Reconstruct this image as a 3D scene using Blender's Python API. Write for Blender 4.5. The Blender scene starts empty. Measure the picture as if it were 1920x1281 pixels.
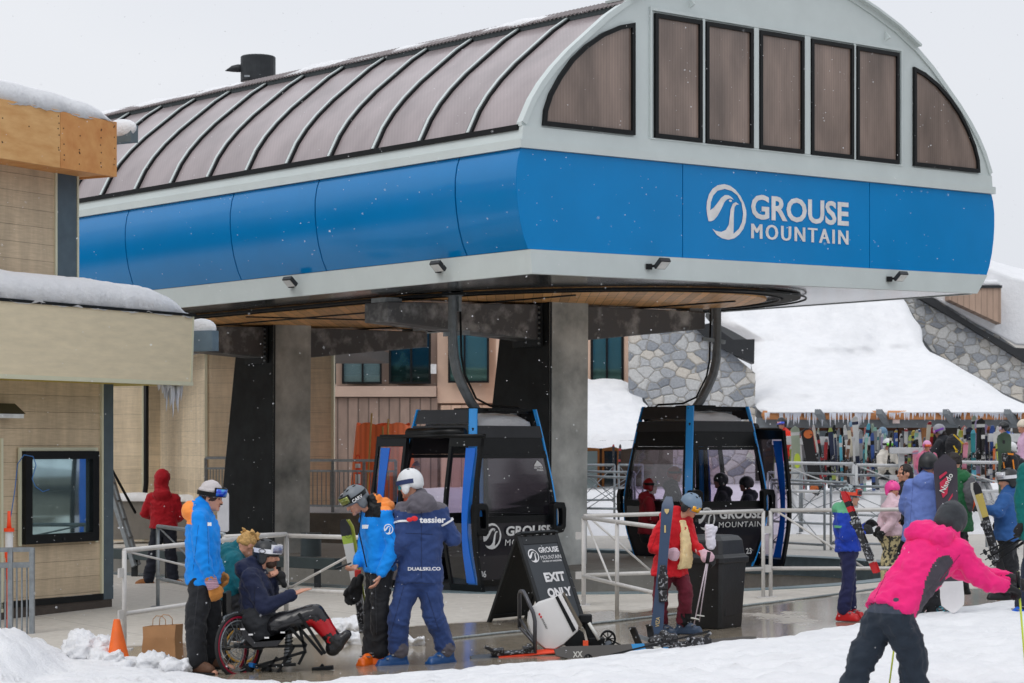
import bpy, bmesh, math, random
from mathutils import Vector as V, Matrix, noise
R=math.radians
random.seed(7)
S=bpy.context.scene
COL=S.collection
# ---------------------------------------------------------------- camera, sky, sun, exposure
F_=4175.0; CX=960.0; HY=840.0; HC=2.0
cam=bpy.data.cameras.new('camera'); co=bpy.data.objects.new('camera',cam); COL.objects.link(co); S.camera=co
co.location=(0,0,HC); co.rotation_euler=(R(90),0,0)
cam.sensor_width=36; cam.lens=36*F_/1920; cam.shift_x=0; cam.shift_y=(HY-640.5)/1920
cam.clip_end=2000; cam.clip_start=.5
cam.dof.use_dof=True; cam.dof.focus_distance=24.5; cam.dof.aperture_fstop=4.5
W=bpy.data.worlds.new("World"); S.world=W; W.use_nodes=True
nt=W.node_tree; nt.nodes.clear()
wo=nt.nodes.new('ShaderNodeOutputWorld'); bg=nt.nodes.new('ShaderNodeBackground'); nt.links.new(bg.outputs[0],wo.inputs[0])
sky=nt.nodes.new('ShaderNodeTexSky'); sky.sky_type='NISHITA'; sky.sun_disc=False; sky.sun_elevation=R(52); sky.sun_rotation=R(215)
sky.dust_density=6; sky.air_density=1.5
mul=nt.nodes.new('ShaderNodeMixRGB'); mul.blend_type='MIX'; mul.inputs[0].default_value=.94
nt.links.new(sky.outputs[0],mul.inputs[1])
tc=nt.nodes.new('ShaderNodeTexCoord'); mp=nt.nodes.new('ShaderNodeMapping'); mp.inputs['Scale'].default_value=(1.2,1.2,3)
nz=nt.nodes.new('ShaderNodeTexNoise'); nz.inputs['Scale'].default_value=1.6; nz.inputs['Detail'].default_value=3
nt.links.new(tc.outputs['Generated'],mp.inputs[0]); nt.links.new(mp.outputs[0],nz.inputs[0])
cr=nt.nodes.new('ShaderNodeValToRGB'); cr.color_ramp.elements[0].position=.35; cr.color_ramp.elements[1].position=.68
cr.color_ramp.elements[0].color=(9.3,9.65,10.4,1); cr.color_ramp.elements[1].color=(10.2,10.45,11.0,1)
nt.links.new(nz.outputs[0],cr.inputs[0]); nt.links.new(cr.outputs[0],mul.inputs[2]); 
# overcast vault: brighter overhead than at the horizon, dark below it
sz=nt.nodes.new('ShaderNodeSeparateXYZ'); nt.links.new(tc.outputs['Generated'],sz.inputs[0])
gr=nt.nodes.new('ShaderNodeValToRGB'); ge=gr.color_ramp.elements; ge[0].position=0; ge[0].color=(.12,.12,.12,1); ge[1].position=1; ge[1].color=(.84,.84,.84,1)
for p_,v_ in ((.49,.2),(.5,.635),(.6,.65),(.75,.76)):
    e_=ge.new(p_); e_.color=(v_,v_,v_,1)
mr=nt.nodes.new('ShaderNodeMath'); mr.operation='MULTIPLY_ADD'; mr.inputs[1].default_value=.5; mr.inputs[2].default_value=.5; nt.links.new(sz.outputs[2],mr.inputs[0]); nt.links.new(mr.outputs[0],gr.inputs[0])
gm=nt.nodes.new('ShaderNodeMixRGB'); gm.blend_type='MULTIPLY'; gm.inputs[0].default_value=1; nt.links.new(mul.outputs[0],gm.inputs[1]); nt.links.new(gr.outputs[0],gm.inputs[2]); nt.links.new(gm.outputs[0],bg.inputs[0])
bg.inputs[1].default_value=.118
sl=bpy.data.lights.new('sun','SUN'); sl.energy=.6; sl.angle=R(25); sl.color=(1,.97,.93)
so=bpy.data.objects.new('sun',sl); COL.objects.link(so)
# sun behind the camera on the left, high
sd=V((-.45,-.62,.95)).normalized(); so.rotation_euler=sd.to_track_quat('Z','Y').to_euler()
sky.sun_elevation=math.asin(sd.z); sky.sun_rotation=math.atan2(sd.x,sd.y)
S.view_settings.view_transform='Standard'; S.view_settings.look='None'; S.view_settings.exposure=0.15; S.view_settings.gamma=1
S.render.engine='CYCLES'; S.render.resolution_x=1024; S.render.resolution_y=683
S.cycles.max_bounces=7; S.cycles.transparent_max_bounces=12
# ---------------------------------------------------------------- helpers
def zg(x,y): return .0202*x+.0067*y-.11            # the plaza falls gently to the left
def P(px,py,Y): return V(((px-CX)/F_*Y,Y,HC-(py-HY)/F_*Y))
def G(px,py,dz=0):
    Y=(2.11-dz)/((py-HY)/F_+.0202*(px-CX)/F_+.0067); x=(px-CX)/F_*Y
    return V((x,Y,zg(x,Y)+dz))
def lin(c):
    c/=255.0
    return c/12.92 if c<=.04045 else ((c+.055)/1.055)**2.4
def C(r,g,b,k=1): return (lin(r)*k,lin(g)*k,lin(b)*k)
MT={}
def nodes(name):
    m=bpy.data.materials.new(name); m.use_nodes=True
    n=m.node_tree; b=n.nodes['Principled BSDF']
    return m,n,b
def N(n,t,**k):
    o=n.nodes.new('ShaderNode'+t)
    for a,v in k.items():
        if a in o.inputs: o.inputs[a].default_value=v
        else: setattr(o,a,v)
    return o
def mat(name,col,rough=.6,metal=0,var=.12,scale=6,bump=0,bscale=40,spec=.5,col2=None,stretch=(1,1,1),coat=0,thr=None,sheen=0,det=4):
    if name in MT: return MT[name]
    m,n,b=nodes(name); L=n.links
    tc=N(n,'TexCoord'); mp=N(n,'Mapping'); mp.inputs['Scale'].default_value=stretch
    L.new(tc.outputs['Object'],mp.inputs[0])
    nz=N(n,'TexNoise',Scale=scale,Detail=det,Roughness=.6); L.new(mp.outputs[0],nz.inputs[0])
    cr=N(n,'ValToRGB'); e=cr.color_ramp.elements
    c2=col2 if col2 else tuple(min(1,x*(1+var)) for x in col)
    c1=col if col2 else tuple(x*(1-var) for x in col)
    e[0].color=(*c1,1); e[1].color=(*c2,1); e[0].position,e[1].position=thr if thr else (.3,.7)
    L.new(nz.outputs[0],cr.inputs[0]); L.new(cr.outputs[0],b.inputs['Base Color'])
    b.inputs['Roughness'].default_value=rough; b.inputs['Metallic'].default_value=metal
    b.inputs['Specular IOR Level'].default_value=spec
    if coat: b.inputs['Coat Weight'].default_value=coat; b.inputs['Coat Roughness'].default_value=.08
    if sheen: b.inputs['Sheen Weight'].default_value=sheen
    if bump:
        bn=N(n,'TexNoise',Scale=bscale,Detail=5); L.new(mp.outputs[0],bn.inputs[0])
        bp=N(n,'Bump',Strength=bump,Distance=.02); L.new(bn.outputs[0],bp.inputs['Height']); L.new(bp.outputs[0],b.inputs['Normal'])
    MT[name]=m; return m
def cloth(name,col,var=.1,rough=.75,bump=.35,spec=.3):
    return mat(name,col,rough,0,var,9,bump*1.6,16,spec,sheen=.1,det=3)
def glass(name,col=(.02,.02,.03),trans=.35,rough=.05):
    if name in MT: return MT[name]
    m,n,b=nodes(name); L=n.links
    out=n.nodes['Material Output']
    tr=N(n,'BsdfTransparent',Color=(*col,1)) ; gl=N(n,'BsdfGlossy',Roughness=rough); gl.inputs['Color'].default_value=(1,1,1,1)
    mx=N(n,'MixShader'); lw=N(n,'LayerWeight',Blend=.5); fr=N(n,'Math',operation='POWER'); fr.inputs[1].default_value=3.5; n.links.new(lw.outputs['Facing'],fr.inputs[0])
    mth=N(n,'Math',operation='MULTIPLY_ADD'); mth.inputs[1].default_value=1.0; mth.inputs[2].default_value=trans
    L.new(fr.outputs[0],mth.inputs[0]); L.new(mth.outputs[0],mx.inputs[0]); L.new(tr.outputs[0],mx.inputs[1]); L.new(gl.outputs[0],mx.inputs[2])
    L.new(mx.outputs[0],out.inputs[0]); MT[name]=m; return m
def planks(name,col,h=.19,axis=2,var=.12,groove=.5,gw=.05,rough=.7,grain=(1.5,1.5,22),wob=.25):
    """boards of width h along one axis, each a little different, dark joint between"""
    if name in MT: return MT[name]
    m,n,b=nodes(name); L=n.links
    tc=N(n,'TexCoord'); sx=N(n,'SeparateXYZ'); L.new(tc.outputs['Object'],sx.inputs[0])
    d=N(n,'Math',operation='DIVIDE'); d.inputs[1].default_value=h; L.new(sx.outputs[axis],d.inputs[0])
    fl=N(n,'Math',operation='FLOOR'); L.new(d.outputs[0],fl.inputs[0])
    fr=N(n,'Math',operation='FRACT'); L.new(d.outputs[0],fr.inputs[0])
    wn=N(n,'TexWhiteNoise',noise_dimensions='1D'); L.new(fl.outputs[0],wn.inputs['W'])
    mp=N(n,'Mapping'); mp.inputs['Scale'].default_value=grain; L.new(tc.outputs['Object'],mp.inputs[0])
    nz=N(n,'TexNoise',Scale=2.2,Detail=6); L.new(mp.outputs[0],nz.inputs[0])
    a=N(n,'Math',operation='MULTIPLY_ADD'); a.inputs[1].default_value=2*var; a.inputs[2].default_value=1-var; L.new(wn.outputs[0],a.inputs[0])
    a2=N(n,'Math',operation='MULTIPLY_ADD'); a2.inputs[1].default_value=2*wob; a2.inputs[2].default_value=-wob; L.new(nz.outputs[0],a2.inputs[0])
    s=N(n,'Math',operation='ADD'); L.new(a.outputs[0],s.inputs[0]); L.new(a2.outputs[0],s.inputs[1])
    g=N(n,'Math',operation='GREATER_THAN'); g.inputs[1].default_value=gw; L.new(fr.outputs[0],g.inputs[0])
    g2=N(n,'Math',operation='MULTIPLY_ADD'); g2.inputs[1].default_value=1-groove; g2.inputs[2].default_value=groove; L.new(g.outputs[0],g2.inputs[0])
    ms=N(n,'Mapping'); ms.inputs['Scale'].default_value=(2.2,2.2,.35); L.new(tc.outputs['Object'],ms.inputs[0])
    ns=N(n,'TexNoise',Scale=2.0,Detail=5,Roughness=.65); L.new(ms.outputs[0],ns.inputs[0]); st=N(n,'MapRange'); st.inputs[1].default_value=.3; st.inputs[2].default_value=.7; st.inputs[3].default_value=.80; st.inputs[4].default_value=1.12; L.new(ns.outputs[0],st.inputs[0])
    f0=N(n,'Math',operation='MULTIPLY'); L.new(s.outputs[0],f0.inputs[0]); L.new(st.outputs[0],f0.inputs[1])
    f=N(n,'Math',operation='MULTIPLY'); L.new(f0.outputs[0],f.inputs[0]); L.new(g2.outputs[0],f.inputs[1])
    vm=N(n,'VectorMath',operation='SCALE'); vm.inputs[0].default_value=col; L.new(f.outputs[0],vm.inputs['Scale']); L.new(vm.outputs[0],b.inputs['Base Color'])
    bp=N(n,'Bump',Strength=.5,Distance=.012); L.new(g.outputs[0],bp.inputs['Height']); L.new(bp.outputs[0],b.inputs['Normal'])
    b.inputs['Roughness'].default_value=rough; MT[name]=m; return m
def stone():
    m,n,b=nodes('stone_masonry'); L=n.links
    tc=N(n,'TexCoord'); mp=N(n,'Mapping'); mp.inputs['Scale'].default_value=(1,.2,1.25); L.new(tc.outputs['Object'],mp.inputs[0])
    v=N(n,'TexVoronoi',Scale=3.5,Randomness=.85); v2=N(n,'TexVoronoi',feature='DISTANCE_TO_EDGE',Scale=3.5,Randomness=.85)
    wn=N(n,'TexNoise',Scale=5,Detail=2); av=N(n,'VectorMath',operation='MULTIPLY_ADD'); av.inputs[1].default_value=(.1,.1,.1)
    L.new(mp.outputs[0],wn.inputs[0]); L.new(wn.outputs['Color'],av.inputs[0]); L.new(mp.outputs[0],av.inputs[2])
    L.new(av.outputs[0],v.inputs[0]); L.new(av.outputs[0],v2.inputs[0])
    cr=N(n,'ValToRGB'); e=cr.color_ramp.elements; e[0].position=0; e[0].color=(*C(138,143,150),1); e[1].position=1; e[1].color=(*C(212,204,192),1)
    for p,c in ((.25,C(160,164,170)),(.5,C(188,190,192)),(.8,C(204,204,202))): q=e.new(p); q.color=(*c,1)
    sp=N(n,'SeparateXYZ'); L.new(v.outputs['Color'],sp.inputs[0]); L.new(sp.outputs[0],cr.inputs[0])
    nz=N(n,'TexNoise',Scale=20,Detail=6); L.new(tc.outputs['Object'],nz.inputs[0])
    m0=N(n,'MixRGB',blend_type='OVERLAY'); m0.inputs[0].default_value=.45; L.new(cr.outputs[0],m0.inputs[1]); L.new(nz.outputs[0],m0.inputs[2])
    gt=N(n,'MapRange'); gt.inputs[1].default_value=.012; gt.inputs[2].default_value=.035; L.new(v2.outputs[0],gt.inputs[0])
    mx=N(n,'MixRGB'); mx.inputs[1].default_value=(*C(158,152,140),1); L.new(gt.outputs[0],mx.inputs[0]); L.new(m0.outputs[0],mx.inputs[2])
    L.new(mx.outputs[0],b.inputs['Base Color']); b.inputs['Roughness'].default_value=.85
    g3=N(n,'MapRange'); g3.inputs[1].default_value=0; g3.inputs[2].default_value=.12; L.new(v2.outputs[0],g3.inputs[0]); g4=N(n,'Math',operation='MULTIPLY_ADD'); g4.inputs[1].default_value=.35; L.new(nz.outputs[0],g4.inputs[0]); L.new(g3.outputs[0],g4.inputs[2])
    bp=N(n,'Bump',Strength=.55,Distance=.07); L.new(g4.outputs[0],bp.inputs['Height']); L.new(bp.outputs[0],b.inputs['Normal'])
    return m
def snowmat():
    m,n,b=nodes('snow'); L=n.links
    tc=N(n,'TexCoord'); nz=N(n,'TexNoise',Scale=3,Detail=8,Roughness=.7); L.new(tc.outputs['Object'],nz.inputs[0])
    cr=N(n,'ValToRGB'); e=cr.color_ramp.elements; e[0].color=(.80,.81,.83,1); e[1].color=(.885,.89,.905,1); e[0].position=.3; e[1].position=.65
    L.new(nz.outputs[0],cr.inputs[0]); L.new(cr.outputs[0],b.inputs['Base Color'])
    b.inputs['Roughness'].default_value=.75; b.inputs['Specular IOR Level'].default_value=.25
    n2=N(n,'TexNoise',Scale=26,Detail=8,Roughness=.75); L.new(tc.outputs['Object'],n2.inputs[0])
    n3=N(n,'TexNoise',Scale=5,Detail=6,Roughness=.65); L.new(tc.outputs['Object'],n3.inputs[0])
    ad=N(n,'Math',operation='MULTIPLY_ADD'); ad.inputs[1].default_value=2.2; L.new(n3.outputs[0],ad.inputs[0]); L.new(n2.outputs[0],ad.inputs[2])
    bp=N(n,'Bump',Strength=.5,Distance=.04); L.new(ad.outputs[0],bp.inputs['Height']); L.new(bp.outputs[0],b.inputs['Normal'])
    b.inputs['Subsurface Weight'].default_value=.0
    return m
def concrete_wet():
    m,n,b=nodes('plaza_concrete'); L=n.links
    tc=N(n,'TexCoord'); nz=N(n,'TexNoise',Scale=.55,Detail=6,Roughness=.6); mp=N(n,'Mapping'); mp.inputs['Scale'].default_value=(1,.55,1)
    L.new(tc.outputs['Object'],mp.inputs[0]); L.new(mp.outputs[0],nz.inputs[0])
    n2=N(n,'TexNoise',Scale=9,Detail=8,Roughness=.7); L.new(tc.outputs['Object'],n2.inputs[0])
    # wet apron: everything nearer than the cable line (line x*.45 - y + c)
    sx=N(n,'SeparateXYZ'); L.new(tc.outputs['Object'],sx.inputs[0])
    a=N(n,'Math',operation='MULTIPLY_ADD'); a.inputs[1].default_value=.62; L.new(sx.outputs[0],a.inputs[0])
    a.inputs[2].default_value=25.2
    d=N(n,'Math',operation='SUBTRACT'); L.new(a.outputs[0],d.inputs[0]); L.new(sx.outputs[1],d.inputs[1])
    w=N(n,'MapRange'); w.inputs[1].default_value=-.5; w.inputs[2].default_value=.5; w.inputs[3].default_value=-.22; w.inputs[4].default_value=.15; L.new(d.outputs[0],w.inputs[0])
    s=N(n,'Math',operation='ADD'); L.new(nz.outputs[0],s.inputs[0]); L.new(w.outputs[0],s.inputs[1])
    wet=N(n,'MapRange'); wet.inputs[1].default_value=.40; wet.inputs[2].default_value=.52; L.new(s.outputs[0],wet.inputs[0])
    dry=N(n,'ValToRGB'); e=dry.color_ramp.elements; e[0].color=(*C(190,185,176),1); e[1].color=(*C(214,209,200),1); e[0].position=.3; e[1].position=.7; L.new(n2.outputs[0],dry.inputs[0])
    wc=N(n,'ValToRGB'); e=wc.color_ramp.elements; e[0].color=(*C(124,114,98),1); e[1].color=(*C(168,158,142),1); e[0].position=.3; e[1].position=.7; L.new(n2.outputs[0],wc.inputs[0])
    # slab joints
    mx=N(n,'MixRGB'); L.new(wet.outputs[0],mx.inputs[0]); L.new(dry.outputs[0],mx.inputs[1]); L.new(wc.outputs[0],mx.inputs[2])
    rot=N(n,'Mapping'); rot.inputs['Rotation'].default_value=(0,0,R(-31)); L.new(tc.outputs['Object'],rot.inputs[0])
    br=N(n,'TexBrick',Scale=1.0); br.inputs['Mortar Size'].default_value=.006; br.inputs['Brick Width'].default_value=3; br.inputs['Row Height'].default_value=3; br.offset=0
    br.inputs['Color1'].default_value=(1,1,1,1); br.inputs['Color2'].default_value=(.95,.95,.95,1); br.inputs['Mortar'].default_value=(.45,.45,.45,1); L.new(rot.outputs[0],br.inputs[0])
    m2=N(n,'MixRGB',blend_type='MULTIPLY'); m2.inputs[0].default_value=.9; L.new(mx.outputs[0],m2.inputs[1]); L.new(br.outputs[0],m2.inputs[2])
    L.new(m2.outputs[0],b.inputs['Base Color'])
    rr=N(n,'MapRange'); rr.inputs[3].default_value=.7; rr.inputs[4].default_value=.13; L.new(wet.outputs[0],rr.inputs[0]); L.new(rr.outputs[0],b.inputs['Roughness'])
    bs=N(n,'MapRange'); bs.inputs[3].default_value=.35; bs.inputs[4].default_value=.05; L.new(wet.outputs[0],bs.inputs[0])
    bp=N(n,'Bump',Distance=.01); L.new(bs.outputs[0],bp.inputs['Strength']); L.new(n2.outputs[0],bp.inputs['Height']); L.new(bp.outputs[0],b.inputs['Normal'])
    return m
def corrug(name,col,scale=120,axis=0,rough=.45,spec=.4,dirt=.25,lo=.78,hi=1.1):
    """twin-wall polycarbonate: fine vertical flutes"""
    m,n,b=nodes(name); L=n.links
    tc=N(n,'TexCoord'); sx=N(n,'SeparateXYZ'); L.new(tc.outputs['Object'],sx.inputs[0])
    a=N(n,'Math',operation='MULTIPLY'); a.inputs[1].default_value=scale; L.new(sx.outputs[axis],a.inputs[0])
    s=N(n,'Math',operation='SINE'); L.new(a.outputs[0],s.inputs[0])
    nz=N(n,'TexNoise',Scale=1.3,Detail=4); mp=N(n,'Mapping'); mp.inputs['Scale'].default_value=(1.6,1.6,.5) ; L.new(tc.outputs['Object'],mp.inputs[0]); L.new(mp.outputs[0],nz.inputs[0])
    mr=N(n,'MapRange'); mr.inputs[1].default_value=-1; mr.inputs[2].default_value=1; mr.inputs[3].default_value=lo; mr.inputs[4].default_value=hi; L.new(s.outputs[0],mr.inputs[0])
    m2=N(n,'MapRange'); m2.inputs[1].default_value=.3; m2.inputs[2].default_value=.7; m2.inputs[3].default_value=1-dirt; m2.inputs[4].default_value=1+dirt; L.new(nz.outputs[0],m2.inputs[0])
    f=N(n,'Math',operation='MULTIPLY'); L.new(mr.outputs[0],f.inputs[0]); L.new(m2.outputs[0],f.inputs[1])
    vm=N(n,'VectorMath',operation='SCALE'); vm.inputs[0].default_value=col; L.new(f.outputs[0],vm.inputs['Scale']); L.new(vm.outputs[0],b.inputs['Base Color'])
    b.inputs['Roughness'].default_value=rough; b.inputs['Specular IOR Level'].default_value=spec
    MT[name]=m; return m
SNOW=snowmat(); STONE=stone()
BLUES=mat('blue_side_paint',C(0,126,194),.16,0,.05,1.0,.04,1.6,.5)
GREYP=mat('pale_grey_paint',C(206,215,214),.38,0,.04,2,.04,60,.5)
BLUEP=mat('blue_panel_paint',C(0,134,204),.2,0,.05,1.0,.05,2.2,.28)
BLACK=mat('black_metal',(.008,.009,.010),.42,0,.2,10,spec=.22)
DARKG=mat('dark_grey_metal',(.03,.034,.038),.45,.1,.2,8,spec=.3)
GALV=mat('galvanised_steel',C(150,156,160),.45,.55,.18,14)
WHITEP=mat('white_pipe_paint',C(205,203,200),.4,0,.08,12)
GLZ=glass('tinted_cabin_glass',(.70,.63,.74),.07)
BLUC=mat('cabin_blue_paint',C(24,164,255),.3,0,.05,3,coat=.4)
# ------- mesh builder
class M:
    def __init__(s): s.v=[]; s.f=[]; s.m=[]
    def poly(s,pts,mi=0):
        i=len(s.v); s.v+=[V(p) for p in pts]; s.f.append(list(range(i,i+len(pts)))); s.m.append(mi)
    def loft(s,rings,mi=0,closed=True,cap=True):
        i=len(s.v); n=len(rings[0])
        for r in rings: s.v+=[V(p) for p in r]
        for k in range(len(rings)-1):
            for j in range(n if closed else n-1):
                a=i+k*n+j; b=i+k*n+(j+1)%n
                s.f.append([a,b,b+n,a+n]); s.m.append(mi)
        if cap and closed:
            s.f.append(list(range(i+n-1,i-1,-1))); s.m.append(mi)
            e=i+(len(rings)-1)*n; s.f.append(list(range(e,e+n))); s.m.append(mi)
        return s
    def prism(s,pts,vec,mi=0):
        vec=V(vec); pts=[V(p) for p in pts]; return s.loft([pts,[p+vec for p in pts]],mi)
    def box(s,c,sz,ax=None,mi=0,tp=1):
        c=V(c); ax=ax or (V((1,0,0)),V((0,1,0)),V((0,0,1))); h=[x/2 for x in sz]
        r=[[c+ax[0]*h[0]*a*t+ax[1]*h[1]*b*t+ax[2]*h[2]*k for a,b in((-1,-1),(1,-1),(1,1),(-1,1))] for k,t in((-1,1),(1,tp))]
        return s.loft(r,mi)
    def bar(s,a,b,w,h=None,mi=0,up=(0,0,1)):
        a=V(a); b=V(b); h=h or w; d=(b-a).normalized(); u=V(up)
        if abs(d.dot(u))>.98: u=V((1,0,0))
        x=d.cross(u).normalized(); z=x.cross(d)
        q=lambda p:[p+x*w/2*i+z*h/2*j for i,j in((-1,-1),(1,-1),(1,1),(-1,1))]
        return s.loft([q(a),q(b)],mi)
    def tube(s,pts,r,n=8,mi=0,cap=True,flat=1):
        pts=[V(p) for p in pts]; rs=r if isinstance(r,(list,tuple)) else [r]*len(pts)
        up=None; rings=[]
        for i,p in enumerate(pts):
            d=(pts[min(i+1,len(pts)-1)]-pts[max(i-1,0)]).normalized()
            if up is None:
                up=V((0,0,1)) if abs(d.z)<.9 else V((0,1,0))
            x=d.cross(up).normalized(); y=x.cross(d).normalized(); up=y
            rings.append([p+(x*math.cos(t)+y*math.sin(t)*flat)*rs[i] for t in [2*math.pi*k/n for k in range(n)]])
        return s.loft(rings,mi,True,cap)
    def ell(s,c,r,ax=None,n=12,mi=0,t0=0,t1=math.pi,phi=None):
        c=V(c); ax=ax or (V((1,0,0)),V((0,1,0)),V((0,0,1)))
        if not isinstance(r,(list,tuple)): r=(r,)*3
        rings=[]
        k=max(4,n*2//3)
        for i in range(k+1):
            t=t0+(t1-t0)*i/k; t=min(max(t,.03),math.pi-.03)
            z=-math.cos(t); q=math.sin(t)
            rings.append([c+ax[0]*r[0]*q*math.cos(a)+ax[1]*r[1]*q*math.sin(a)+ax[2]*r[2]*z for a in [2*math.pi*j/n for j in range(n)]])
        return s.loft(rings,mi)
    def cap(s,a,b,ra,rb=None,n=10,mi=0):
        """tapered capsule"""
        a=V(a); b=V(b); rb=rb or ra; d=b-a
        if d.length<1e-5: return s.ell(a,ra,None,n,mi)
        L=d.length; d.normalize(); u=V((0,0,1)) if abs(d.z)<.9 else V((0,1,0)); x=d.cross(u).normalized(); y=d.cross(x)
        pr=[(-.98,.17),(-.85,.53),(-.5,.87),(0,1)]
        ring=[(a+d*ra*h,ra*q) for h,q in pr]+[(b+d*rb*-h,rb*q) for h,q in reversed(pr)]
        return s.loft([[c+(x*math.cos(t)+y*math.sin(t))*q for t in [2*math.pi*k/n for k in range(n)]] for c,q in ring],mi)
    def build(s,name,mats,parent=None,smooth=False,bevel=0,base=None):
        me=bpy.data.meshes.new(name); off=wloc(parent) if parent else V((0,0,0))
        if base is not None and not parent: off=V(base)
        me.from_pydata([tuple(v-off) for v in s.v],[],s.f)
        if not isinstance(mats,(list,tuple)): mats=[mats]
        for m in mats: me.materials.append(m)
        me.polygons.foreach_set('material_index',[min(i,len(mats)-1) for i in s.m])
        bm=bmesh.new(); bm.from_mesh(me); bmesh.ops.recalc_face_normals(bm,faces=bm.faces); bm.to_mesh(me); bm.free()
        if smooth: me.polygons.foreach_set('use_smooth',[True]*len(me.polygons))
        if smooth=='a': me.set_sharp_from_angle(angle=R(35))
        me.update()
        o=bpy.data.objects.new(name,me); COL.objects.link(o)
        if parent: o.parent=parent
        elif base is not None: o.location=base
        if bevel:
            b=o.modifiers.new('bevel','BEVEL'); b.width=bevel; b.segments=2; b.limit_method='ANGLE'; b.angle_limit=R(40)
            o.modifiers.new('wn','WEIGHTED_NORMAL') if False else None
        return o
def wloc(o):
    l=V((0,0,0))
    while o: l=l+V(o.location); o=o.parent
    return l
def thing(name,label,cat,loc,group=None):
    o=bpy.data.objects.new(name,None); COL.objects.link(o); o.location=loc; o.empty_display_size=.2
    return tag(o,label,cat,group)
def tag(o,label,cat,group=None,kind=None):
    if label: o['label']=label
    if cat: o['category']=cat
    if group: o['group']=group
    if kind: o['kind']=kind
    return o
def struct(o): o['kind']='structure'; return o
def dup(root,loc,rz=0,label=None):
    r=root.copy(); COL.objects.link(r); r.location=loc; r.rotation_euler=(0,0,rz)
    if label: r['label']=label
    def rec(a,b):
        for ch in list(a.children):
            c=ch.copy(); COL.objects.link(c); c.parent=b; rec(ch,c)
    rec(root,r); return r
def fuse(m,name,mats,parent,voxel=.015,smooth=3,wr=0,wscale=7,zone=None,base=None,seed=0,label=None):
    """weld overlapping closed shapes into one continuous skin"""
    o=m.build(name+'_tmp',mats if not isinstance(mats,(list,tuple)) else mats[0],parent)
    r=o.modifiers.new('r','REMESH'); r.mode='VOXEL'; r.voxel_size=voxel; r.use_smooth_shade=True
    sm=o.modifiers.new('s','SMOOTH'); sm.factor=.5; sm.iterations=smooth
    dg=bpy.context.evaluated_depsgraph_get(); dg.update()
    me=bpy.data.meshes.new_from_object(o.evaluated_get(dg)); me.name=name
    bpy.data.objects.remove(o)
    off=wloc(parent)
    if wr:
        nr=[v.normal.copy() for v in me.vertices]
        for v,q in zip(me.vertices,nr):
            p=v.co*wscale+V((seed*3.1,0,seed))
            p.z*=.9
            d=noise.noise(p+V((noise.noise(p*.6)*1.5,0,0)))
            w=noise.noise(p*.8)*1.2
            rd=1-abs(noise.noise(V((p.x*.9+w,p.y*.9,p.z*1.9+w))))*2.6
            r2=1-abs(noise.noise(V((p.x*2.1-w,p.y*2.1+3,p.z*3.4+w*2))))*2.4
            v.co+=q*wr*(d*.8+max(rd,-.6)*.85+max(r2,-.5)*.5-.55)
    me.materials.clear()
    if not isinstance(mats,(list,tuple)): mats=[mats]
    for x in mats: me.materials.append(x)
    for p in me.polygons:
        p.use_smooth=True
        p.material_index=zone(V(p.center)+off,V(p.normal)) if zone else 0
    n=bpy.data.objects.new(name,me); COL.objects.link(n); n.parent=parent
    if label: n['label']=label
    return n
def text(s,parent,name,mt,o,ux,uy,h,width=None,off=.012,ext=.004,space=1.0):
    """flat lettering; o = lower left corner, ux/uy unit vectors, cap height h"""
    cu=bpy.data.curves.new(name,'FONT'); cu.body=s; cu.size=1; cu.offset=off; cu.extrude=0; cu.space_character=space; cu.resolution_u=3
    t=bpy.data.objects.new(name+'_t',cu); COL.objects.link(t)
    dg=bpy.context.evaluated_depsgraph_get(); dg.update()
    me=bpy.data.meshes.new_from_object(t.evaluated_get(dg)); bpy.data.objects.remove(t)
    xs=[v.co.x for v in me.vertices]; ys=[v.co.y for v in me.vertices]
    x0,x1,y0,y1=min(xs),max(xs),min(ys),max(ys)
    ky=h/(y1-y0); kx=width/(x1-x0) if width else ky
    ux=V(ux).normalized(); uy=V(uy).normalized(); nn=ux.cross(uy); po=wloc(parent); o=V(o)
    for v in me.vertices:
        v.co=o+ux*(v.co.x-x0)*kx+uy*(v.co.y-y0)*ky+nn*ext-po
    me.materials.clear(); me.materials.append(mt)
    ob=bpy.data.objects.new(name,me); COL.objects.link(ob); ob.parent=parent
    return ob
def emblem(parent,name,mt,o,ux,uy,w,h,ext=.005):
    """round bird emblem: two crescent shapes; o = lower left of its box"""
    bw,bh=448.,630.
    O=[(160,527),(145,460),(137,380),(142,300),(165,215),(205,150),(260,108),(335,90),(400,105),(460,148),(515,215),(558,300),(582,380),(585,430),(577,520),(550,600),(505,665),(450,712),(380,733),(310,718),(250,680),(200,610),
       (240,635),(300,645),(350,620),(385,560),(395,480),(405,380),(430,312),(465,292),(500,318),(470,322),(450,350),(442,430),(440,560),(437,662),(500,600),(535,520),(548,420),(530,300),(480,210),(420,165),(340,145),(260,170),(210,230),(185,310),(178,400),
       (215,370),(260,310),(300,250),(340,217),(380,215),(415,235),(440,265),(400,252),(365,265),(335,300),(310,360),(290,400),(260,460),(220,510),(190,525)]
    O=[(x-137,y-90-.035*(x-137)) for x,y in O]
    m=M(); ux=V(ux); uy=V(uy); o=V(o); nn=ux.cross(uy).normalized()
    q=lambda p:o+ux*(p[0]/bw*w)+uy*((1-p[1]/bh)*h)+nn*ext
    m.poly([q(p) for p in O])
    m.poly([q((267+18*math.cos(t*.785),180+14*math.sin(t*.785))) for t in range(8)])
    ob=m.build(name,mt,parent)
    bm=bmesh.new(); bm.from_mesh(ob.data); bmesh.ops.triangulate(bm,faces=bm.faces,ngon_method='EAR_CLIP'); bm.to_mesh(ob.data); bm.free()
    return ob
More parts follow.
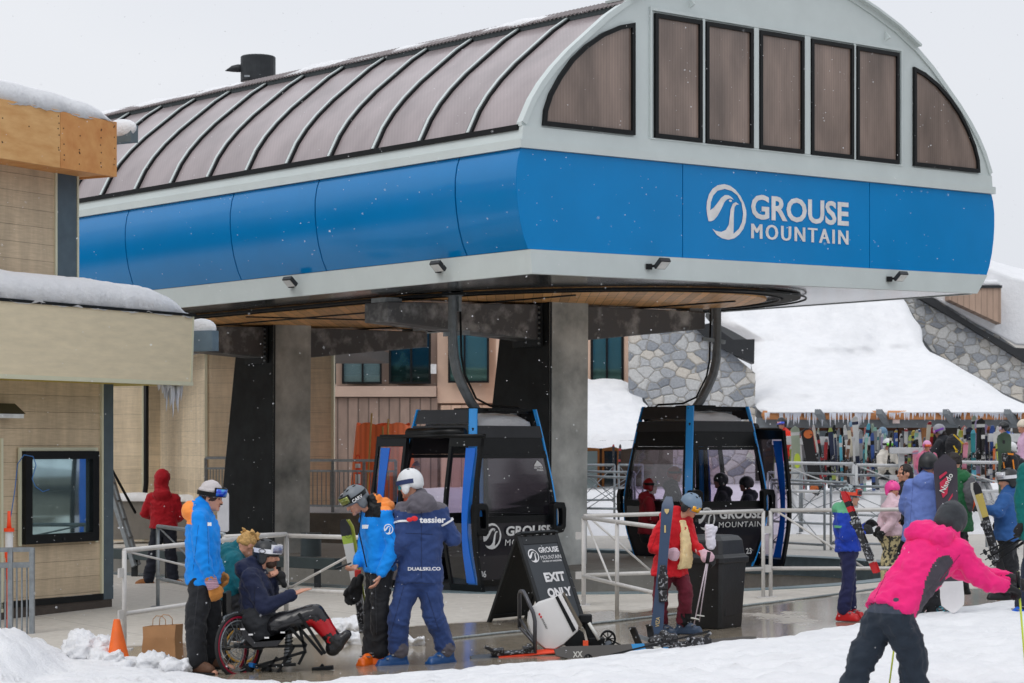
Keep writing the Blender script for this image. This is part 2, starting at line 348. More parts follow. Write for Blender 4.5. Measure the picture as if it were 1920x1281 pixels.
def slab(name,o,vx,vy,nx,ny,H,edge,amp,parent=None,mt=None,wob=.03,seed=0,power=.5,keep=None,sc=1.0,skirt=.02):
    """snow lying on a (possibly sloping) quad: rounded edges, uneven thickness"""
    o=V(o); vx=V(vx); vy=V(vy); lx=vx.length; ly=vy.length; m=M(); top=[]; bot=[]
    for j in range(ny+1):
        a=[];b=[]
        for i in range(nx+1):
            s=i/nx; t=j/ny
            p=o+vx*s+vy*t
            d=min(s*lx,(1-s)*lx,t*ly,(1-t)*ly)
            if keep: d=min([q for q,k in zip((s*lx,(1-s)*lx,t*ly,(1-t)*ly),keep) if k]+[99])
            e=min(1,d/edge); e=1-(1-e)**2.2; e=e**power if e>0 else 0
            w=V((noise.noise(p*3+V((seed,0,0))),noise.noise(p*3+V((9,seed,0))),0))*wob if d<edge*.5 else V((0,0,0))
            h=H*e*(1+amp*noise.noise(p*1.1*sc+V((seed,seed,0))))+.25*amp*H*noise.noise(p*5*sc)*(e>0)
            a.append(p+w+V((0,0,max(h,0)))); b.append(p+w*.6-V((0,0,skirt)))
        top.append(a); bot.append(b)
    i0=0; n=nx+1
    for g in (top,bot):
        k=len(m.v)
        for r in g: m.v+=r
        for j in range(ny):
            for i in range(nx):
                q=k+j*n+i; m.f.append([q,q+1,q+n+1,q+n]); m.m.append(0)
    off=(ny+1)*n
    per=[i for i in range(nx+1)]+[j*n+nx for j in range(1,ny+1)]+[ny*n+i for i in range(nx-1,-1,-1)]+[j*n for j in range(ny-1,0,-1)]
    for a,b in zip(per,per[1:]+per[:1]): m.f.append([a,b,b+off,a+off]); m.m.append(0)
    return m.build(name,mt or SNOW,parent,smooth=True)
# ================================================================ ground
def online(o,d,px):
    r=(px-CX)/F_; return (r*o[1]-o[0])/(d[0]-r*d[1])
U=V((.734,.679,.0194)); VV=V((-.679,.734,-.0088)); OT=V((.16,27,0)); Z=V((0,0,1))
def T(a,b,z): return OT+U*a+VV*b+Z*z
def Tg(a,b,dz=0): p=T(a,b,0); p.z=zg(p.x,p.y)+dz; return p
def pitline(off):
    c=(5.3,3.9); r=4.3+off; r2=4.8+off; pts=[]
    for k in range(37):
        t=math.pi+math.pi*k/36
        pts.append((c[0]+r*math.cos(t),c[1]+r2*math.sin(t)))
    return [(c[0]-r,16)]+pts+[(c[0]+r,16)]
def ground():
    bm=bmesh.new()
    def loop(pts):
        vs=[bm.verts.new(p) for p in pts]
        for a,b in zip(vs,vs[1:]+vs[:1]): bm.edges.new((a,b))
    g=lambda x,y,dz=0:V((x,y,zg(x,y)+dz))
    loop([g(-30,-10),g(30,-10),g(60,130),g(-60,130)])
    loop([Tg(a,b) for a,b in pitline(0)])
    bmesh.ops.triangle_fill(bm,use_beauty=True,edges=bm.edges)
    pts=[Tg(a,b) for a,b in pitline(0)]
    lo=[p-Z*.75 for p in pts]
    vs=[bm.verts.new(p) for p in pts+lo]; n=len(pts)
    for i in range(n): j=(i+1)%n; bm.faces.new((vs[i],vs[j],vs[j+n],vs[i+n]))
    bm.faces.new([vs[i+n] for i in range(n)])
    bmesh.ops.remove_doubles(bm,verts=bm.verts,dist=.001)
    bmesh.ops.recalc_face_normals(bm,faces=bm.faces)
    me=bpy.data.meshes.new('ground'); bm.to_mesh(me); me.materials.append(concrete_wet())
    o=bpy.data.objects.new('ground',me); COL.objects.link(o); struct(o)
ground()
# platform island inside the pit (under piers, between the cabins)
def island():
    c=(4.8,4.1); r=2.0
    pts=[(c[0]-r,15)]+[(c[0]+r*math.cos(math.pi+math.pi*k/16),c[1]+r*math.sin(math.pi+math.pi*k/16)) for k in range(17)]+[(c[0]+r,15)]
    m=M(); m.prism([Tg(a,b,-.7) for a,b in pts],(0,0,.86)); struct(m.build('boarding_island',mat('island_concrete',C(140,138,132),.8,0,.1,5,.2)))
island()
def pitrim():
    root=thing('pit_rim','blue grey galvanised steel channel curving round the loading pit','rim',Tg(4.8,.1))
    m=M(); A=pitline(-.04); B=pitline(-.10)
    for a,b,c,d in zip(A,A[1:],B,B[1:]):
        m.loft([[Tg(*a,-.30),Tg(*b,-.30),Tg(*d,-.30),Tg(*c,-.30)],[Tg(*a,-.004),Tg(*b,-.004),Tg(*d,-.004),Tg(*c,-.004)]])
    A=pitline(.16); B=pitline(-.16)
    for a,b,c,d in zip(A,A[1:],B,B[1:]):
        m.loft([[Tg(*a,-.002),Tg(*b,-.002),Tg(*d,-.002),Tg(*c,-.002)],[Tg(*a,.012),Tg(*b,.012),Tg(*d,.012),Tg(*c,.012)]])
    m.build('channel',mat('pit_steel',C(118,136,142),.5,.3,.15,8),root)
pitrim()
# ---- foreground snow
EDGE=[(-60,1165),(0,1178),(60,1195),(125,1226),(180,1243),(240,1250),(300,1246),(350,1256),(450,1268),(560,1275),(640,1270),(700,1262),(800,1255),(870,1247),(960,1240),(1050,1236),(1120,1228),(1200,1213),(1300,1200),(1450,1192),(1560,1172),(1640,1160),(1700,1148),(1780,1136),(1860,1124),(1960,1112),(2300,1085)]
EG=[G(p[0],p[1]+(11 if p[0]>260 else 2)) for p in EDGE]
def edge_y(x):
    for a,b in zip(EG,EG[1:]):
        if a.x<=x<=b.x: return a.y+(b.y-a.y)*(x-a.x)/(b.x-a.x)
    return EG[0].y if x<EG[0].x else EG[-1].y
TRK=[(0,18.2,.25,.05),(0,18.5,.27,.05),(1,17.2,.12,.06),(2,20.6,.55,.05),(3,19.6,.42,.05),(3,20.0,.46,.05),(-2,18.6,-.08,.05),(-2,18.9,-.06,.05),(5,20.4,.7,.06),(4,18.4,.2,.06),(0,16.3,.4,.06)]
def snowh(x,y):
    d=edge_y(x)+.16*noise.noise(V((x*2.2,y*2.2,3)))+.05*noise.noise(V((x*8,y*8,1)))-y
    if d<0: return -.04
    h=.045*min(1,d/.12)**.5+.05*min(1,d/1.6)
    h+=(.06*noise.noise(V((x*.7,y*.7,0)))+.03*noise.noise(V((x*2.5,y*2.5,5)))+.018*noise.noise(V((x*8,y*8,2)))+.016*noise.noise(V((x*19,y*19,2))))*min(1,.2+d)
    for k,(ax_,ay_,sl,w_) in enumerate(TRK):
        dd=(y-ay_-(x-ax_)*sl-.15*math.sin(x*.6+k))/(1+sl*sl)**.5
        if abs(dd)<w_*3: h-=.040*math.exp(-(dd/w_)**2)-.016*math.exp(-((abs(dd)-w_*1.6)/(w_*.5))**2)
    q_=noise.noise(V((x*3.4,y*2.4,7))); h-=.03*max(0,q_-.28)*3
    # shovelled mound at the left
    mx=max(0,1-((x+5.3)/1.15)**2)*max(0,1-((y-19.9)/1.6)**2); h+=.42*mx**.8*(1+.25*noise.noise(V((x*4,y*4,0))))*min(1,d*3)
    return h
def snow_fg():
    m=M(); nx,ny=330,170; x0,x1=-9,14.5; idx={}
    for j in range(ny+1):
        t=j/ny
        for i in range(nx+1):
            x=x0+(x1-x0)*i/nx; ye=edge_y(x)+.35; y=ye-(ye-8)*(t**1.9)
            m.v.append(V((x,y,zg(x,y)+snowh(x,y))))
    for j in range(ny):
        for i in range(nx):
            q=j*(nx+1)+i; m.f.append([q,q+1,q+nx+2,q+nx+1]); m.m.append(0)
    struct(m.build('snow_bank',SNOW,smooth=True))
snow_fg()
def lump(px,py,r,seed,name='snow_lump',label=None,grp='loose lumps of shovelled snow',sq=.7):
    p=G(px,py); m=M(); c=p+Z*(r*.35)
    rng=random.Random(seed)
    for k in range(5):
        m.ell(c+V((rng.uniform(-.6,.6)*r,rng.uniform(-.3,.3)*r,rng.uniform(-.1,.3)*r)),(r*rng.uniform(.5,.8),r*rng.uniform(.5,.8),r*rng.uniform(.4,.75)*sq),n=14)
    rt=thing(name,label,'snow lump',p,grp)
    o=fuse(m,'lump',SNOW,rt,.02,4,.035,9,seed=seed)
for i,(a,b,r,l) in enumerate([(165,1243,.3,'white snow lump at the end of the left snow mound'),(200,1250,.17,'small snow lump just before the orange cone'),(290,1262,.2,'snow lump below the brown paper bag'),(332,1266,.15,'snow lump beside the brown boot of the man in the blue jacket'),(652,1192,.22,'snow lump behind the upright white skis'),(665,1208,.13,'low snow lump under the white ski tails'),(780,1210,.1,'small flat snow lump between the navy skier legs'),(235,1262,.12,'lowest small snow lump in front of the cone')]):
    lump(a,b,r,i,label=l)
# ---- snow field behind
def fieldh(x,y):
    line=44.5+.6*noise.noise(V((x*.25,0,0)))-.55*max(0,x-5)+ (0 if x>2 else (2-x)*.9)
    d=y-line
    if d<0: return -.05
    q=min(1,d/2.4); return .66*q*q*(3-2*q)+.12*min(1,d/.4)+.06*noise.noise(V((x*.6,y*.6,0)))+.03*noise.noise(V((x*2,y*2,4)))
def snow_bk():
    m=M(); nx,ny=150,60; x0,x1=-4,34
    for j in range(ny+1):
        for i in range(nx+1):
            x=x0+(x1-x0)*i/nx; y=38+(75-38)*(j/ny)**1.4
            m.v.append(V((x,y,zg(x,y)+fieldh(x,y))))
    for j in range(ny):
        for i in range(nx):
            q=j*(nx+1)+i; m.f.append([q,q+1,q+nx+2,q+nx+1]); m.m.append(0)
    struct(m.build('snow_field',SNOW,smooth=True))
snow_bk()
def gs(x,y): return zg(x,y)+max(0,fieldh(x,y))
# ================================================================ lift terminal
TB=16.0  # length along the line
def terminal():
    root=thing('lift_terminal','long blue and grey gondola lift terminal with ribbed barrel roof on steel piers','lift terminal',OT)
    prof=[(.05,4.415),(-.02,4.55),(-.085,4.75),(-.125,4.95),(-.145,5.15),(-.145,5.35),(-.115,5.52),(-.07,5.63)]
    W_=9.55
    # blue side panels, one per bay (left side seen, right side mirrored)
    cuts=[0,1.12,3.96,5.9,8.57,11.3,14,TB]
    for a0,s in((0,1),(W_,-1)):
        for b0,b1 in zip(cuts,cuts[1:]):
            m=M(); P1=[T(a0+s*x*(1 if b0 or 1 else 1),b0+(.012 if b0 else .003),z) for x,z in prof]; P2=[T(a0+s*x,b1-.012,z) for x,z in prof]
            m.loft([P1+[p+U*s*.06 for p in reversed(P1)],P2+[p+U*s*.06 for p in reversed(P2)]]); m.build('side_panel',BLUES,root,smooth='a')
    # rounded-over shading: extra smooth skin of the left side is the same panels, auto smooth by angle
    for c0,c1 in((0,2.8),(2.8,6.68),(6.68,W_)):
        m=M(); l=[(prof[i][0]+.002 if c0==0 else c0+.008, z) for i,(x,z) in enumerate(prof)]; r=[(W_-x-.002 if c1==W_ else c1-.008,z) for x,z in prof]
        pts=[T(a,0,z) for a,z in l]+[T(a,0,z) for a,z in reversed(r)]
        m.prism(pts,VV*.05); m.build('front_panel',BLUEP,root)
    core=M()
    core.prism([T(.12,.06,4.2),T(W_-.12,.06,4.2),T(W_-.12,.06,5.85),T(.12,.06,5.85)],VV*(TB-.1)); core.build('inner_shell',DARKG,root)
    # grey bottom band
    m=M()
    def ring(a0,b0,z): return T(a0,b0,z)
    m.prism([T(.055,-.03,4.41),T(W_-.07,-.03,4.41),T(W_-.33,-.03,4.125),T(.09,-.03,4.115)],VV*.09)
    for a,s,c in((.055,1,.0),(W_-.07,-1,.24)):
        m.prism([T(a,.062,4.41),T(a+s*.08,.062,4.41),T(a+s*(.1+c),.062,4.115),T(a+s*(.035+c),.062,4.115)],VV*(TB-.1))
    m.build('bottom_band',GREYP,root)
    # sill above the blue
    m=M(); m.prism([T(-.115,-.045,5.635),T(W_+.115,-.045,5.635),T(W_+.115,-.045,5.74),T(-.115,-.045,5.74)],VV*.1)
    m.prism([T(-.07,-.02,5.742),T(W_+.07,-.02,5.742),T(W_+.05,-.02,5.905),T(-.05,-.02,5.905)],VV*.075)
    for a,s in((0,1),(W_,-1)):
        m.prism([T(a-s*.115,.056,5.635),T(a+s*.1,.056,5.635),T(a+s*.1,.056,5.74),T(a-s*.115,.056,5.74)],VV*(TB-.1))
        m.prism([T(a-s*.07,.056,5.742),T(a+s*.1,.056,5.742),T(a+s*.1,.056,5.86),T(a-s*.05,.056,5.86)],VV*(TB-.1))
    m.build('sill_band',GREYP,root)
    m=M()
    for a,s in((0,1),(W_,-1)): m.prism([T(a-s*.08,.06,5.862),T(a+s*.08,.06,5.862),T(a+s*.08,.06,5.925),T(a-s*.08,.06,5.925)],VV*(TB-.1))
    m.build('gutter',BLACK,root)
    # arch
    arc=[(-.02,5.93),(.14,6.22),(.30,6.43),(.5,6.64),(.76,6.87),(1.05,7.09),(1.42,7.37),(1.81,7.61),(2.3,7.84),(2.8,8.02),(3.4,8.20),(4.1,8.33)]
    arc=arc+[(4.775,8.37)]+[(W_-a,z) for a,z in reversed(arc)]
    def offs(pts,d):
        out=[]
        for i,(a,z) in enumerate(pts):
            p=pts[max(i-1,0)]; q=pts[min(i+1,len(pts)-1)]; t=V((q[0]-p[0],q[1]-p[1])).normalized(); out.append((a-t.y*d,z+t.x*d))
        return out
    m=M(); rarc=[p for p in arc if p[0]<1.9]+[(4.775,7.66)]+[p for p in arc if p[0]>W_-1.9]; o1=offs(rarc,-.03); o2=offs(rarc,-.07)
    m.loft([[T(a,.1,z) for a,z in o1]+[T(a,.1,z) for a,z in reversed(o2)],[T(a,TB,z) for a,z in o1]+[T(a,TB,z) for a,z in reversed(o2)]])
    m.build('roof_skin',corrug('roof_polycarbonate',C(158,147,148),150,0,.3,.5,.16,.95,1.03),root,smooth='a')
    # ribs
    rb=[1.02+.935*k for k in range(16)]
    lim=[i for i in range(0,8)]
    for b in rb:
        for sd in (0,1):
            q=arc[:8] if not sd else arc[-8:]
            m=M(); lo=offs(q,-.035); hi=offs(q,.004); hh=offs(q,.018)
            def strip(b0,b1,l,h,mi): m.loft([[T(a,b0,z) for a,z in l]+[T(a,b0,z) for a,z in reversed(h)],[T(a,b1,z) for a,z in l]+[T(a,b1,z) for a,z in reversed(h)]],mi)
            strip(b-.055,b+.055,lo,hi,0); strip(b-.02,b+.026,hi,hh,1)
            m.build('roof_rib',[BLACK,GREYP],root)
    # ridge cap: outer layer over the top, overhanging, with dark fascia
    cap=[(1.72,7.56),(1.81,7.61),(3.0,7.66),(4.775,7.69),(W_-3.0,7.66),(W_-1.81,7.61),(W_-1.72,7.56)]
    m=M(); c1=offs(cap,.01); c2=offs(cap,.04)
    m.loft([[T(a,.12,z) for a,z in c1]+[T(a,.12,z) for a,z in reversed(c2)],[T(a,TB,z) for a,z in c1]+[T(a,TB,z) for a,z in reversed(c2)]])
    m.build('roof_cap',corrug('roof_cap_sheet',C(160,150,150),60,0,.5,.3,.15),root)
    m=M()
    for a,z in(c1[0],c1[-1]): m.bar(T(a,.12,z-.02),T(a,TB,z-.02),.05,.08)
    m.build('cap_fascia',mat('cap_fascia_grey',C(50,58,60),.5),root)
    m=M(); n=0
    s=c2[0]; k=0
    while k<TB-.3:
        m.tube([T(s[0]-.05,k,s[1]-.02),T(s[0]+.25,k,s[1]+.11)],.018,5); k+=.076
    m.build('corrugated_edge',mat('corrugated_edge_grey',C(140,132,132),.5),root)
    # snow on the cap
    o=T(c2[0][0]+.03,.3,c2[0][1]+.0); 
    slab('roof_snow',o-U*.04,VV*(TB-.4),U*2.9+Z*.02,150,16,.10,.16,.7,root,wob=.09,seed=3)
    m=M(); ha=[p for p in arc if 1.7<p[0]<W_-1.7]; h1=offs(ha,.05); h2=offs(ha,.085)
    m.loft([[T(a,-.10,z) for a,z in h1]+[T(a,-.10,z) for a,z in reversed(h2)],[T(a,.4,z) for a,z in h1]+[T(a,.4,z) for a,z in reversed(h2)]]); m.build('gable_hood',GREYP,root)
    # gable plate
    m=M(); g=offs(arc,.045)
    pts=[T(-.06,0,5.905)]+[T(a,0,z) for a,z in g]+[T(W_+.06,0,5.905)]
    m.prism(pts,VV*.09); m.build('gable_plate',GREYP,root)
    m=M(); g0=offs(arc,-.02); g2=offs(arc,.055)
    m.loft([[T(a,-.025,z) for a,z in g0]+[T(a,-.025,z) for a,z in reversed(g2)],[T(a,-.002,z) for a,z in g0]+[T(a,-.002,z) for a,z in reversed(g2)]])
    m.build('gable_trim',GREYP,root)
    # middle surround and transom
    m=M()
    for a0,a1,z0,z1 in((2.2,7.38,7.555,7.60),(2.2,7.38,5.905,5.925),(2.17,2.2,5.905,7.60),(7.38,7.41,5.905,7.6),(3.155,3.2,5.93,7.55),(4.17,4.27,5.93,7.55),(5.225,5.345,5.93,7.55),(6.295,6.34,5.93,7.55)):
        m.prism([T(a0,-.03,z0),T(a1,-.03,z0),T(a1,-.03,z1),T(a0,-.03,z1)],VV*.028)
    m.build('window_surround',GREYP,root)
    PC=corrug('window_polycarbonate',C(134,116,106),170,0,.2,.6,.42,.9,1.05)
    def win(pts,inset=.055):
        m=M(); n=len(pts); cx=sum(p[0] for p in pts)/n; cz=sum(p[1] for p in pts)/n
        inn=[]
        for i,(a,z) in enumerate(pts):
            p=V(pts[i-1]); q=V(pts[(i+1)%n]); c=V((a,z)); e1=(c-p).normalized(); e2=(q-c).normalized()
            n1=V((-e1.y,e1.x)); n2=V((-e2.y,e2.x)); b=(n1+n2); b=b/max(.5,b.dot(n1)); inn.append((a+b.x*inset,z+b.y*inset))
        m.loft([[T(a,-.004,z) for a,z in pts],[T(a,-.045,z) for a,z in pts],[T(a,-.045,z) for a,z in inn],[T(a,-.004,z) for a,z in inn]],cap=False)
        f=m.build('window',BLACK,root)
        m=M(); m.poly([T(a,-.012,z) for a,z in inn]); m.build('pane',PC,f)
    for a0,a1 in((2.25,3.14),(3.215,4.15),(4.285,5.205),(5.36,6.285),(6.355,7.32)):
        win([(a0,5.93),(a1,5.93),(a1,7.525),(a0,7.525)])
    wl=[(.27,5.93),(1.88,5.93),(1.88,7.36),(1.62,7.30),(1.30,7.17),(1.0,6.99),(.76,6.80),(.55,6.57),(.38,6.33),(.29,6.12)]
    win(wl); win([(W_-a,z) for a,z in reversed(wl)])
    for a in(2.9,7.0):
        m=M(); m.prism([T(a,-.03,7.66),T(a,-.03,7.8),T(a,-.12,7.7)],U*.02); m.build('lifting_lug',GREYP,root)
    # brand mark and lettering
    wm=mat('white_vinyl',(.78,.78,.78),.5)
    emblem(root,'emblem',wm,T(3.25,-.002,4.69),U.normalized(),Z,.79,.72,.006)
    text('GROUSE',root,'lettering',wm,T(4.135,-.002,4.985),U.normalized(),Z,.335,2.07,.028,.006)
    for k in(0,.012,.024): text('MOUNTAIN',root,'lettering',wm,T(4.135+k,-.002,4.725),U.normalized(),Z,.20,2.04,0,.006+k*.05,1.3)
    # floodlights
    for side,t in((1,4.74),(1,1.66),(0,2.12),(0,7.07)):
        q=(lambda u,o,z:T(.06-o,u,z)) if side else (lambda u,o,z:T(u,-.03-o,z))
        m=M(); m.box(q(t,.015,4.27),(.08,.08,.07)); d=-1 if side else 1; m.bar(q(t,.02,4.27),q(t+d*.06,.1,4.28),.03)
        h=m.build('floodlight',BLACK,root)
        m=M(); F4=[q(t+d*.03,.09,4.235),q(t+d*.22,.09,4.235),q(t+d*.22,.20,4.335),q(t+d*.03,.20,4.335)]; m.loft([F4,[p+Z*.045-(q(0,1,0)-q(0,0,0))*.03 for p in F4]]); m.build('lamp_housing',DARKG,h,bevel=.006)
        m=M(); cc=sum(F4,V((0,0,0)))/4; m.poly([cc+(p-cc)*.82-Z*.004+(q(0,1,0)-q(0,0,0))*.003 for p in F4]); m.build('lens',mat('lamp_lens',(.75,.77,.77),.2),h)
    # underside
    m=M(); m.prism([T(.1,0,4.125),T(W_-.35,0,4.125),T(W_-.35,TB,4.125),T(.1,TB,4.125)],(0,0,.05)); 
    m.build('soffit_sheet',mat('soffit_polished_steel',C(170,172,174),.14,.85,.15,1.5),root)
    def track(rr,b1=TB-.1,n=36,c=(4.75,4.1)): return [(c[0]-rr,b1)]+[(c[0]+rr*math.cos(math.pi+math.pi*k/n),c[1]+rr*math.sin(math.pi+math.pi*k/n)) for k in range(n+1)]+[(c[0]+rr,b1)]
    m=M(); A=track(3.16); B=track(3.42)
    for a,b,c,d in zip(A,A[1:],B,B[1:]): m.loft([[T(*a,4.085),T(*b,4.085),T(*d,4.085),T(*c,4.085)],[T(*a,4.11),T(*b,4.11),T(*d,4.11),T(*c,4.11)]])
    m.build('grip_slot',mat('slot_black',(.01,.01,.01),.7),root)
    m=M(); A=track(3.12); B=track(2.98)
    for off,zz in((3.12,4.07),(3.5,4.07)):
        A=track(off)
        for a,b in zip(A,A[1:]): m.bar(T(*a,zz+.01),T(*b,zz+.01),.02,.025)
    m.build('brush_strip',BLACK,root)
    m=M(); m.prism([T(a,b,4.075) for a,b in track(2.92)],(0,0,.03)); 
    m.build('wood_soffit',planks('soffit_wood',C(238,178,112),.13,0,.22,.45,.06,.45,(3,3,3),.3),root)
    # steel channel lines across the wood soffit
    m=M()
    for b in(5.2,8.4,11.6): m.bar(T(1.95,b,4.066),T(7.6,b,4.066),.05,.02)
    m.bar(T(3.0,2.2,4.064),T(3.0,TB-1,4.064),.04,.02); m.bar(T(6.3,2.2,4.064),T(6.3,TB-1,4.064),.04,.02)
    m.build('soffit_joint',DARKG,root)
    # piers and crossbeams
    CF=mat('pier_galvanised_face',C(138,143,142),.7,0,.28,1.5,.15,14,col2=C(228,231,227),det=6,spec=.3)
    DF=mat('pier_black_face',(.017,.020,.022),.55,0,.45,2.5,spec=.25)
    BM=mat('beam_scuffed_steel',C(96,96,98),.55,.05,.3,3.0,.1,20,col2=C(190,190,190),thr=(.5,.74),det=8,stretch=(1,1,1))
    for b in(3.65,10.33):
        a=3.9; w=.80
        m=M()
        top=[T(a,b,4.09),T(a+w,b,4.09),T(a+w,b+1.0,4.09),T(a,b+1.0,4.09)]
        bot=[Tg(a-.02,b,-.7),Tg(a+w-.04,b,-.7),Tg(a+w-.04,b+1.75,-.7),Tg(a-.02,b+1.75,-.7)]
        m.loft([bot,top],1); m.m[-6:]  # faces: 4 sides, 2 caps
        k=len(m.m); m.m[k-6]=0
        p=m.build('pier',[CF,DF],root,bevel=.012)
        # flange edges
        m=M()
        m.bar(Tg(a+.0,b-.012,0),T(a+.02,b-.012,4.07),.05,.03)
        m.build('edge_flange',DARKG,p)
        for s in(-1,1):
            a0=a if s<0 else a+w; a1=a-2.9 if s<0 else a+w+2.75
            m=M(); b0=b+.18; d=.5
            r0=[T(a0,b0,3.53),T(a0,b0+d,3.53),T(a0,b0+d,4.05),T(a0,b0,4.05)]
            r1=[T(a1,b0,3.75),T(a1,b0+d,3.75),T(a1,b0+d,4.02),T(a1,b0,4.02)]
            m.loft([r0,r1]); bmn=m.build('crossbeam',BM,root,bevel=.015)
            m=M(); ea=a0+s*.03
            m.prism([T(ea,b0-.07,3.44),T(ea,b0+d+.05,3.44),T(ea,b0+d+.05,4.06),T(ea,b0-.07,4.06)],U*.03*s)
            fl=m.build('bolt_flange',DARKG,bmn)
            for kk in range(8): m=M(); m.tube([T(ea+s*.028,b0-.035,3.48+kk*.075),T(ea+s*.055,b0-.035,3.48+kk*.075)],.018,6); m.build('bolt',GALV,bmn)
            m=M(); m.box(T(a1-s*.15,b0+.2,4.05),(.3,.3,.06),(U.normalized(),VV,Z)); m.box(T(a1-s*.05,b0+.1,3.985),(.1,.08,.05),(U.normalized(),VV,Z)); m.build('bearing_plate',GALV,bmn)
    return root
TERM=terminal()
def drum():
    # behind the roof crest, its foot hidden by the cap snow
    c=P(484,146,40.0); z0=c.z-.35
    root=thing('exhaust_drum','black steel drum with a beak-like spout on top of the terminal roof','exhaust drum',V((c.x,c.y,z0)))
    m=M(); pr=[(.16,z0-.6),(.16,z0+.25),(.31,z0+.27),(.315,z0+.29),(.315,z0+.71),(.30,z0+.73)]
    m.loft([[V((c.x+r*math.cos(t),c.y+r*math.sin(t),z)) for t in [2*math.pi*k/28 for k in range(28)]] for r,z in pr]); m.build('drum_body',DARKG,root,bevel=.005)
    m=M(); q=V((c.x-.3,c.y,z0+.52)); m.tube([q+V((.05,0,0)),q+V((-.07,0,.0)),q+V((-.16,0,-.01)),q+V((-.29,0,-.045))],[.085,.085,.07,.008],12,flat=.85); m.build('spout',DARKG,root,smooth=True)
    m=M(); m.box(V((c.x-.16,c.y-.31,z0+.33)),(.1,.01,.03)); m.build('name_plate',GALV,root)
drum()

def forest():
    """dark conifers behind the photographer and to the sides: what the glass and the paint reflect"""
    rg=random.Random(9); m=M()
    for k in range(260):
        a=R(rg.uniform(112,428)); d=rg.uniform(55,85); x=d*math.cos(a); y=10+d*math.sin(a)
        if y>25 and abs(x)<y*.30+6: continue
        h=rg.uniform(12,22); b=V((x,y,zg(x,y)-.5)); w=h*.17; n=9; rings=[]
        for j in range(9):
            t=j/8; 
            for q in (1,.55):
                rr=w*(1-t)*q+.05; rings.append([b+V((rr*math.cos(2*math.pi*i/n+j)*(1+.25*((i*7+j)%3-1)),rr*math.sin(2*math.pi*i/n+j),h*(.08+.92*t)+(.0 if q==1 else h*.05))) for i in range(n)])
        m.loft(rings,0)
    o=m.build('far_forest',mat('conifer_green',(.030,.042,.034),.9,0,.5,.8,col2=(.16,.18,.18),thr=(.5,.68))); tag(o,'dark snowy conifer forest round the clearing, outside the picture','forest',kind='stuff')
forest()
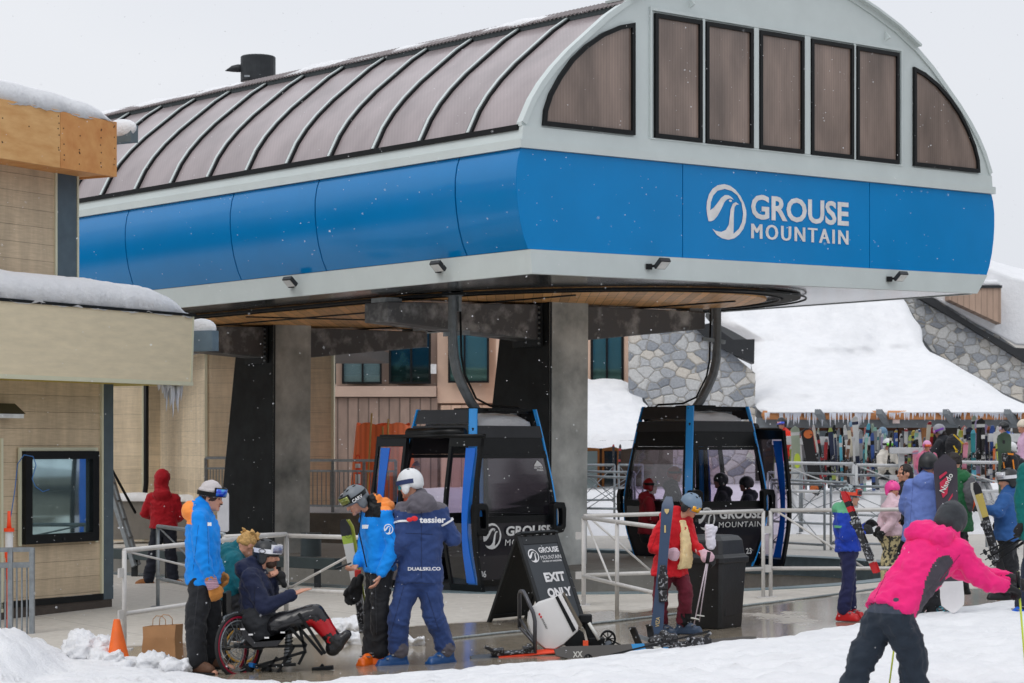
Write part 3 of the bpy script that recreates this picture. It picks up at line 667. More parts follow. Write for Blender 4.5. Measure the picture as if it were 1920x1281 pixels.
# ================================================================ booth on the left
BO=V((-5.106,28.35,0)); BD=V((.498,.867,0)); BN=V((.867,-.498,0))
def Bp(t,n,z): return BO+BD*t+BN*n+Z*z
def bt(px,n=0): o=BO+BN*n; return online(o,BD,px)
def bz(py,px,n=0): t=bt(px,n); return HC-(py-HY)/F_*(Bp(t,n,0).y)
SID=planks('booth_siding',C(204,184,155),.205,2,.07,.55,.03,.7,(2.5,2.5,26),.22)
SMO=mat('canopy_fibre_board',C(222,208,178),.65,0,.08,3,.05,30,det=7,stretch=(1,1,5))
TRIM=mat('cream_trim',C(212,210,184),.5,0,.04,4)
SLATE=mat('slate_blue_steel',C(84,98,106),.5,.1,.14,5)
def booth():
    r=thing('ticket_booth','tan plank-sided booth with slate posts, snow-laden canopy and black framed window',"booth",BO+Z*zg(BO.x,BO.y))
    g=zg(BO.x,BO.y)
    m=M(); m.prism([Bp(-8,-.02,g+.18),Bp(-.17,-.02,g+.18),Bp(-.17,-.02,2.95),Bp(-8,-.02,2.95)],-BN*3.2); w=m.build('wall',SID,r)
    m=M(); m.prism([Bp(-8,.0,g-.1),Bp(.02,.0,g-.1),Bp(.02,.0,g+.1),Bp(-8,.0,g+.1)],-BN*3.1); m.build('concrete_base',mat('base_dark_concrete',C(74,66,60),.8,0,.2,6,.2),r)
    m=M(); m.prism([Bp(-8,.012,g+.10),Bp(-.17,.012,g+.10),Bp(-.17,.012,g+.175),Bp(-8,.012,g+.175)],-BN*.06); m.build('sill_flashing',BLACK,r)
    m=M(); m.prism([Bp(-.15,.01,g+.1),Bp(.04,.01,g+.1),Bp(.04,.01,2.95),Bp(-.15,.01,2.95)],-BN*.2); m.build('post',SLATE,r,bevel=.006)
    m=M(); m.prism([Bp(-.19,.012,g+.18),Bp(-.155,.012,g+.18),Bp(-.155,.012,2.95),Bp(-.19,.012,2.95)],-BN*.05); m.build('corner_trim',TRIM,r)
    # canopy
    n=.7; t1=bt(363,n); t0=-9; zt=3.69; zb=2.83
    m=M(); m.prism([Bp(t0,n,zb),Bp(t1-.03,n,zb),Bp(t1,n,zt),Bp(t0,n,zt)],-BN*.06); fa=m.build('canopy_fascia',SMO,r)
    m=M(); m.prism([Bp(t0,n+.012,zb-.03),Bp(t1-.02,n+.012,zb-.03),Bp(t1-.02,n+.012,zb+.02),Bp(t0,n+.012,zb+.02)],-BN*.09)
    m.prism([Bp(t1-.065,n+.012,zb+.021),Bp(t1-.035,n+.012,zb+.021),Bp(t1+.0,n+.012,zt),Bp(t1-.03,n+.012,zt)],-BN*.09)
    m.build('edge_trim',TRIM,fa)
    m=M(); m.prism([Bp(t0,n-.065,zb-.02),Bp(t1-.07,n-.065,zb-.02),Bp(t1-.07,-3.0,zb-.02),Bp(t0,-3.0,zb-.02)],Z*.04); m.build('canopy_soffit',mat('soffit_yellow_board',C(190,170,70),.7),r)
    m=M(); m.prism([Bp(t0,n-.065,zt-.12),Bp(t1-.03,n-.065,zt-.12),Bp(t1-.03,-3.0,zt+.0),Bp(t0,-3.0,zt+.0)],Z*.08); m.build('canopy_roof',DARKG,r)
    m=M(); m.prism([Bp(t1-.09,n-.07,zb+.03),Bp(t1-.05,n-.07,zb+.03),Bp(t1-.02,n-.07,zt-.02),Bp(t1-.06,n-.07,zt-.02)],-BN*3.2); m.build('canopy_end_board',SMO,r)
    m=M()
    m.prism([Bp(t0,n+.02,zt),Bp(t1+.02,n+.02,zt),Bp(t1+.02,n+.02,zt+.035),Bp(t0,n+.02,zt+.035)],-BN*.5); m.build('roof_edge_flashing',BLACK,fa)
    # window
    a,b=bt(38),bt(176); z0,z1=bz(1020,60),bz(846,150)
    m=M(); fr=.07
    m.loft([[Bp(x,.0,z) for x,z in((a,z0),(b,z0),(b,z1),(a,z1))],[Bp(x,.09,z) for x,z in((a,z0),(b,z0),(b,z1),(a,z1))],[Bp(x,.09,z) for x,z in((a+fr*1.7,z0+fr*1.6),(b-fr*1.7,z0+fr*1.6),(b-fr*1.7,z1-fr*1.4),(a+fr*1.7,z1-fr*1.4))],[Bp(x,.0,z) for x,z in((a+fr*1.7,z0+fr*1.6),(b-fr*1.7,z0+fr*1.6),(b-fr*1.7,z1-fr*1.4),(a+fr*1.7,z1-fr*1.4))]],cap=False)
    wd=m.build('window',BLACK,r)
    m=M(); m.poly([Bp(a+fr,.03,z0+fr),Bp(b-fr,.03,z0+fr),Bp(b-fr,.03,z1-fr),Bp(a+fr,.03,z1-fr)])
    m.build('pane',mat('booth_glass',(.36,.50,.53),.03,.9,.12,2.6,0,spec=1),wd)
    m=M(); e=.045
    for q in(((a-e,z0-.02),(a-.004,z0-.02),(a-.004,z1+e),(a-e,z1+e)),((b+.004,z0-.02),(b+e,z0-.02),(b+e,z1+e),(b+.004,z1+e)),((a-.003,z1+.004),(b+.003,z1+.004),(b+.003,z1+e),(a-.003,z1+e))): m.prism([Bp(x,.03,z) for x,z in q],-BN*.03)
    m.build('window_trim',TRIM,wd)
    m=M(); am=(a+b)/2; m.box(Bp(am,.1,z0+.045),(.03,.02,.03),(BD,BN,Z)); m.build('latch',DARKG,wd)
    m=M(); t=bt(3); m.prism([Bp(t-.02,.012,z0-.8),Bp(t+.02,.012,z0-.8),Bp(t+.02,.012,bz(822,3)),Bp(t-.02,.012,bz(822,3))],-BN*.05); m.build('trim_strip',TRIM,r)
    # wall light
    t=bt(6); m=M(); z=bz(757,6); m.loft([[Bp(t-.35,0,z),Bp(t+.07,0,z),Bp(t+.07,0,z-.16),Bp(t-.35,0,z-.16)],[Bp(t-.35,.14,z),Bp(t+.05,.14,z),Bp(t+.17,.2,z-.12),Bp(t-.35,.2,z-.12)]]); l=m.build('wall_light',mat('lamp_bronze',C(56,52,40),.4),r)
    m=M(); m.prism([Bp(t-.35,.19,z-.125),Bp(t+.15,.19,z-.125),Bp(t+.15,.19,z-.175),Bp(t-.35,.19,z-.175)],-BN*.15); m.build('diffuser',mat('lamp_lens',(.6,.62,.62),.2),l)
    # upper storey
    tc=bt(147); tp=bt(103)
    m=M(); m.prism([Bp(-8,-.01,3.5),Bp(tp-.0,-.01,3.5),Bp(tp-.0,-.01,5.5),Bp(-8,-.01,5.5)],-BN*3.0); m.build('upper_wall',SID,r)
    m=M(); m.prism([Bp(tp+.035,.0,3.5),Bp(tc-.03,.0,3.5),Bp(tc-.03,.0,5.45),Bp(tp+.035,.0,5.45)],-BN*.3); m.build('upper_post',SLATE,r)
    m=M(); m.prism([Bp(tp+.0,.012,3.5),Bp(tp+.034,.012,3.5),Bp(tp+.034,.012,5.45),Bp(tp+.0,.012,5.45)],-BN*.1); m.prism([Bp(tc-.03,.012,3.5),Bp(tc,.012,3.5),Bp(tc,.012,5.45),Bp(tc-.03,.012,5.45)],-BN*.3); m.build('upper_trim',TRIM,r)
    n=.5; t1=bt(219,n); PLY=mat('raw_plywood',C(206,150,88),.6,0,.2,2.2,.08,12,col2=C(226,180,120),stretch=(1.2,1.2,4),det=8)
    PL2=mat('raw_plywood_new',C(200,132,70),.6,0,.2,5,.08,12,col2=C(218,160,96),det=8)
    zt,zb=6.06,5.37; tm=bt(113,n)
    m=M(); m.prism([Bp(-8,n,zb),Bp(tm-.003,n,zb),Bp(tm-.003,n,zt),Bp(-8,n,zt)],-BN*.05); m.build('plywood_fascia',PLY,r)
    m=M(); m.prism([Bp(tm+.003,n,zb),Bp(t1,n,zb),Bp(t1,n,zt-.01),Bp(tm+.003,n,zt-.01)],-BN*.05)
    m.prism([Bp(t1,n-.052,zb),Bp(t1,n-.052,zt-.01),Bp(t1-.04,n-.052,zt-.01),Bp(t1-.04,n-.052,zb)],-BN*2.6); m.build('plywood_fascia',PL2,r)
    m=M(); m.prism([Bp(-8,n-.052,zb+.02),Bp(t1-.042,n-.052,zb+.02),Bp(t1-.042,-2.8,zb+.02),Bp(-8,-2.8,zb+.02)],Z*.03); m.build('plywood_soffit',PL2,r)
    m=M(); m.prism([Bp(-8,n-.052,zt-.04),Bp(t1-.042,n-.052,zt-.04),Bp(t1-.042,-2.8,zt+.02),Bp(-8,-2.8,zt+.02)],Z*.03); m.build('upper_roof',BLACK,r)
    # beam stub of the canopy
    t=bt(374,.2); m=M(); m.box(Bp(t+.02,.2,3.42),(.14,.5,.27),(BD,BN,Z)); m.build('beam_end',mat('beam_end_blue_grey',C(112,132,146),.5,.1),r)
    t=bt(232,.2); m=M(); m.box(Bp(t-.03,.2,bz(253,232,.2)),(.14,.4,.22),(BD,BN,Z)); m.build('beam_end',mat('beam_end_slate',C(96,110,116),.5,.1),r)
    # nail marks on plywood
    m=M(); rg=random.Random(4)
    for k in range(34):
        t=rg.choice([tm-.03,tm+.06,t1-.05,tm+.35,tm-1.0,tm-.55,t1-.3]); q=Bp(t+rg.uniform(-.01,.01),n+.002,rg.uniform(zb+.04,zt-.04)); m.box(q,(.014,.004,.014),(BD,BN,Z))
    m.build('nail_marks',mat('nail_dark',(.05,.02,.01),.6),r)['kind']='stuff'
    return r
booth()
def caps():
    n=.74; t1=bt(367,n)
    rt=thing('canopy_snow','thick white snow on the tan booth canopy','snow',Bp(t1,n,3.73))
    def shape(name,t0,t1,n0,n1,z,prof,seed,root,amp=.02):
        """prof(t)->height at distance t from the right end"""
        m=M(); nx,ny=150,26
        top=[];L=t1-t0
        for j in range(ny+1):
            for i in range(nx+1):
                s=i/nx; e=j/ny; t=t1-L*s**1.2; nn=n0+(n1-n0)*e
                d=nn; de=min(e*(abs(n1-n0)),99); k=min(1,de/.34); k=1-(1-k)**2.6; k=k**.55 if k>0 else 0
                ds=t1-t; h=prof(ds)*k
                p=Bp(t,nn,z); dr=.02*noise.noise(p*6) ;
                h+=(.02*noise.noise(p*2.2)+.008*noise.noise(p*9)+.005*noise.noise(p*25))*k
                out=0
                if j==0: h=-.035+.04*noise.noise(p*3)+.02*noise.noise(p*14); 
                if j==1: h=max(h,.02); 
                m.v.append(p+Z*(h)+BN*(dr*(1-k)-.02*(j==0)))
        for j in range(ny):
            for i in range(nx):
                q=j*(nx+1)+i; m.f.append([q,q+1,q+nx+2,q+nx+1]); m.m.append(0)
        # underside lip
        base=len(m.v)
        for i in range(nx+1): p=m.v[i]; m.v.append(p-BN*.2+Z*.03)
        for i in range(nx): m.f.append([i,i+1,base+i+1,base+i]); m.m.append(0)
        # end
        m.build(name,SNOW,root,smooth=True)
    pr=[(0,.0),(.1,.06),(.22,.16),(.4,.25),(.6,.30),(.9,.33),(1.5,.345),(3,.36),(10,.36)]
    def itp(pr):
        def f(x):
            for (a,b),(c,d) in zip(pr,pr[1:]):
                if a<=x<=c: return b+(d-b)*(x-a)/(c-a)
            return pr[-1][1]
        return f
    shape('snow_layer',-9,t1,n,-2.4,3.72,itp(pr),1,rt)
    n=.53; t1=bt(219,n)
    rt=thing('roof_snow','white snow on top of the plywood fascia of the booth','snow',Bp(t1,n,6.08))
    shape('snow_layer',-8,t1,n,-2.4,6.07,itp([(0,0),(.06,.05),(.2,.13),(.45,.2),(.9,.24),(2,.27),(9,.27)]),2,rt)
    for (px,py,s,lb) in ((375,617,.07,'small snow cap on the blue grey beam end under the canopy'),(229,242,.06,'small snow cap on the slate beam end beside the plywood')):
        t=bt(px,.2); q=Bp(t+(.02 if px>300 else -.03),.2,bz(py,px,.2)); rt=thing('beam_snow',lb,'snow',q); m=M(); m.ell(q,(.07,.26,s*2.0),(BD,BN,Z),16); m.build('snow_cap',SNOW,rt,smooth=True)
caps()
def icicles():
    n=.55; t0=bt(304,n); r=thing('icicles','cluster of clear icicles hanging from the canopy end','icicles',Bp(t0,n,2.80)); m=M(); rg=random.Random(3)
    ICE=mat('ice',C(215,218,226),.12,0,.1,5,.2,20,spec=.8)
    for px,l in [(306,.08),(309,.12),(313,.10),(317,.18),(320,.26),(323,.34),(325,.43),(328,.30),(331,.36),(333,.28),(335,.22),(337,.16),(339,.12),(347,.2),(318,.12),(327,.2),(322,.16)]:
        t=bt(px,n); p=Bp(t,n+rg.uniform(-.1,.03),2.81); k=5
        m.tube([p+V((rg.uniform(-.004,.004),0,-l*i/k)) for i in range(k+1)],[.022*(1-i/k)**.8*(1+.4*rg.random())+.0015 for i in range(k+1)],6)
    m.build('icicle_cluster',ICE,r,smooth=True)
icicles()
def tan_building():
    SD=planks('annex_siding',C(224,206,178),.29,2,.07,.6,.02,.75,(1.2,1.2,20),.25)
    SDL=planks('annex_siding_shaded',C(216,198,170),.25,2,.1,.6,.02,.75,(1.2,1.2,20),.25)  # darker copy of the siding, shade of the recessed side in its colour
    o=P(505,1000,44); r=thing('annex_building','tan plank-sided annex with cream corner trims behind the lift piers','building',V((o.x,o.y,zg(o.x,44))))
    def panel(a,b,y,zt,mt,name='wall',th=.3,zb=-.4):
        pa=P(a,840,y); pb=P(b,840,y); m=M(); m.prism([V((pa.x,y,zb)),V((pb.x,y,zb)),V((pb.x,y,zt)),V((pa.x,y,zt))],(0,th,0)); return m.build(name,mt,r)
    panel(385,625,44,3.95,SD)
    for a in(384,621): panel(a,a+5,43.98,3.95,TRIM,'corner_trim')
    panel(384,432,43.9,3.98,TRIM,'eave_trim',.1,3.90)
    pa=P(384,840,44.3); pb=P(300,840,49.5)
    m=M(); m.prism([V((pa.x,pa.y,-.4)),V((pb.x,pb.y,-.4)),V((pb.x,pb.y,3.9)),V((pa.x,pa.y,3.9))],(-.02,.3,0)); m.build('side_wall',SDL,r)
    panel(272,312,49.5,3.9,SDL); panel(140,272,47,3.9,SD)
    panel(266,270,46.9,3.9,TRIM,'corner_trim')
    m=M(); a=V((P(385,0,44).x,43.7,3.96)); m.prism([a,a+V((-3.5,5,0)),a+V((-3.5,8,0)),a+V((3.2,8,0)),V((P(640,0,44).x,43.7,3.96))],(0,0,.25)); m.build('roof',DARKG,r)
    # downpipe
    m=M(); q=lambda px,py:P(px,py,46.7); m.tube([q(274,640),q(274,905),q(272,925),q(262,942),q(260,958),q(258,973),q(247,978)],.055,8); m.build('downpipe',BLACK,r,smooth=True)
    # low concrete ledge with snow in front of the walls
    r2=thing('concrete_ledge','low grey concrete retaining ledge at the annex foot behind the man in red','ledge',P(300,1000,45.5))
    m=M(); m.prism([P(200,1012,45.5),P(400,1012,45.5),P(400,942,45.5),P(200,938,45.5)],(0,.7,0)); m.build('ledge_wall',mat('ledge_concrete',C(128,124,118),.85,0,.15,4,.2),r2)
    s=P(200,938,45.45); slab('ledge_snow',s,P(400,940,45.45)-s,V((0,.8,0)),40,8,.13,.2,.4,r2,seed=5)
tan_building()
# ================================================================ lodge
def facade(root,name,mt,pts,Y,th=.3,bevel=0): m=M(); m.prism([P(a,b,Y) for a,b in pts],(0,th,0)); return m.build(name,mt,root,bevel=bevel)
def lodge():
    o=P(1000,980,56); r=thing('lodge','brown batten lodge with teal glass windows, stone walls and deep snow roofs','lodge',V((o.x,o.y,zg(o.x,56))))
    BAT=planks('brown_batten',C(150,128,116),.26,0,.10,.45,.14,.8,(3,3,1),.3)
    PINK=mat('mauve_trim_board',C(190,164,148),.7,0,.06,2); PK2=mat('salmon_trim_board',C(218,186,164),.7,0,.06,2)
    facade(r,'wall',PINK,[(600,1010),(935,1010),(935,560),(600,560)],56.2)
    facade(r,'batten_cladding',BAT,[(610,1005),(820,1005),(820,746),(610,746)],56.0,.15)
    facade(r,'batten_cladding',planks('salmon_batten',C(208,176,154),.26,0,.05,.6,.1,.8,(3,3,1),.1),[(826,1005),(930,1005),(930,760),(826,760)],56.0,.15)
    facade(r,'band_board',PINK,[(610,744),(818,744),(818,724),(610,724)],55.9,.25)
    facade(r,'band_board',PK2,[(820,756),(930,756),(930,560),(820,560)],56.05,.12)
    TEAL=mat('teal_window_glass',(.10,.20,.18),.03,.55,.1,.9,0,spec=1)
    PALE=mat('pale_window_glass',(.45,.68,.72),.03,.8,.1,1,0,spec=1)
    DK=mat('dark_window_glass',C(14,34,34),.05,.1,.5,2,0,spec=1,col2=C(38,66,64),thr=(.55,.7))
    for (a,b,t,bt_,Y,mulx,gm) in ((641,716,600,720,55.95,680,PALE),(729,808,596,720,55.95,771,DK),(840,917,590,718,55.85,871,TEAL),(1108,1169,600,720,54.95,1138,TEAL),(624,630,640,720,55.95,None,PALE)):
        m=M(); w=4; O=[(a,bt_),(b,bt_),(b,t),(a,t)]; I=[(a+w,bt_-w),(b-w if b-a>8 else b-1,bt_-w),(b-w if b-a>8 else b-1,t+w),(a+w if b-a>8 else a+1,t+w)]
        m.loft([[P(x,y,Y) for x,y in O],[P(x,y,Y-.08) for x,y in O],[P(x,y,Y-.08) for x,y in I],[P(x,y,Y) for x,y in I]],cap=False)
        if mulx: m.bar(P(mulx,bt_-w,Y-.05),P(mulx,t+w,Y-.05),.06,.05)
        f=m.build('window',BLACK,r); m=M(); m.poly([P(x,y,Y-.02) for x,y in I]); m.build('pane',gm,f)
    m=M(); m.box(P(813,692,55.9),(.14,.1,.24)); m.build('junction_box',mat('white_box',(.7,.7,.7),.5),r)
    # dark frames and reflected forest read through texture; posts of the middle bay
    facade(r,'post',PK2,[(1096,800),(1107,800),(1107,560),(1096,560)],54.9,.3)
    facade(r,'post',PK2,[(1170,740),(1182,740),(1182,600),(1170,600)],54.9,.3)
    facade(r,'wall',PK2,[(930,1000),(1182,1000),(1182,560),(930,560)],55.0,.3)
    # porch roof (snow covered) and its front
    a=P(1085,826,50.5); b=P(1262,826,50.5); a2=P(1085,735,54.6); b2=P(1190,722,54.6)
    m=M(); m.loft([[a,b,b2,a2],[p-Z*.14 for p in(a,b,b2,a2)]]); m.build('porch_roof',DARKG,r)
    m=M(); nx,ny=50,26
    for j in range(ny+1):
        for i in range(nx+1):
            s=i/nx;t=j/ny; rgt=1262+(1196-1262)*t; px=1040+(rgt-1040)*s; p=P(px,826-t*(826-728),50.4+t*4.2)
            e=min(1,min((1-s)*nx*.1,t*ny*.14+.12,.4+j)); p.z+=.22*e*(1+.35*noise.noise(p*.9))+.05*noise.noise(p*4)
            if j==0: p.z-=.2
            m.v.append(p)
    for j in range(ny):
        for i in range(nx): q=j*(nx+1)+i; m.f.append([q,q+1,q+nx+2,q+nx+1]); m.m.append(0)
    m.build('porch_snow',SNOW,r,smooth=True)
    facade(r,'porch_beam',mat('grey_blue_beam',C(126,138,148),.7),[(1090,831),(1262,831),(1262,825),(1090,825)],50.6,.2)
    OR=mat('orange_wood_frame',C(168,104,44),.6,0,.2,3,.05)
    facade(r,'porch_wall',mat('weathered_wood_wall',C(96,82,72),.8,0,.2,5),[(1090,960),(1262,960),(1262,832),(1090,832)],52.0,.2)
    for a,b in((1096,1120),(1133,1157)):
        f=facade(r,'door',OR,[(a-4,940),(b+4,940),(b+4,838),(a-4,838)],51.9,.1)
        m=M(); m.prism([P(a,932,51.88),P(b,932,51.88),P(b,846,51.88),P(a,846,51.88)],(0,.03,0)); m.build('pane',mat('door_glass_pale' if a<1100 else 'door_glass_dark',C(150,166,166) if a<1100 else C(34,44,44),.08,0,.1,1,spec=1),f)
    # stone wall, middle
    facade(r,'stone_wall',STONE,[(1180,1000),(1416,1000),(1416,700),(1345,640),(1300,600),(1180,580)],53.6,.5)
    facade(r,'rake_board',mat('rake_black',(.02,.022,.025),.5),[(1300,612),(1345,650),(1414,682),(1415,636),(1375,637),(1330,606)],53.4,.6)
    # stone gable, right
    facade(r,'stone_wall',STONE,[(1640,540),(1740,545),(1830,600),(1960,690),(1960,900),(1640,900)],61,.6)
    facade(r,'rake_board',mat('rake_black',(.02,.022,.025),.5),[(1718,556),(1738,552),(1830,612),(1902,652),(1960,655),(1960,695),(1920,678),(1860,640),(1800,603)],60.7,.6)
    facade(r,'eave_trim',mat('dark_bronze_trim',C(60,54,50),.6),[(1735,655),(1745,657),(1826,703),(1815,705),(1770,682)],60.6,.2)
    # big roof with deep snow
    L=[(1318,640),(1330,600),(1345,570),(1360,545)]
    rows=[]  # py at eave -> top, left px, right px, depth
    prof=[(776,1430,1990,53.0),(768,1421,1960,53.2),(758,1416,1925,53.8),(738,1414,1880,54.8),(700,1412,1818,56.4),(660,1412,1748,58.0),(640,1408,1732,58.7),(610,1350,1722,59.4),(580,1325,1705,60.0),(550,1335,1690,60.6),(525,1345,1680,61)]
    m=M(); nx=90
    sub=[]
    for (a,b) in zip(prof,prof[1:]):
        for k in range(5): t=k/5; sub.append(tuple(x+(y-x)*t for x,y in zip(a,b)))
    sub.append(prof[-1]); ny=len(sub)-1
    for j,(py,l,rr,Y) in enumerate(sub):
        for i in range(nx+1):
            s=i/nx; px=l+(rr-l)*s; p=P(px,py,Y); e=min(1,min(s,1-s)*14); q=V((p.x*.35,p.y*.35,0))
            p.y-=.6*(e**.5)+.65*noise.noise(q)*e+.22*noise.noise(q*4)*e+.06*noise.noise(q*12)*e; p.x+=.12*noise.noise(V((0,py*.03,1 if i<nx/2 else 5)))*(1-e)
            # slumped hollow
            dx=(px-1640)/90; dy=(py-668)/16; p.y+=.5*math.exp(-dx*dx-dy*dy)
            if j==0: p.y+=.5; p.z+=.05*noise.noise(V((p.x*2,0,0)))
            m.v.append(p)
    for j in range(ny):
        for i in range(nx): q=j*(nx+1)+i; m.f.append([q,q+1,q+nx+2,q+nx+1]); m.m.append(0)
    m.build('roof_snow',SNOW,r,smooth=True)
    m=M(); m.loft([[P(l,py-2,Y+.6) for py,l,rr,Y in prof]+[P(rr,py-2,Y+.6) for py,l,rr,Y in reversed(prof)],[P(l,py-2,Y+.6)+V((0,.5,-.2)) for py,l,rr,Y in prof]+[P(rr,py-2,Y+.6)+V((0,.5,-.2)) for py,l,rr,Y in reversed(prof)]]); m.build('roof_deck',DARKG,r)
    # right upper roof snow and clerestory
    m=M(); m.loft([[P(x,y,60.9) for x,y in((1720,556),(1735,550),(1830,608),(1905,648),(1990,652),(1990,540),(1900,520),(1760,470))],[P(x,y,64) for x,y in((1720,540),(1735,530),(1830,560),(1905,600),(1990,620),(1990,520),(1900,500),(1760,460))]]); m.build('upper_roof_snow',SNOW,r,smooth=False,bevel=.15)
    facade(r,'clerestory',planks('tan_batten',C(176,150,132),.16,0,.06,.6,.12,.8,(3,3,1),.1),[(1780,562),(1877,607),(1877,537),(1780,537)],60.3,1.5)
    facade(r,'clerestory_cap',SNOW,[(1826,536),(1877,536),(1873,524),(1830,526)],60.3,1.4,bevel=.06)
    facade(r,'clerestory_trim',DARKG,[(1824,540),(1879,540),(1879,535),(1824,535)],60.25,1.6)
    # eave: logs, grey beam, dark recess with doors
    ORL=mat('orange_log',C(176,110,58),.6,0,.25,3,.1,col2=C(200,140,90))
    for a,b in((1428,1540),(1500,1660),(1662,1790),(1800,1898),(1906,1990)):
        m=M(); m.tube([P(a,779,52.9),P(a+3,778.5,52.9),P(b-6,778.5,52.9),P(b,780,52.9)],[.03,.11,.11,.03],10); m.build('eave_log',ORL,r,smooth=True)
    facade(r,'eave_beam',mat('grey_eave_beam',C(112,118,122),.7,0,.15,4),[(1420,802),(1990,802),(1990,784),(1420,784)],53.1,.3)
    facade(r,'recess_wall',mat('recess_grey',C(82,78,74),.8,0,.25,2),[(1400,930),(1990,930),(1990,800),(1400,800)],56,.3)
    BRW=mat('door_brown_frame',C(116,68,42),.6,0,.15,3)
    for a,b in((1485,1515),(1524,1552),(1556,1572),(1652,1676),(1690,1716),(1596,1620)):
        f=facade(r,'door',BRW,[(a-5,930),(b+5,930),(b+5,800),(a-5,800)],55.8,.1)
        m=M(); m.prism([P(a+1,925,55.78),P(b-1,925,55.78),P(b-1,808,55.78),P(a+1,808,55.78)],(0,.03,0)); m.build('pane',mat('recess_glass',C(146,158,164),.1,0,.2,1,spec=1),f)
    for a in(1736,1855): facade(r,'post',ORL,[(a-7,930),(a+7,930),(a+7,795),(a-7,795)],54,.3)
    for a in(1535,1650,1775,1890):
        m=M(); m.bar(P(a-2,772,52.3),P(a+14,794,53.2),.14,.12); m.build('rafter_tail',mat('grey_eave_beam',C(112,118,122),.7),r)
    facade(r,'notice',mat('notice_white',C(214,196,190),.6),[(1674,794),(1687,794),(1687,782),(1674,782)],52.9,.02)
    ICE=mat('ice',C(215,218,226),.12)
    m=M(); rg=random.Random(8)
    for k in range(150):
        px=rg.uniform(1432,1915); l=rg.uniform(.06,.28)*(1.2 if px<1640 else .7); p=P(px,774,52.72); m.tube([p,p-Z*l*.5,p-Z*l],[.03,.018,.003],5)
    o=m.build('icicle_fringe',ICE,r); o['kind']='stuff'
    return r
lodge()
# far snowy slope behind at the right and cables
def farhill():
    m=M(); m.prism([P(1870,640,80),P(2100,640,80),P(2100,560,80),P(1990,552,80),P(1920,552,80),P(1890,546,80)],(0,6,0)); struct(m.build('far_snow_slope',SNOW,bevel=.5))
    r=thing('haul_cable','two thin dark cables rising to the right behind the lodge','cable',P(1895,549,90))
    for a,b in((549,538),(552,541)):
        m=M(); m.tube([P(1888,a,90),P(2000,b-14,90)],.03,5); m.build('cable_strand',BLACK,r)
farhill()
# ================================================================ gondola cabins
HP=[(0,.66),(.12,.70),(.3,.74),(.5,.785),(.7,.815),(.9,.825),(1.1,.82),(1.3,.80),(1.5,.775),(1.7,.745),(1.9,.715),(2.1,.685),(2.25,.66),(2.47,.62)]
def hw(z):
    for (a,b),(c,d) in zip(HP,HP[1:]):
        if a<=z<=c: return b+(d-b)*(z-a)/(c-a)
    return HP[-1][1] if z>0 else HP[0][1]
CH=.085
SIDE={0:(V((-1,0,0)),V((0,-1,0))),1:(V((0,-1,0)),V((1,0,0))),2:(V((1,0,0)),V((0,1,0))),3:(V((0,1,0)),V((-1,0,0)))}
def fp(side,z,s,out=0,absx=None):
    n,t=SIDE[side]; h=hw(z); return n*(h+out)+t*((h-CH)*s if absx is None else absx)+Z*z
def patch(m,side,z0,z1,s0,s1,out=0,th=.025,mi=0,ab=False,n=None):
    n=n or max(2,int((z1-z0)/.1)); zs=[z0+(z1-z0)*k/n for k in range(n+1)]
    f=(lambda z,s,o:fp(side,z,0,o,s)) if ab else (lambda z,s,o:fp(side,z,s,o))
    m.loft([[f(z,s0,out),f(z,s1,out),f(z,s1,out-th),f(z,s0,out-th)] for z in zs],mi)
def sheet(m,side,z0,z1,s0,s1,out=0,ab=False):
    n=max(2,int((z1-z0)/.1)); f=(lambda z,s,o:fp(side,z,0,o,s)) if ab else (lambda z,s,o:fp(side,z,s,o))
    m.loft([[f(z0+(z1-z0)*k/n,s0,out),f(z0+(z1-z0)*k/n,s1,out)] for k in range(n+1)],0,False,False)
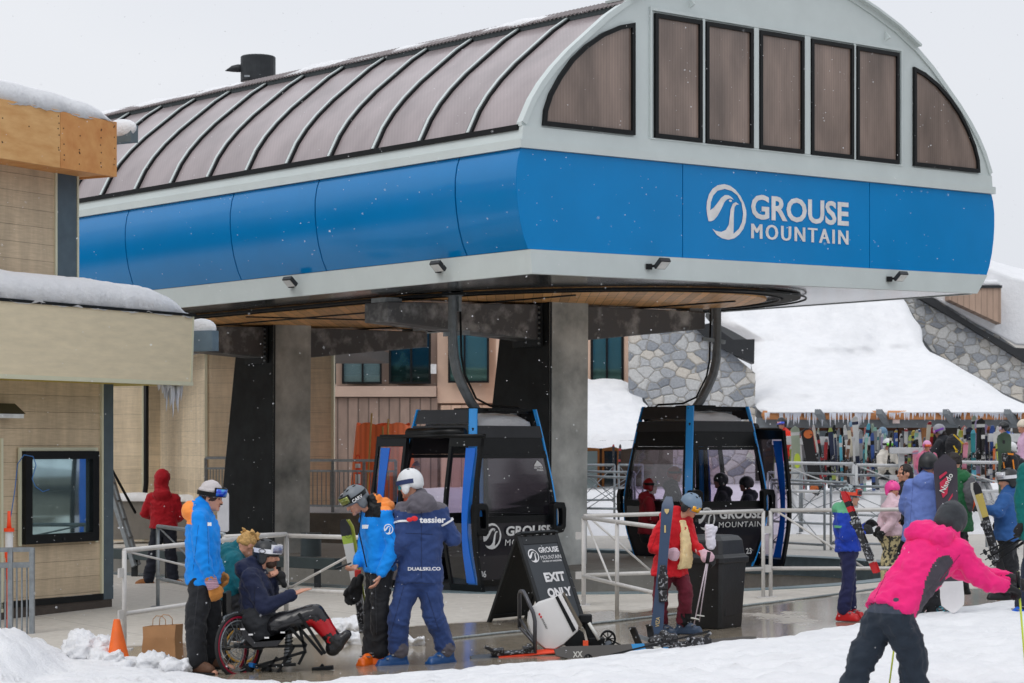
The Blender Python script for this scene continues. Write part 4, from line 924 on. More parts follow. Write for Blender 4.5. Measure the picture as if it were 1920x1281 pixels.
def cabin(loc,rz,label,num):
    r=thing('gondola_cabin',label,'gondola cabin',V((0,0,0)),'gondola cabins at the terminal')
    LOW=mat('cabin_gloss_dark',(.022,.021,.028),.1,0,.1,2,spec=.45); BK=mat('cabin_black_panel',(.006,.007,.008),.3,0,.2,6,spec=.25); GP=mat('cabin_grey_panel',(.035,.037,.042),.4,0,.1,5,spec=.3)
    wm=mat('white_vinyl',(.78,.78,.78),.5)
    m=M(); m.box((0,0,.05),(1.30,1.30,.1)); m.build('floor_pan',DARKG,r)
    # corner posts
    for sx,sy in((-1,-1),(1,-1),(1,1),(-1,1)):
        m=M(); zs=[.0+.1*k for k in range(25)]+[2.47]; rg=[]
        for z in zs:
            h=hw(z); rg.append([V((sx*(h-CH),sy*h,z)),V((sx*(h-CH-.008),sy*(h-.05),z)),V((sx*(h-.05),sy*(h-CH-.008),z)),V((sx*h,sy*(h-CH),z)),V((sx*(h+.004),sy*(h-CH+.02),z)),V((sx*(h-CH+.02),sy*(h+.004),z))])
        m.loft(rg); m.build('corner_post',BLUC,r)
    m=M()
    for s in(1,2,3):
        patch(m,s,.08,.16,-1,1,-.002); patch(m,s,.93,1.02,-1,1,.004,.05); patch(m,s,1.80,1.85,-1,1,.008,.05)
        for a in(-1,1): patch(m,s,.16,1.9,a,a*.93,.0,.03)
    for a in(-1,1): patch(m,0,.1,2.1,a,a*.9,.0,.04)
    m.build('window_frame',BK,r)
    for s in(1,2,3):
        m=M(); sheet(m,s,1.02,1.80,-.93,.93,-.006); m.build('window',GLZ,r)
        m=M(); patch(m,s,.16,.93,-.93,.93,-.004,.02); m.build('lower_panel',LOW,r)
        m=M(); patch(m,s,1.852,2.08,-.97,.97,-.004,.02); m.build('upper_panel',BK,r)
    m=M()
    for s in(0,1,2,3): patch(m,s,2.08,2.24,-1,1,.004,.03)
    m.build('roof_rim',GP,r)
    m=M(); h=hw(2.2)-.02; m.box((0,0,2.19),(2*h,2*h,.04)); m.build('roof',DARKG,r)
    # roof crown: side boards, end beams and open mechanism
    m=M()
    for s in(0,2): patch(m,s,2.27,2.46,-.95,.98,.0,.04)
    m.build('roof_side_board',GP,r)
    m=M()
    for y in(-.5,.5): m.bar((-.55,y,2.44),(.55,y,2.44),.06,.05); m.bar((.56,y,2.25),(.58,y*1.12,2.45),.07)
    m.bar((-.3,-.56,2.46),(.5,-.56,2.46),.04,.03); m.bar((-.2,0,2.46),(.2,0,2.46),.5,.06)
    m.build('roof_frame',BK,r)
    m=M(); m.bar((-.45,-.3,2.36),(.5,-.3,2.36),.08,.06); m.bar((-.45,.3,2.36),(.5,.3,2.36),.08,.06); m.tube([(.38,-.34,2.3),(.38,-.34,2.42)],.05,10); m.tube([(.38,.34,2.3),(.38,.34,2.42)],.05,10); m.build('damper',GALV,r)
    slab('roof_snow',V((-.5,-.58,2.20)),V((1.05,0,0)),V((0,1.16,0)),24,24,.17,.3,.5,r,wob=.03,seed=2)
    # bumper handles at the corners
    for sx,sy,s,e in((-1,-1,1,-1),(1,-1,1,1),(1,1,3,-1),(-1,1,3,1)):
        m=M(); n,t=SIDE[s]; rg=[]
        for z,w in((.78,.15),(.80,.19),(.98,.2),(1.12,.2),(1.2,.17)):
            rg.append(None)
        q=lambda x,z,o:fp(s,z,0,o,x*e)
        h0=.60
        O=[(h0,.80),(h0,1.16),(h0+.05,1.2),(h0+.22,1.19),(h0+.245,1.1),(h0+.235,.86),(h0+.19,.78),(h0+.04,.76)]
        I=[(h0+.055,.88),(h0+.055,1.08),(h0+.07,1.11),(h0+.15,1.11),(h0+.165,1.06),(h0+.16,.90),(h0+.14,.87),(h0+.07,.86)]
        m.loft([[q(x,z,.0) for x,z in O],[q(x,z,.10) for x,z in O],[q(x,z,.10) for x,z in I],[q(x,z,.02) for x,z in I]],cap=False)
        m.build('bumper_handle',BK,r,bevel=.012)
    # doors: two leaves slid apart on side 0
    D=mat('door_frame_black',(.007,.008,.009),.3,0,.2,6,spec=.3)
    for a,b in((.42,1.06),(-1.12,-.48)):
        m=M(); w=.055
        patch(m,0,.02,2.06,a,a+w,.17,.05,0,True); patch(m,0,.02,2.06,b-w,b,.17,.05,0,True)
        patch(m,0,1.96,2.1,a,b,.175,.06,0,True); patch(m,0,-.0,.12,a,b,.17,.05,0,True)
        d=m.build('door_leaf',D,r)
        m=M(); sheet(m,0,.12,1.96,a+w,b-w,.155,True); m.build('door_glass',GLZ,d)
        m=M(); 
        m.loft([[fp(0,z,0,.166,x) for x in(xx-ww,xx+ww)]+[fp(0,z,0,.158,x) for x in(xx+ww,xx-ww)] for z,xx,ww in [(z,(b-.2 if a>0 else a+.2)+(-.0)*(z-1),.05+.045*abs(z-.9)) for z in [.14+.1*k for k in range(19)]]])
        m.build('stripe_reflection',mat('reflection_blue',C(34,112,220),.25,0,.05,3),d)  # blue strip laid on the glass, a reflection put in as colour
    m=M(); m.tube([fp(0,2.14,0,.12,-.50),fp(0,2.14,0,.12,.62)],.075,12); m.bar(fp(0,2.1,0,.16,-1.05),fp(0,2.1,0,.16,1.1),.05,.05); m.build('door_track',BK,r,smooth=True)
    # bench inside
    m=M(); m.box((.52,0,.45),(.34,1.15,.06)); m.box((.66,0,.7),(.05,1.1,.42)); m.box((-.1,.55,.45),(.9,.3,.06)); m.box((-.1,-.55,.45),(.9,.3,.06)); m.build('bench',mat('bench_dark',(.02,.022,.03),.6),r)
    # hanger arm
    pts=[(0,0,2.46),(-.10,0,2.56),(-.25,0,2.78),(-.36,0,2.98),(-.42,0,3.2),(-.44,0,3.45),(-.44,0,4.12)]
    m=M(); m.tube(pts,[.065,.07,.07,.07,.07,.065,.062],8); m.box((-.44,0,4.1),(.2,.22,.16)); h=m.build('hanger_arm',mat('hanger_galvanised',C(120,126,130),.5,.1,.2,10),r,smooth='a')
    m=M(); m.tube([(-.35,-.05,4.0),(-.36,-.09,3.2),(-.3,-.09,2.95),(-.1,-.1,2.62),(.15,-.12,2.52),(.5,-.3,2.5),(.56,-.35,2.44),(.4,-.4,2.36)],.016,6); m.build('cable',BLACK,h,smooth=True)
    m=M(); m.bar((-.60,0,3.49),(-.14,0,3.53),.03,.06); m.build('bracket',GALV,h)
    m=M(); m.box((-.37,-.05,3.92),(.05,.06,.22)); m.build('bracket',GALV,h)
    # marks on both ends
    for s in(1,3):
        n,t=SIDE[s]; z=.58; o=fp(s,z,0,.004,-.62); up=(fp(s,z+.3,0,.004,0)-fp(s,z,0,.004,0)).normalized()
        emblem(r,'emblem',wm,o,t,up,.33,.35,.006)
        o=fp(s,z+.17,0,.012,-.22); text('GROUSE',r,'lettering',wm,o,t,up,.135,.86,.035,.006)
        o=fp(s,z+.04,0,.012,-.22); text('MOUNTAIN',r,'lettering',wm,o,t,up,.085,.86,0,.006,1.15)
        o=fp(s,1.62,0,.0,.38); m=M(); u=(fp(s,1.72,0,0,0)-fp(s,1.62,0,0,0)).normalized()
        m.poly([o+u*.07+n*.008,o+t*.16+u*.07+n*.008,o+t*.13+u*.11+n*.008,o+t*.07+u*.15+n*.008,o+t*.02+u*.1+n*.008]); m.build('maker_mark',wm,r)
        text('LEITNER',r,'lettering',wm,o+u*.035,t,u,.028,.17,.03,.008); text('POMA',r,'lettering',wm,o+t*.05,t,u,.028,.12,.03,.008)
    r.location=loc; r.rotation_euler=(0,0,rz)
    return r
L1=V((-.49,30.8,.06)); L2=V((2.85,34.6,.17)); TH=math.atan2(.679,.734)
# lettering for the two number plates is added on each after copying
CAB1=cabin(L1,TH,'blue-edged black gondola cabin with its doors open, nearer the orange netting',0)
CAB2=dup(CAB1,L2,TH+math.pi-R(8),'blue-edged black gondola cabin with passengers inside, behind the black bin')
wm=MT['white_vinyl']
def plate(c,s,txt,side):
    # built at the origin pose, then carried by the cabin
    loc,rot=c.location.copy(),c.rotation_euler.copy(); c.location=(0,0,0); c.rotation_euler=(0,0,0)
    n,t=SIDE[side]; o=fp(side,.2,0,.012,s); text(txt,c,'number',wm,o,t,Z,.09,None,.02,.004); c.location=loc; c.rotation_euler=rot
plate(CAB1,-.60,'86',1); plate(CAB2,.4,'23',3)
# ================================================================ rails and fences
def panel(a,b,h,label,group=None,mt=None,r=.024,low=.36,brace=1,tabs=(0,0),name='crowd_rail',rails=1,pins=()):
    a=V(a);b=V(b); mt=mt or WHITEP; rt=thing(name,label,'railing',a,group); up=Z
    for p in(a,b)+tuple(a+(b-a)*k for k in pins): m=M(); m.tube([p,p+up*(h+.0)],r,8); m.build('post',mt,rt,smooth=True)
    m=M(); m.tube([a+up*h,b+up*h],r*1.05,8); m.build('top_rail',mt,rt,smooth=True)
    if low: m=M(); m.tube([a+up*low,b+up*low],r,8); m.build('bottom_rail',mt,rt,smooth=True)
    if brace:
        m=M(); d=b-a
        if brace==1: m.tube([a+up*(h-.02)+d*.03,a+d*.38+up*low],r*.6,6)
        elif brace==2: m.tube([a+up*(h-.02)+d*.03,b+up*low],r*.5,6)
        elif brace==3: m.tube([a+up*(h-.02)+d*.03,b+up*low],r*.35,6); m.tube([b+up*(h-.02),a+up*low],r*.35,6)
        elif brace==4: m.tube([b+up*(h-.02)-d*.03,a+up*low],r*.6,6)
        m.build('brace',mt,rt,smooth=True)
    for e,p in enumerate((a,b)):
        if tabs[e]:
            s=(a-b).normalized()*(1 if e==0 else -1)
            
            for zz in(h*.78,low or .3): m=M(); m.box(p+s*.06+up*zz,(.09,.02,.09),(s,s.cross(Z),Z)); m.build('hinge_tab',mt,rt)
    for p in(a,b): m=M(); m.box(p+Z*.006,(.16,.16,.012)); m.build('base_plate',mt,rt)
    return rt
gp='white pipe rails round the loading area'
panel(G(233,1218),G(536,1165),1.0,'white pipe rail panel right behind the brown paper bag',gp,tabs=(1,0),brace=2)
panel(G(296,1138),G(420,1170),1.02,'snow-dusted rail panel running toward the camera beside the man in red',gp,brace=2,mt=GALV)
panel(G(420,1172),G(536,1165),1.0,'short white rail panel behind the man in the teal jacket',gp,brace=0)
panel(G(538,1164),G(716,1176),.98,'white rail panel with crossed braces between the seated skier and the instructor holding a phone',gp,brace=4)
panel(G(1095,1134),G(1431,1121),1.08,'white rail panel in front of the dark bin with diagonal brace',gp,tabs=(1,1),pins=())
panel(G(1094,1136),G(1245,1180),1.07,'white rail panel swung toward the camera behind the woman in red',gp,pins=(.45,))
panel(G(1445,1120),G(1922,1122),1.08,'long white rail panel behind the boy and the pink skier',gp,tabs=(1,0),pins=(.74,))
def back(px,py,px2,py2,Y,Y2,zb,label,brace=3,mt=None,low=.42,r=.022):
    a=P(px,0,Y);b=P(px2,0,Y2); z0=P(px,py,Y).z; z1=P(px2,py2,Y2).z; a.z=z0-zb;b.z=z1-zb
    rt=panel(a,b,zb,label,'grey queue rails behind the gondolas',mt or GALV,r,low,brace)
for i,(x0,y0,x1,y1,Y,Y2,h,l) in enumerate([
 (1086,872,1152,872,43,43.5,1.1,'queue rail nearest the doorway just right of the concrete pier'),
 (1160,872,1205,872,43.6,44,1.1,'short queue rail directly left of the far gondola top'),
 (1084,884,1190,886,41,41.5,1.1,'queue rail between the pier and far gondola, middle of three'),
 (1084,893,1185,896,39.5,40,1.1,'lowest queue rail between the pier and far gondola'),
 (1440,886,1500,887,44,44,1.2,'short queue rail touching the right edge of the far gondola'),
 (1504,887,1700,894,44,43,1.2,'queue rail passing below the leaning black snowboard'),
 (1446,899,1588,905,41.5,41,1.2,'queue rail ending just left of the boy in blue'),
 (1448,906,1546,909,39,38,1.45,'tall queue rail with crossed wires left of the boy'),
 (1558,911,1726,914,38,38,1.4,'queue rail behind the head of the boy in blue'),
 (1780,898,1925,905,44,43,1.2,'queue rail behind the green jacket backpack'),
 (1850,955,1925,948,38,37,1.3,'queue rail behind the blue jacket at the right edge')]):
    back(x0,y0,x1,y1,Y,Y2,h,l)
def baluster(a,b,h,label,n,seedz=0):
    rt=thing('baluster_railing',label,'railing',a,'galvanised baluster railings on the ledge')
    m=M(); m.bar(a+Z*h,b+Z*h,.05,.05); m.build('top_rail',GALV,rt)
    m=M(); m.bar(a+Z*(h-.2),b+Z*(h-.2),.04,.04); m.build('middle_rail',GALV,rt)
    m=M(); m.bar(a+Z*.12,b+Z*.12,.04,.04); m.build('bottom_rail',GALV,rt)
    for k in range(n+1): m=M(); m.bar(a+(b-a)*k/n,a+(b-a)*k/n+Z*h,.055,.055); m.build('post',GALV,rt)
    m=M()
    for k in range(n*7):
        t=(k+.5)/(n*7); m.bar(a+(b-a)*t+Z*.14,a+(b-a)*t+Z*(h-.2),.018,.018)
    m.build('balusters',GALV,rt)['kind']='stuff'
    return rt
q=P(566,958,42.3); q2=P(742,962,41.5); q.z-=.02; q2.z-=.02
baluster(q,V((q2.x,q2.y,q.z)),.98,'grey baluster railing right of the dark pier, in front of the orange netting',3)
q=P(386,962,42.5); q2=P(425,962,42.4); baluster(q,q2,1.05,'short grey baluster railing left of the dark pier',1)
def ledge2():
    r=thing('loading_ledge','dark concrete loading ledge under the grey baluster railing','ledge',P(650,1000,42)+Z*0)
    m=M(); a=P(560,962,42.0); b=P(790,962,41.2); m.prism([V((a.x,a.y,-.6)),V((b.x,b.y,-.6)),V((b.x,b.y,.77)),V((a.x,a.y,.77))],(0,1.8,0)); m.build('ledge_body',mat('ledge_dark_concrete',C(84,80,74),.85,0,.3,2.5,.3,col2=C(112,104,92)),r)
    slab('ledge_snow',V((a.x,a.y+.3,.775)),V((b.x-a.x,b.y-a.y,0)),V((0,1.4,0)),40,10,.10,.3,.6,r,seed=8)
ledge2()
def netting():
    q=P(690,952,43.2); r=thing('orange_netting','roll of bright orange snow fence netting on bamboo poles behind the baluster railing','netting',q)
    m=M(); n=60; rings=[]
    for j,(z,k) in enumerate(((.0,1.0),(.5,1.0),(1.0,.93),(1.5,.86),(1.62,.84))):
        rings.append([q+V((k*(.62*math.cos(t)+.012*math.sin(13*t+j))+.3,.45*math.sin(t)*k,z+.03*math.sin(5*t))) for t in [2*math.pi*i/n for i in range(n)]])
    m.loft(rings,cap=False)
    ON=corrug('orange_net',C(255,132,84),60,0,.6,.2,.12,.86,1.1)
    m.build('net',ON,r,smooth=True)
    for x0,y0,x1,y1 in((688,930,697,775),(726,900,728,786),(716,930,718,800)):
        m=M(); m.tube([P(x0,y0,42.6),P(x1,y1,42.7)],.018,6); m.build('bamboo_pole',mat('bamboo',C(196,158,92),.6),r)
netting()
# ================================================================ small street furniture
OR_=mat('cone_orange',C(242,108,32),.45,0,.12,5,.05,12); ORR=mat('delineator_orange',C(250,78,30),.4,0,.05,4); RFL=mat('reflective_white',(.75,.75,.76),.35)
def cone():
    p=G(222,1248); r=thing('traffic_cone','scuffed orange traffic cone without stripes beside the paper bag','cone',p); k=.008
    m=M(); m.box(p+Z*.025,(.30,.30,.03),(V((.85,.5,0)),V((-.5,.85,0)),Z)); m.build('base',mat('cone_base_black',(.02,.02,.02),.7,0,.2,5),r,bevel=.01)
    m=M(); pr=[(.04,.115),(.06,.105),(.42,.032),(.435,.026),(.437,.0015)]
    m.loft([[p+V((a*math.cos(t)+(z-.04)*-.04,a*math.sin(t),z)) for t in [2*math.pi*i/24 for i in range(24)]] for z,a in pr]); m.build('cone_body',OR_,r,smooth='a')
    slab('base_snow',p+V((.0,-.13,.04)),V((.2,.0,0)),V((0,.18,0)),10,10,.05,.06,.5,r)
cone()
def bag():
    p=G(305,1238); r=thing('paper_bag','plain brown kraft paper bag with twisted handles on the pavement','paper bag',p)
    K=mat('kraft_paper',C(178,134,92),.8,0,.08,7,.25,9); ax=V((.96,-.28,0)).normalized(); ay=V((.28,.96,0)).normalized(); w,d,h=.34,.18,.335
    m=M(); rg=[]
    for z,kx,ky in((0,1,1),(.02,1.0,1),(.12,1.02,.96),(.22,.99,1.0),(h,1.0,.92)):
        rg.append([p+ax*(x*w/2*kx+.006*math.sin(z*40+x))+ay*(y*d/2*ky)+Z*(z+(.012*x if z==h else 0)) for x,y in((-1,-1),(-.3,-1.04),(.4,-.98),(1,-1),(1,0),(1,1),(.2,.97),(-1,1),(-.93,0))])
    top=[q for q in rg[-1]]; inn=[q+(p+Z*h-q)*.03+Z*0 for q in top]; low=[q-Z*.25 for q in inn]
    m.loft(rg+[inn,low],cap=True); m.build('bag_body',K,r)
    for s in(-1,1):
        m=M(); b=p+ay*(s*d*.42)+Z*(h-.03); m.tube([b-ax*.07,b-ax*.065+Z*.09,b-ax*.03+Z*.125,b+ax*.03+Z*.122,b+ax*.065+Z*.09,b+ax*.07],.004,5); m.build('handle',K,r,smooth=True)
bag()
def delineator(px,py,h,label,Yz=None,scale=1):
    p=G(px,py) if Yz is None else Yz; r=thing('delineator_post',label,'delineator',p,'orange and white delineator posts')
    m=M(); w=.05*scale
    bands=[0,.12,.30,.42,.60,.72,.80]
    for i,(a,b) in enumerate(zip(bands,bands[1:])):
        m.tube([p+Z*a*h,p+Z*b*h*.9999],w*(1 if i%2 else 1.06),12,mi=i%2)
    m.build('tube',[ORR,RFL],r)
    m=M(); c=p+Z*h*.8; m.tube([c+V((-w*.8,0,0)),c+V((-w*.8,0,h*.11)),c+V((-w*.5,0,h*.16)),c+V((w*.5,0,h*.16)),c+V((w*.8,0,h*.11)),c+V((w*.8,0,0))],w*.3,8); m.build('grab_loop',ORR,r,smooth=True)
def delin_left():
    p=G(17,1180); r=thing('delineator_post','slim orange and white delineator post leaning on the booth behind the barricade','delineator',p)
    m=M(); c=p
    for a,b,k,w in((0,.42,0,.028),(.42,.60,0,.04),(.60,.66,0,.05),(.66,.82,1,.045),(.82,.85,0,.06)): m.tube([c+Z*a*1.35,c+Z*b*1.349],w,12,mi=k)
    m.build('tube',[ORR,RFL],r)
    m=M(); m.tube([c+Z*1.14,c+Z*1.22,c+Z*1.34],[.03,.022,.018],10); m.build('grab_knob',ORR,r,smooth=True)
delin_left()
def barricade():
    a=G(-60,1195); b=G(60,1188); r=thing('steel_barricade','galvanised steel crowd barricade at the left edge half buried in snow','barricade',a)
    h=.95; m=M(); m.bar(a+Z*h,b+Z*(h-.02),.05,.05); m.build('top_rail',GALV,r)
    m=M(); m.bar(a+Z*(h-.17),b+Z*(h-.19),.05,.06); m.build('second_rail',GALV,r)
    for k in(0,1,.66):
        m=M(); q=a+(b-a)*k; m.bar(q,q+Z*h,.07 if k else .05,.05); m.build('post',GALV,r)
    for k in(.76,.84,.92,.4,.5,.58): m=M(); q=a+(b-a)*k; m.tube([q,q+Z*(h-.18)],.011,6); m.build('bar',GALV,r)
barricade()
def hose():
    r=thing('blue_hose','thin blue hose hanging over the booth window frame','hose',Bp(bt(20),.1,1.0))
    q=lambda px,py,o:Bp(bt(px,.1),o,bz(py,px,.1))
    m=M(); m.tube([q(19,1000,.06),q(24,960,.08),(q(30,920,.08)),q(33,870,.1),q(38,853,.16),q(50,856,.2),(q(57,872,.19)),q(52,898,.17),q(58,912,.17),q(72,922,.17),q(84,918,.17)],.006,6); m.build('hose_line',mat('hose_blue',C(60,120,190),.4),r,smooth=True)
    m=M(); m.tube([q(19,995,.06),q(20,1004,.06)],.015,6); m.build('nozzle',BLACK,r)
hose()
def ladder():
    p=G(240,1075); r=thing('step_ladder','grey aluminium step ladder standing behind the slate booth post','ladder',p)
    for s in(0,1):
        d=V((.0,.38,0))*s
        m=M(); m.bar(P(252,1062,34.5)+d,P(196,880,34.9)+d,.05,.08); m.build('rail',GALV,r)
    for k in range(5):
        t=.1+k*.19; a=P(252,1062,34.5).lerp(P(196,880,34.9),t); m=M(); m.box(a+V((0,.19,0)),(.1,.38,.03)); m.build('step',GALV,r)
    m=M(); m.bar(P(196,855,35.3),P(254,962,36.3),.03,.03); m.build('rear_strut',BLACK,r)
ladder()
def binn():
    p=G(1338,1176); r=thing('trash_bin','tall black plastic trash bin with hooded lid behind the woman in red','bin',p)
    PB=mat('bin_black_plastic',(.012,.013,.014),.42,0,.25,7,.1,30,spec=.5); ang=R(52); ax=V((math.cos(ang),math.sin(ang),0)); ay=V((-math.sin(ang),math.cos(ang),0))
    def rr(h,z,c=.14,hy=None):
        hy=hy or h; pts=[]
        for sx,sy in((1,-1),(1,1),(-1,1),(-1,-1)):
            for k in((0,1) if (sx*sy>0) else (1,0)): pts.append(p+ax*(sx*(h-c*h*k))+ay*(sy*(hy-c*hy*(1-k)))+Z*z)
        return pts
    m=M(); m.loft([rr(.225,0),rr(.228,.02),rr(.262,.66),rr(.265,.70)]); m.build('body',PB,r,bevel=.01)
    m=M(); m.loft([rr(.285,.69),rr(.29,.75),rr(.275,.76),rr(.255,.79)]); m.build('collar',PB,r,bevel=.01)
    m=M(); m.loft([rr(.255,.775),rr(.235,.93),rr(.20,.975),rr(.15,.985)]); m.build('hood',mat('bin_grey_plastic',(.026,.028,.03),.4,0,.2,7,.1,30),r,bevel=.015)
    m=M(); n=-ax; c=p+n*.245; m.prism([c+ay*-.15+Z*.80,c+ay*.15+Z*.80,c+ay*.13+Z*.92-n*.012,c-ay*.13+Z*.92-n*.012],n*.015); m.build('flap',PB,r,bevel=.01)
    m=M(); m.prism([p+ay*-.0+(-ay-ax)*.0,p,p,p],(0,0,.01)) if False else None
    for z in(.08,): m=M(); m.box(p-ay*.235+Z*.38,(.30,.012,.5),(ax,ay,Z)); m.build('side_recess',PB,r,bevel=.01)
binn()
def cable_line():
    m=M(); pts=[G(*q) for q in((840,1200),(930,1190),(1030,1180),(1160,1166),(1290,1150),(1450,1131),(1600,1112),(1680,1100))]; pts=[q+Z*.012 for q in pts]; fine=[]
    for a,b in zip(pts,pts[1:]):
        for k in range(14): fine.append(a.lerp(b,k/14)+V((0,.008*math.sin(k*1.9),0)))
    m.tube(fine,.016,6,flat=.9); o=m.build('drain_strip',mat('twisted_grey_rope',C(140,148,150),.7,0,.5,60),smooth=True,base=pts[0]); tag(o,'twisted grey rope lying across the wet concrete below the gondola','rope')
cable_line()
# ------------------------------------------------ folding sign
def sign():
    A=G(912,1167); wv=V((.455,.43,.012)); B=G(1024,1180); B.z+=.0
    ap=(A+B)/2; ap.z=A.z+1.0; ap=P(968,999,ap.y+.0); 
    r=thing('folding_sign','black folding sandwich board with white lettering, open toward the right','sign',A)
    PB=mat('sign_black_plastic',(.012,.014,.016),.45,0,.15,9,spec=.3); PF=mat('sign_charcoal_face',C(46,52,58),.5,0,.06,4)
    wd=wv.length; ux=wv.normalized()
    for nm,F0,s in(('front_board',B,1),('rear_board',A,-1)):
        up=(ap-F0); L=up.length; up.normalize(); nn=ux.cross(up).normalized()*(s)
        out=nn if s>0 else nn
        q=lambda x,y,o=0:F0+ux*x*wd+up*y*L+out*o
        m=M(); t=.035
        # frame members: legs, head, foot rail
        for (x0,x1,y0,y1) in((0,.085,0,1),(.915,1,0,1),(.0851,.9149,.87,.955),(.0851,.9149,.055,.10)):
            m.prism([q(x0,y0),q(x1,y0),q(x1,y1),q(x0,y1)],-out*t)
        if s<0:
            for y in(.3,.5,.7): m.prism([q(.086,y),q(.914,y),q(.914,y+.012),q(.086,y+.012)],-out*.02)
        for x in(.22,.40,.58,.76): m.prism([q(x,.955),q(x+.05,.955),q(x+.05,1.0),q(x,1.0)],-out*t)
        m.prism([q(.0851,.985),q(.9149,.985),q(.9149,1.01),q(.0851,1.01)],-out*t)
        bd=m.build(nm,PB,r,bevel=.004)
        m=M(); m.prism([q(.085,.10,-.006),q(.915,.10,-.006),q(.915,.87,-.006),q(.085,.87,-.006)],-out*.02); f=m.build('face_sheet',PF if s>0 else PB,bd)
        if s>0:
            wmt=mat('sign_white',(.74,.74,.75),.5)
            emblem(bd,'emblem',wmt,q(.12,.68,-.004),ux,up,.155,.165,.003)
            text('GROUSE',bd,'lettering',wmt,q(.40,.775,-.004),ux,up,.068,.305,.03,.003)
            text('MOUNTAIN',bd,'lettering',wmt,q(.40,.705,-.004),ux,up,.048,.31,0,.003)
            text('THE PEAK OF VANCOUVER',bd,'lettering',wmt,q(.405,.675,-.004),ux,up,.02,.30,.03,.003)
            text('EXIT',bd,'lettering',wmt,q(.34,.47,-.004),ux,up,.115,.31,.05,.003)
            text('ONLY',bd,'lettering',wmt,q(.30,.31,-.004),ux,up,.115,.37,.05,.003)
sign()

def extras():
    r=thing('white_board','plain white plastic board standing behind the man in the grey beanie','board',P(418,1000,23)); m=M()
    O=[(407,996),(426,998),(429,995),(429,928),(427,924),(408,923)]; m.prism([P(x,y,23) for x,y in O],(0,.03,0)); m.build('board_panel',mat('board_white_plastic',C(200,200,204),.4),r,bevel=.004)
    r=thing('guide_frame','dark steel guide beam on short legs beyond the rail left of the near cabin','steel beam',Tg(1.1,5.2)); m=M()
    a=Tg(.75,4.6,.34);b=Tg(.75,12,.34); m.bar(a,b,.14,.16); m.build('beam',mat('guide_dark_green_grey',C(62,74,76),.5,.2,.15,5),r,bevel=.01)
    for k in range(8): q=a.lerp(b,(k+.5)/8); m=M(); m.bar(q-Z*.08,V((q.x,q.y,zg(q.x,q.y))),.09,.09); m.build('leg',DARKG,r)
    q=G(583,1062); r=thing('steel_bollard','short grey steel drum bollard beside the base of the far pier','bollard',q); m=M(); m.tube([q,q+Z*.08],.30,20); m.tube([q+Z*.08,q+Z*.55],.17,20); m.build('drum',mat('bollard_grey',C(84,96,100),.5,.2),r,smooth='a')
extras()
# ================================================================ people
SKIN=mat('skin',C(205,150,125),.55,0,.06,8,spec=.35)
HB=mat('hair_brown',C(60,40,28),.7,0,.35,40,.5,60); HBL=mat('hair_blond',C(190,150,90),.7,0,.3,40,.5,60); HDK=mat('hair_dark',C(36,28,26),.6,0,.3,40,.5,60)
def hand(m,w,d,pn,k=1,fr=.009,curl=.5,side=1,thumb=1):
    d=V(d).normalized(); pn=(V(pn)-d*V(pn).dot(d)).normalized(); s=d.cross(pn).normalized()*side
    for i,(o,l) in enumerate(((-.033,.062),(-.011,.076),(.011,.080),(.033,.070))):
        b=w+d*(.085*k)+s*(o*k)*(fr/.0095)**.5
        m.cap(w+d*.005+s*o*.55*k,b,fr*1.6*k,fr*1.25*k,8)
        p=b
        for j,(f,c) in enumerate(((.45,.7),(.32,1.7),(.23,2.5))):
            a=curl*c+.06*i; e=p+(d*math.cos(a)+pn*math.sin(a))*l*f*k*1.1; m.cap(p,e,fr*(1.08-.1*j)*k,fr*(1-.1*j)*k,8); p=e
    if thumb:
        b=w+d*.028*k+s*.03*k; e=b+(d*.75+s*.75+pn*.35).normalized()*.045*k; m.cap(b,e,fr*1.5*k,fr*1.15*k,8); m.cap(e,e+(d*.95+s*.2+pn*.4).normalized()*.032*k,fr*1.12*k,fr*.95*k,8)
def band(c,fx,z0,z1,r0,r1,a0,a1,th,n=20,tilt=0,drop=0):
    """curved strap/lens strip round the head; fx=(front,side,up); r=(front radius, side radius)"""
    F,Sd,Up=fx; rings=[]
    for k in range(n+1):
        a=R(a0+(a1-a0)*k/n); q=[]
        for z,rr in((z0,r0),(z1,r0),(z1,(r0[0]+th,r0[1]+th)),(z0,(r0[0]+th,r0[1]+th))):
            zz=z+tilt*(1-math.cos(a))*.5+drop*abs(math.sin(a))
            q.append(c+F*rr[0]*math.cos(a)+Sd*rr[1]*math.sin(a)+Up*zz)
        rings.append(q)
    return rings
def frame(yaw,pitch=0,roll=0):
    y,p,r=R(yaw),R(pitch),R(roll); F=V((math.cos(y)*math.cos(p),math.sin(y)*math.cos(p),math.sin(p))); Sd=V((math.sin(y),-math.cos(y),0)); Up=Sd.cross(F)
    if r: Sd,Up=Sd*math.cos(r)+Up*math.sin(r),Up*math.cos(r)-Sd*math.sin(r)
    return F,Sd,Up      # Sd = the person's right
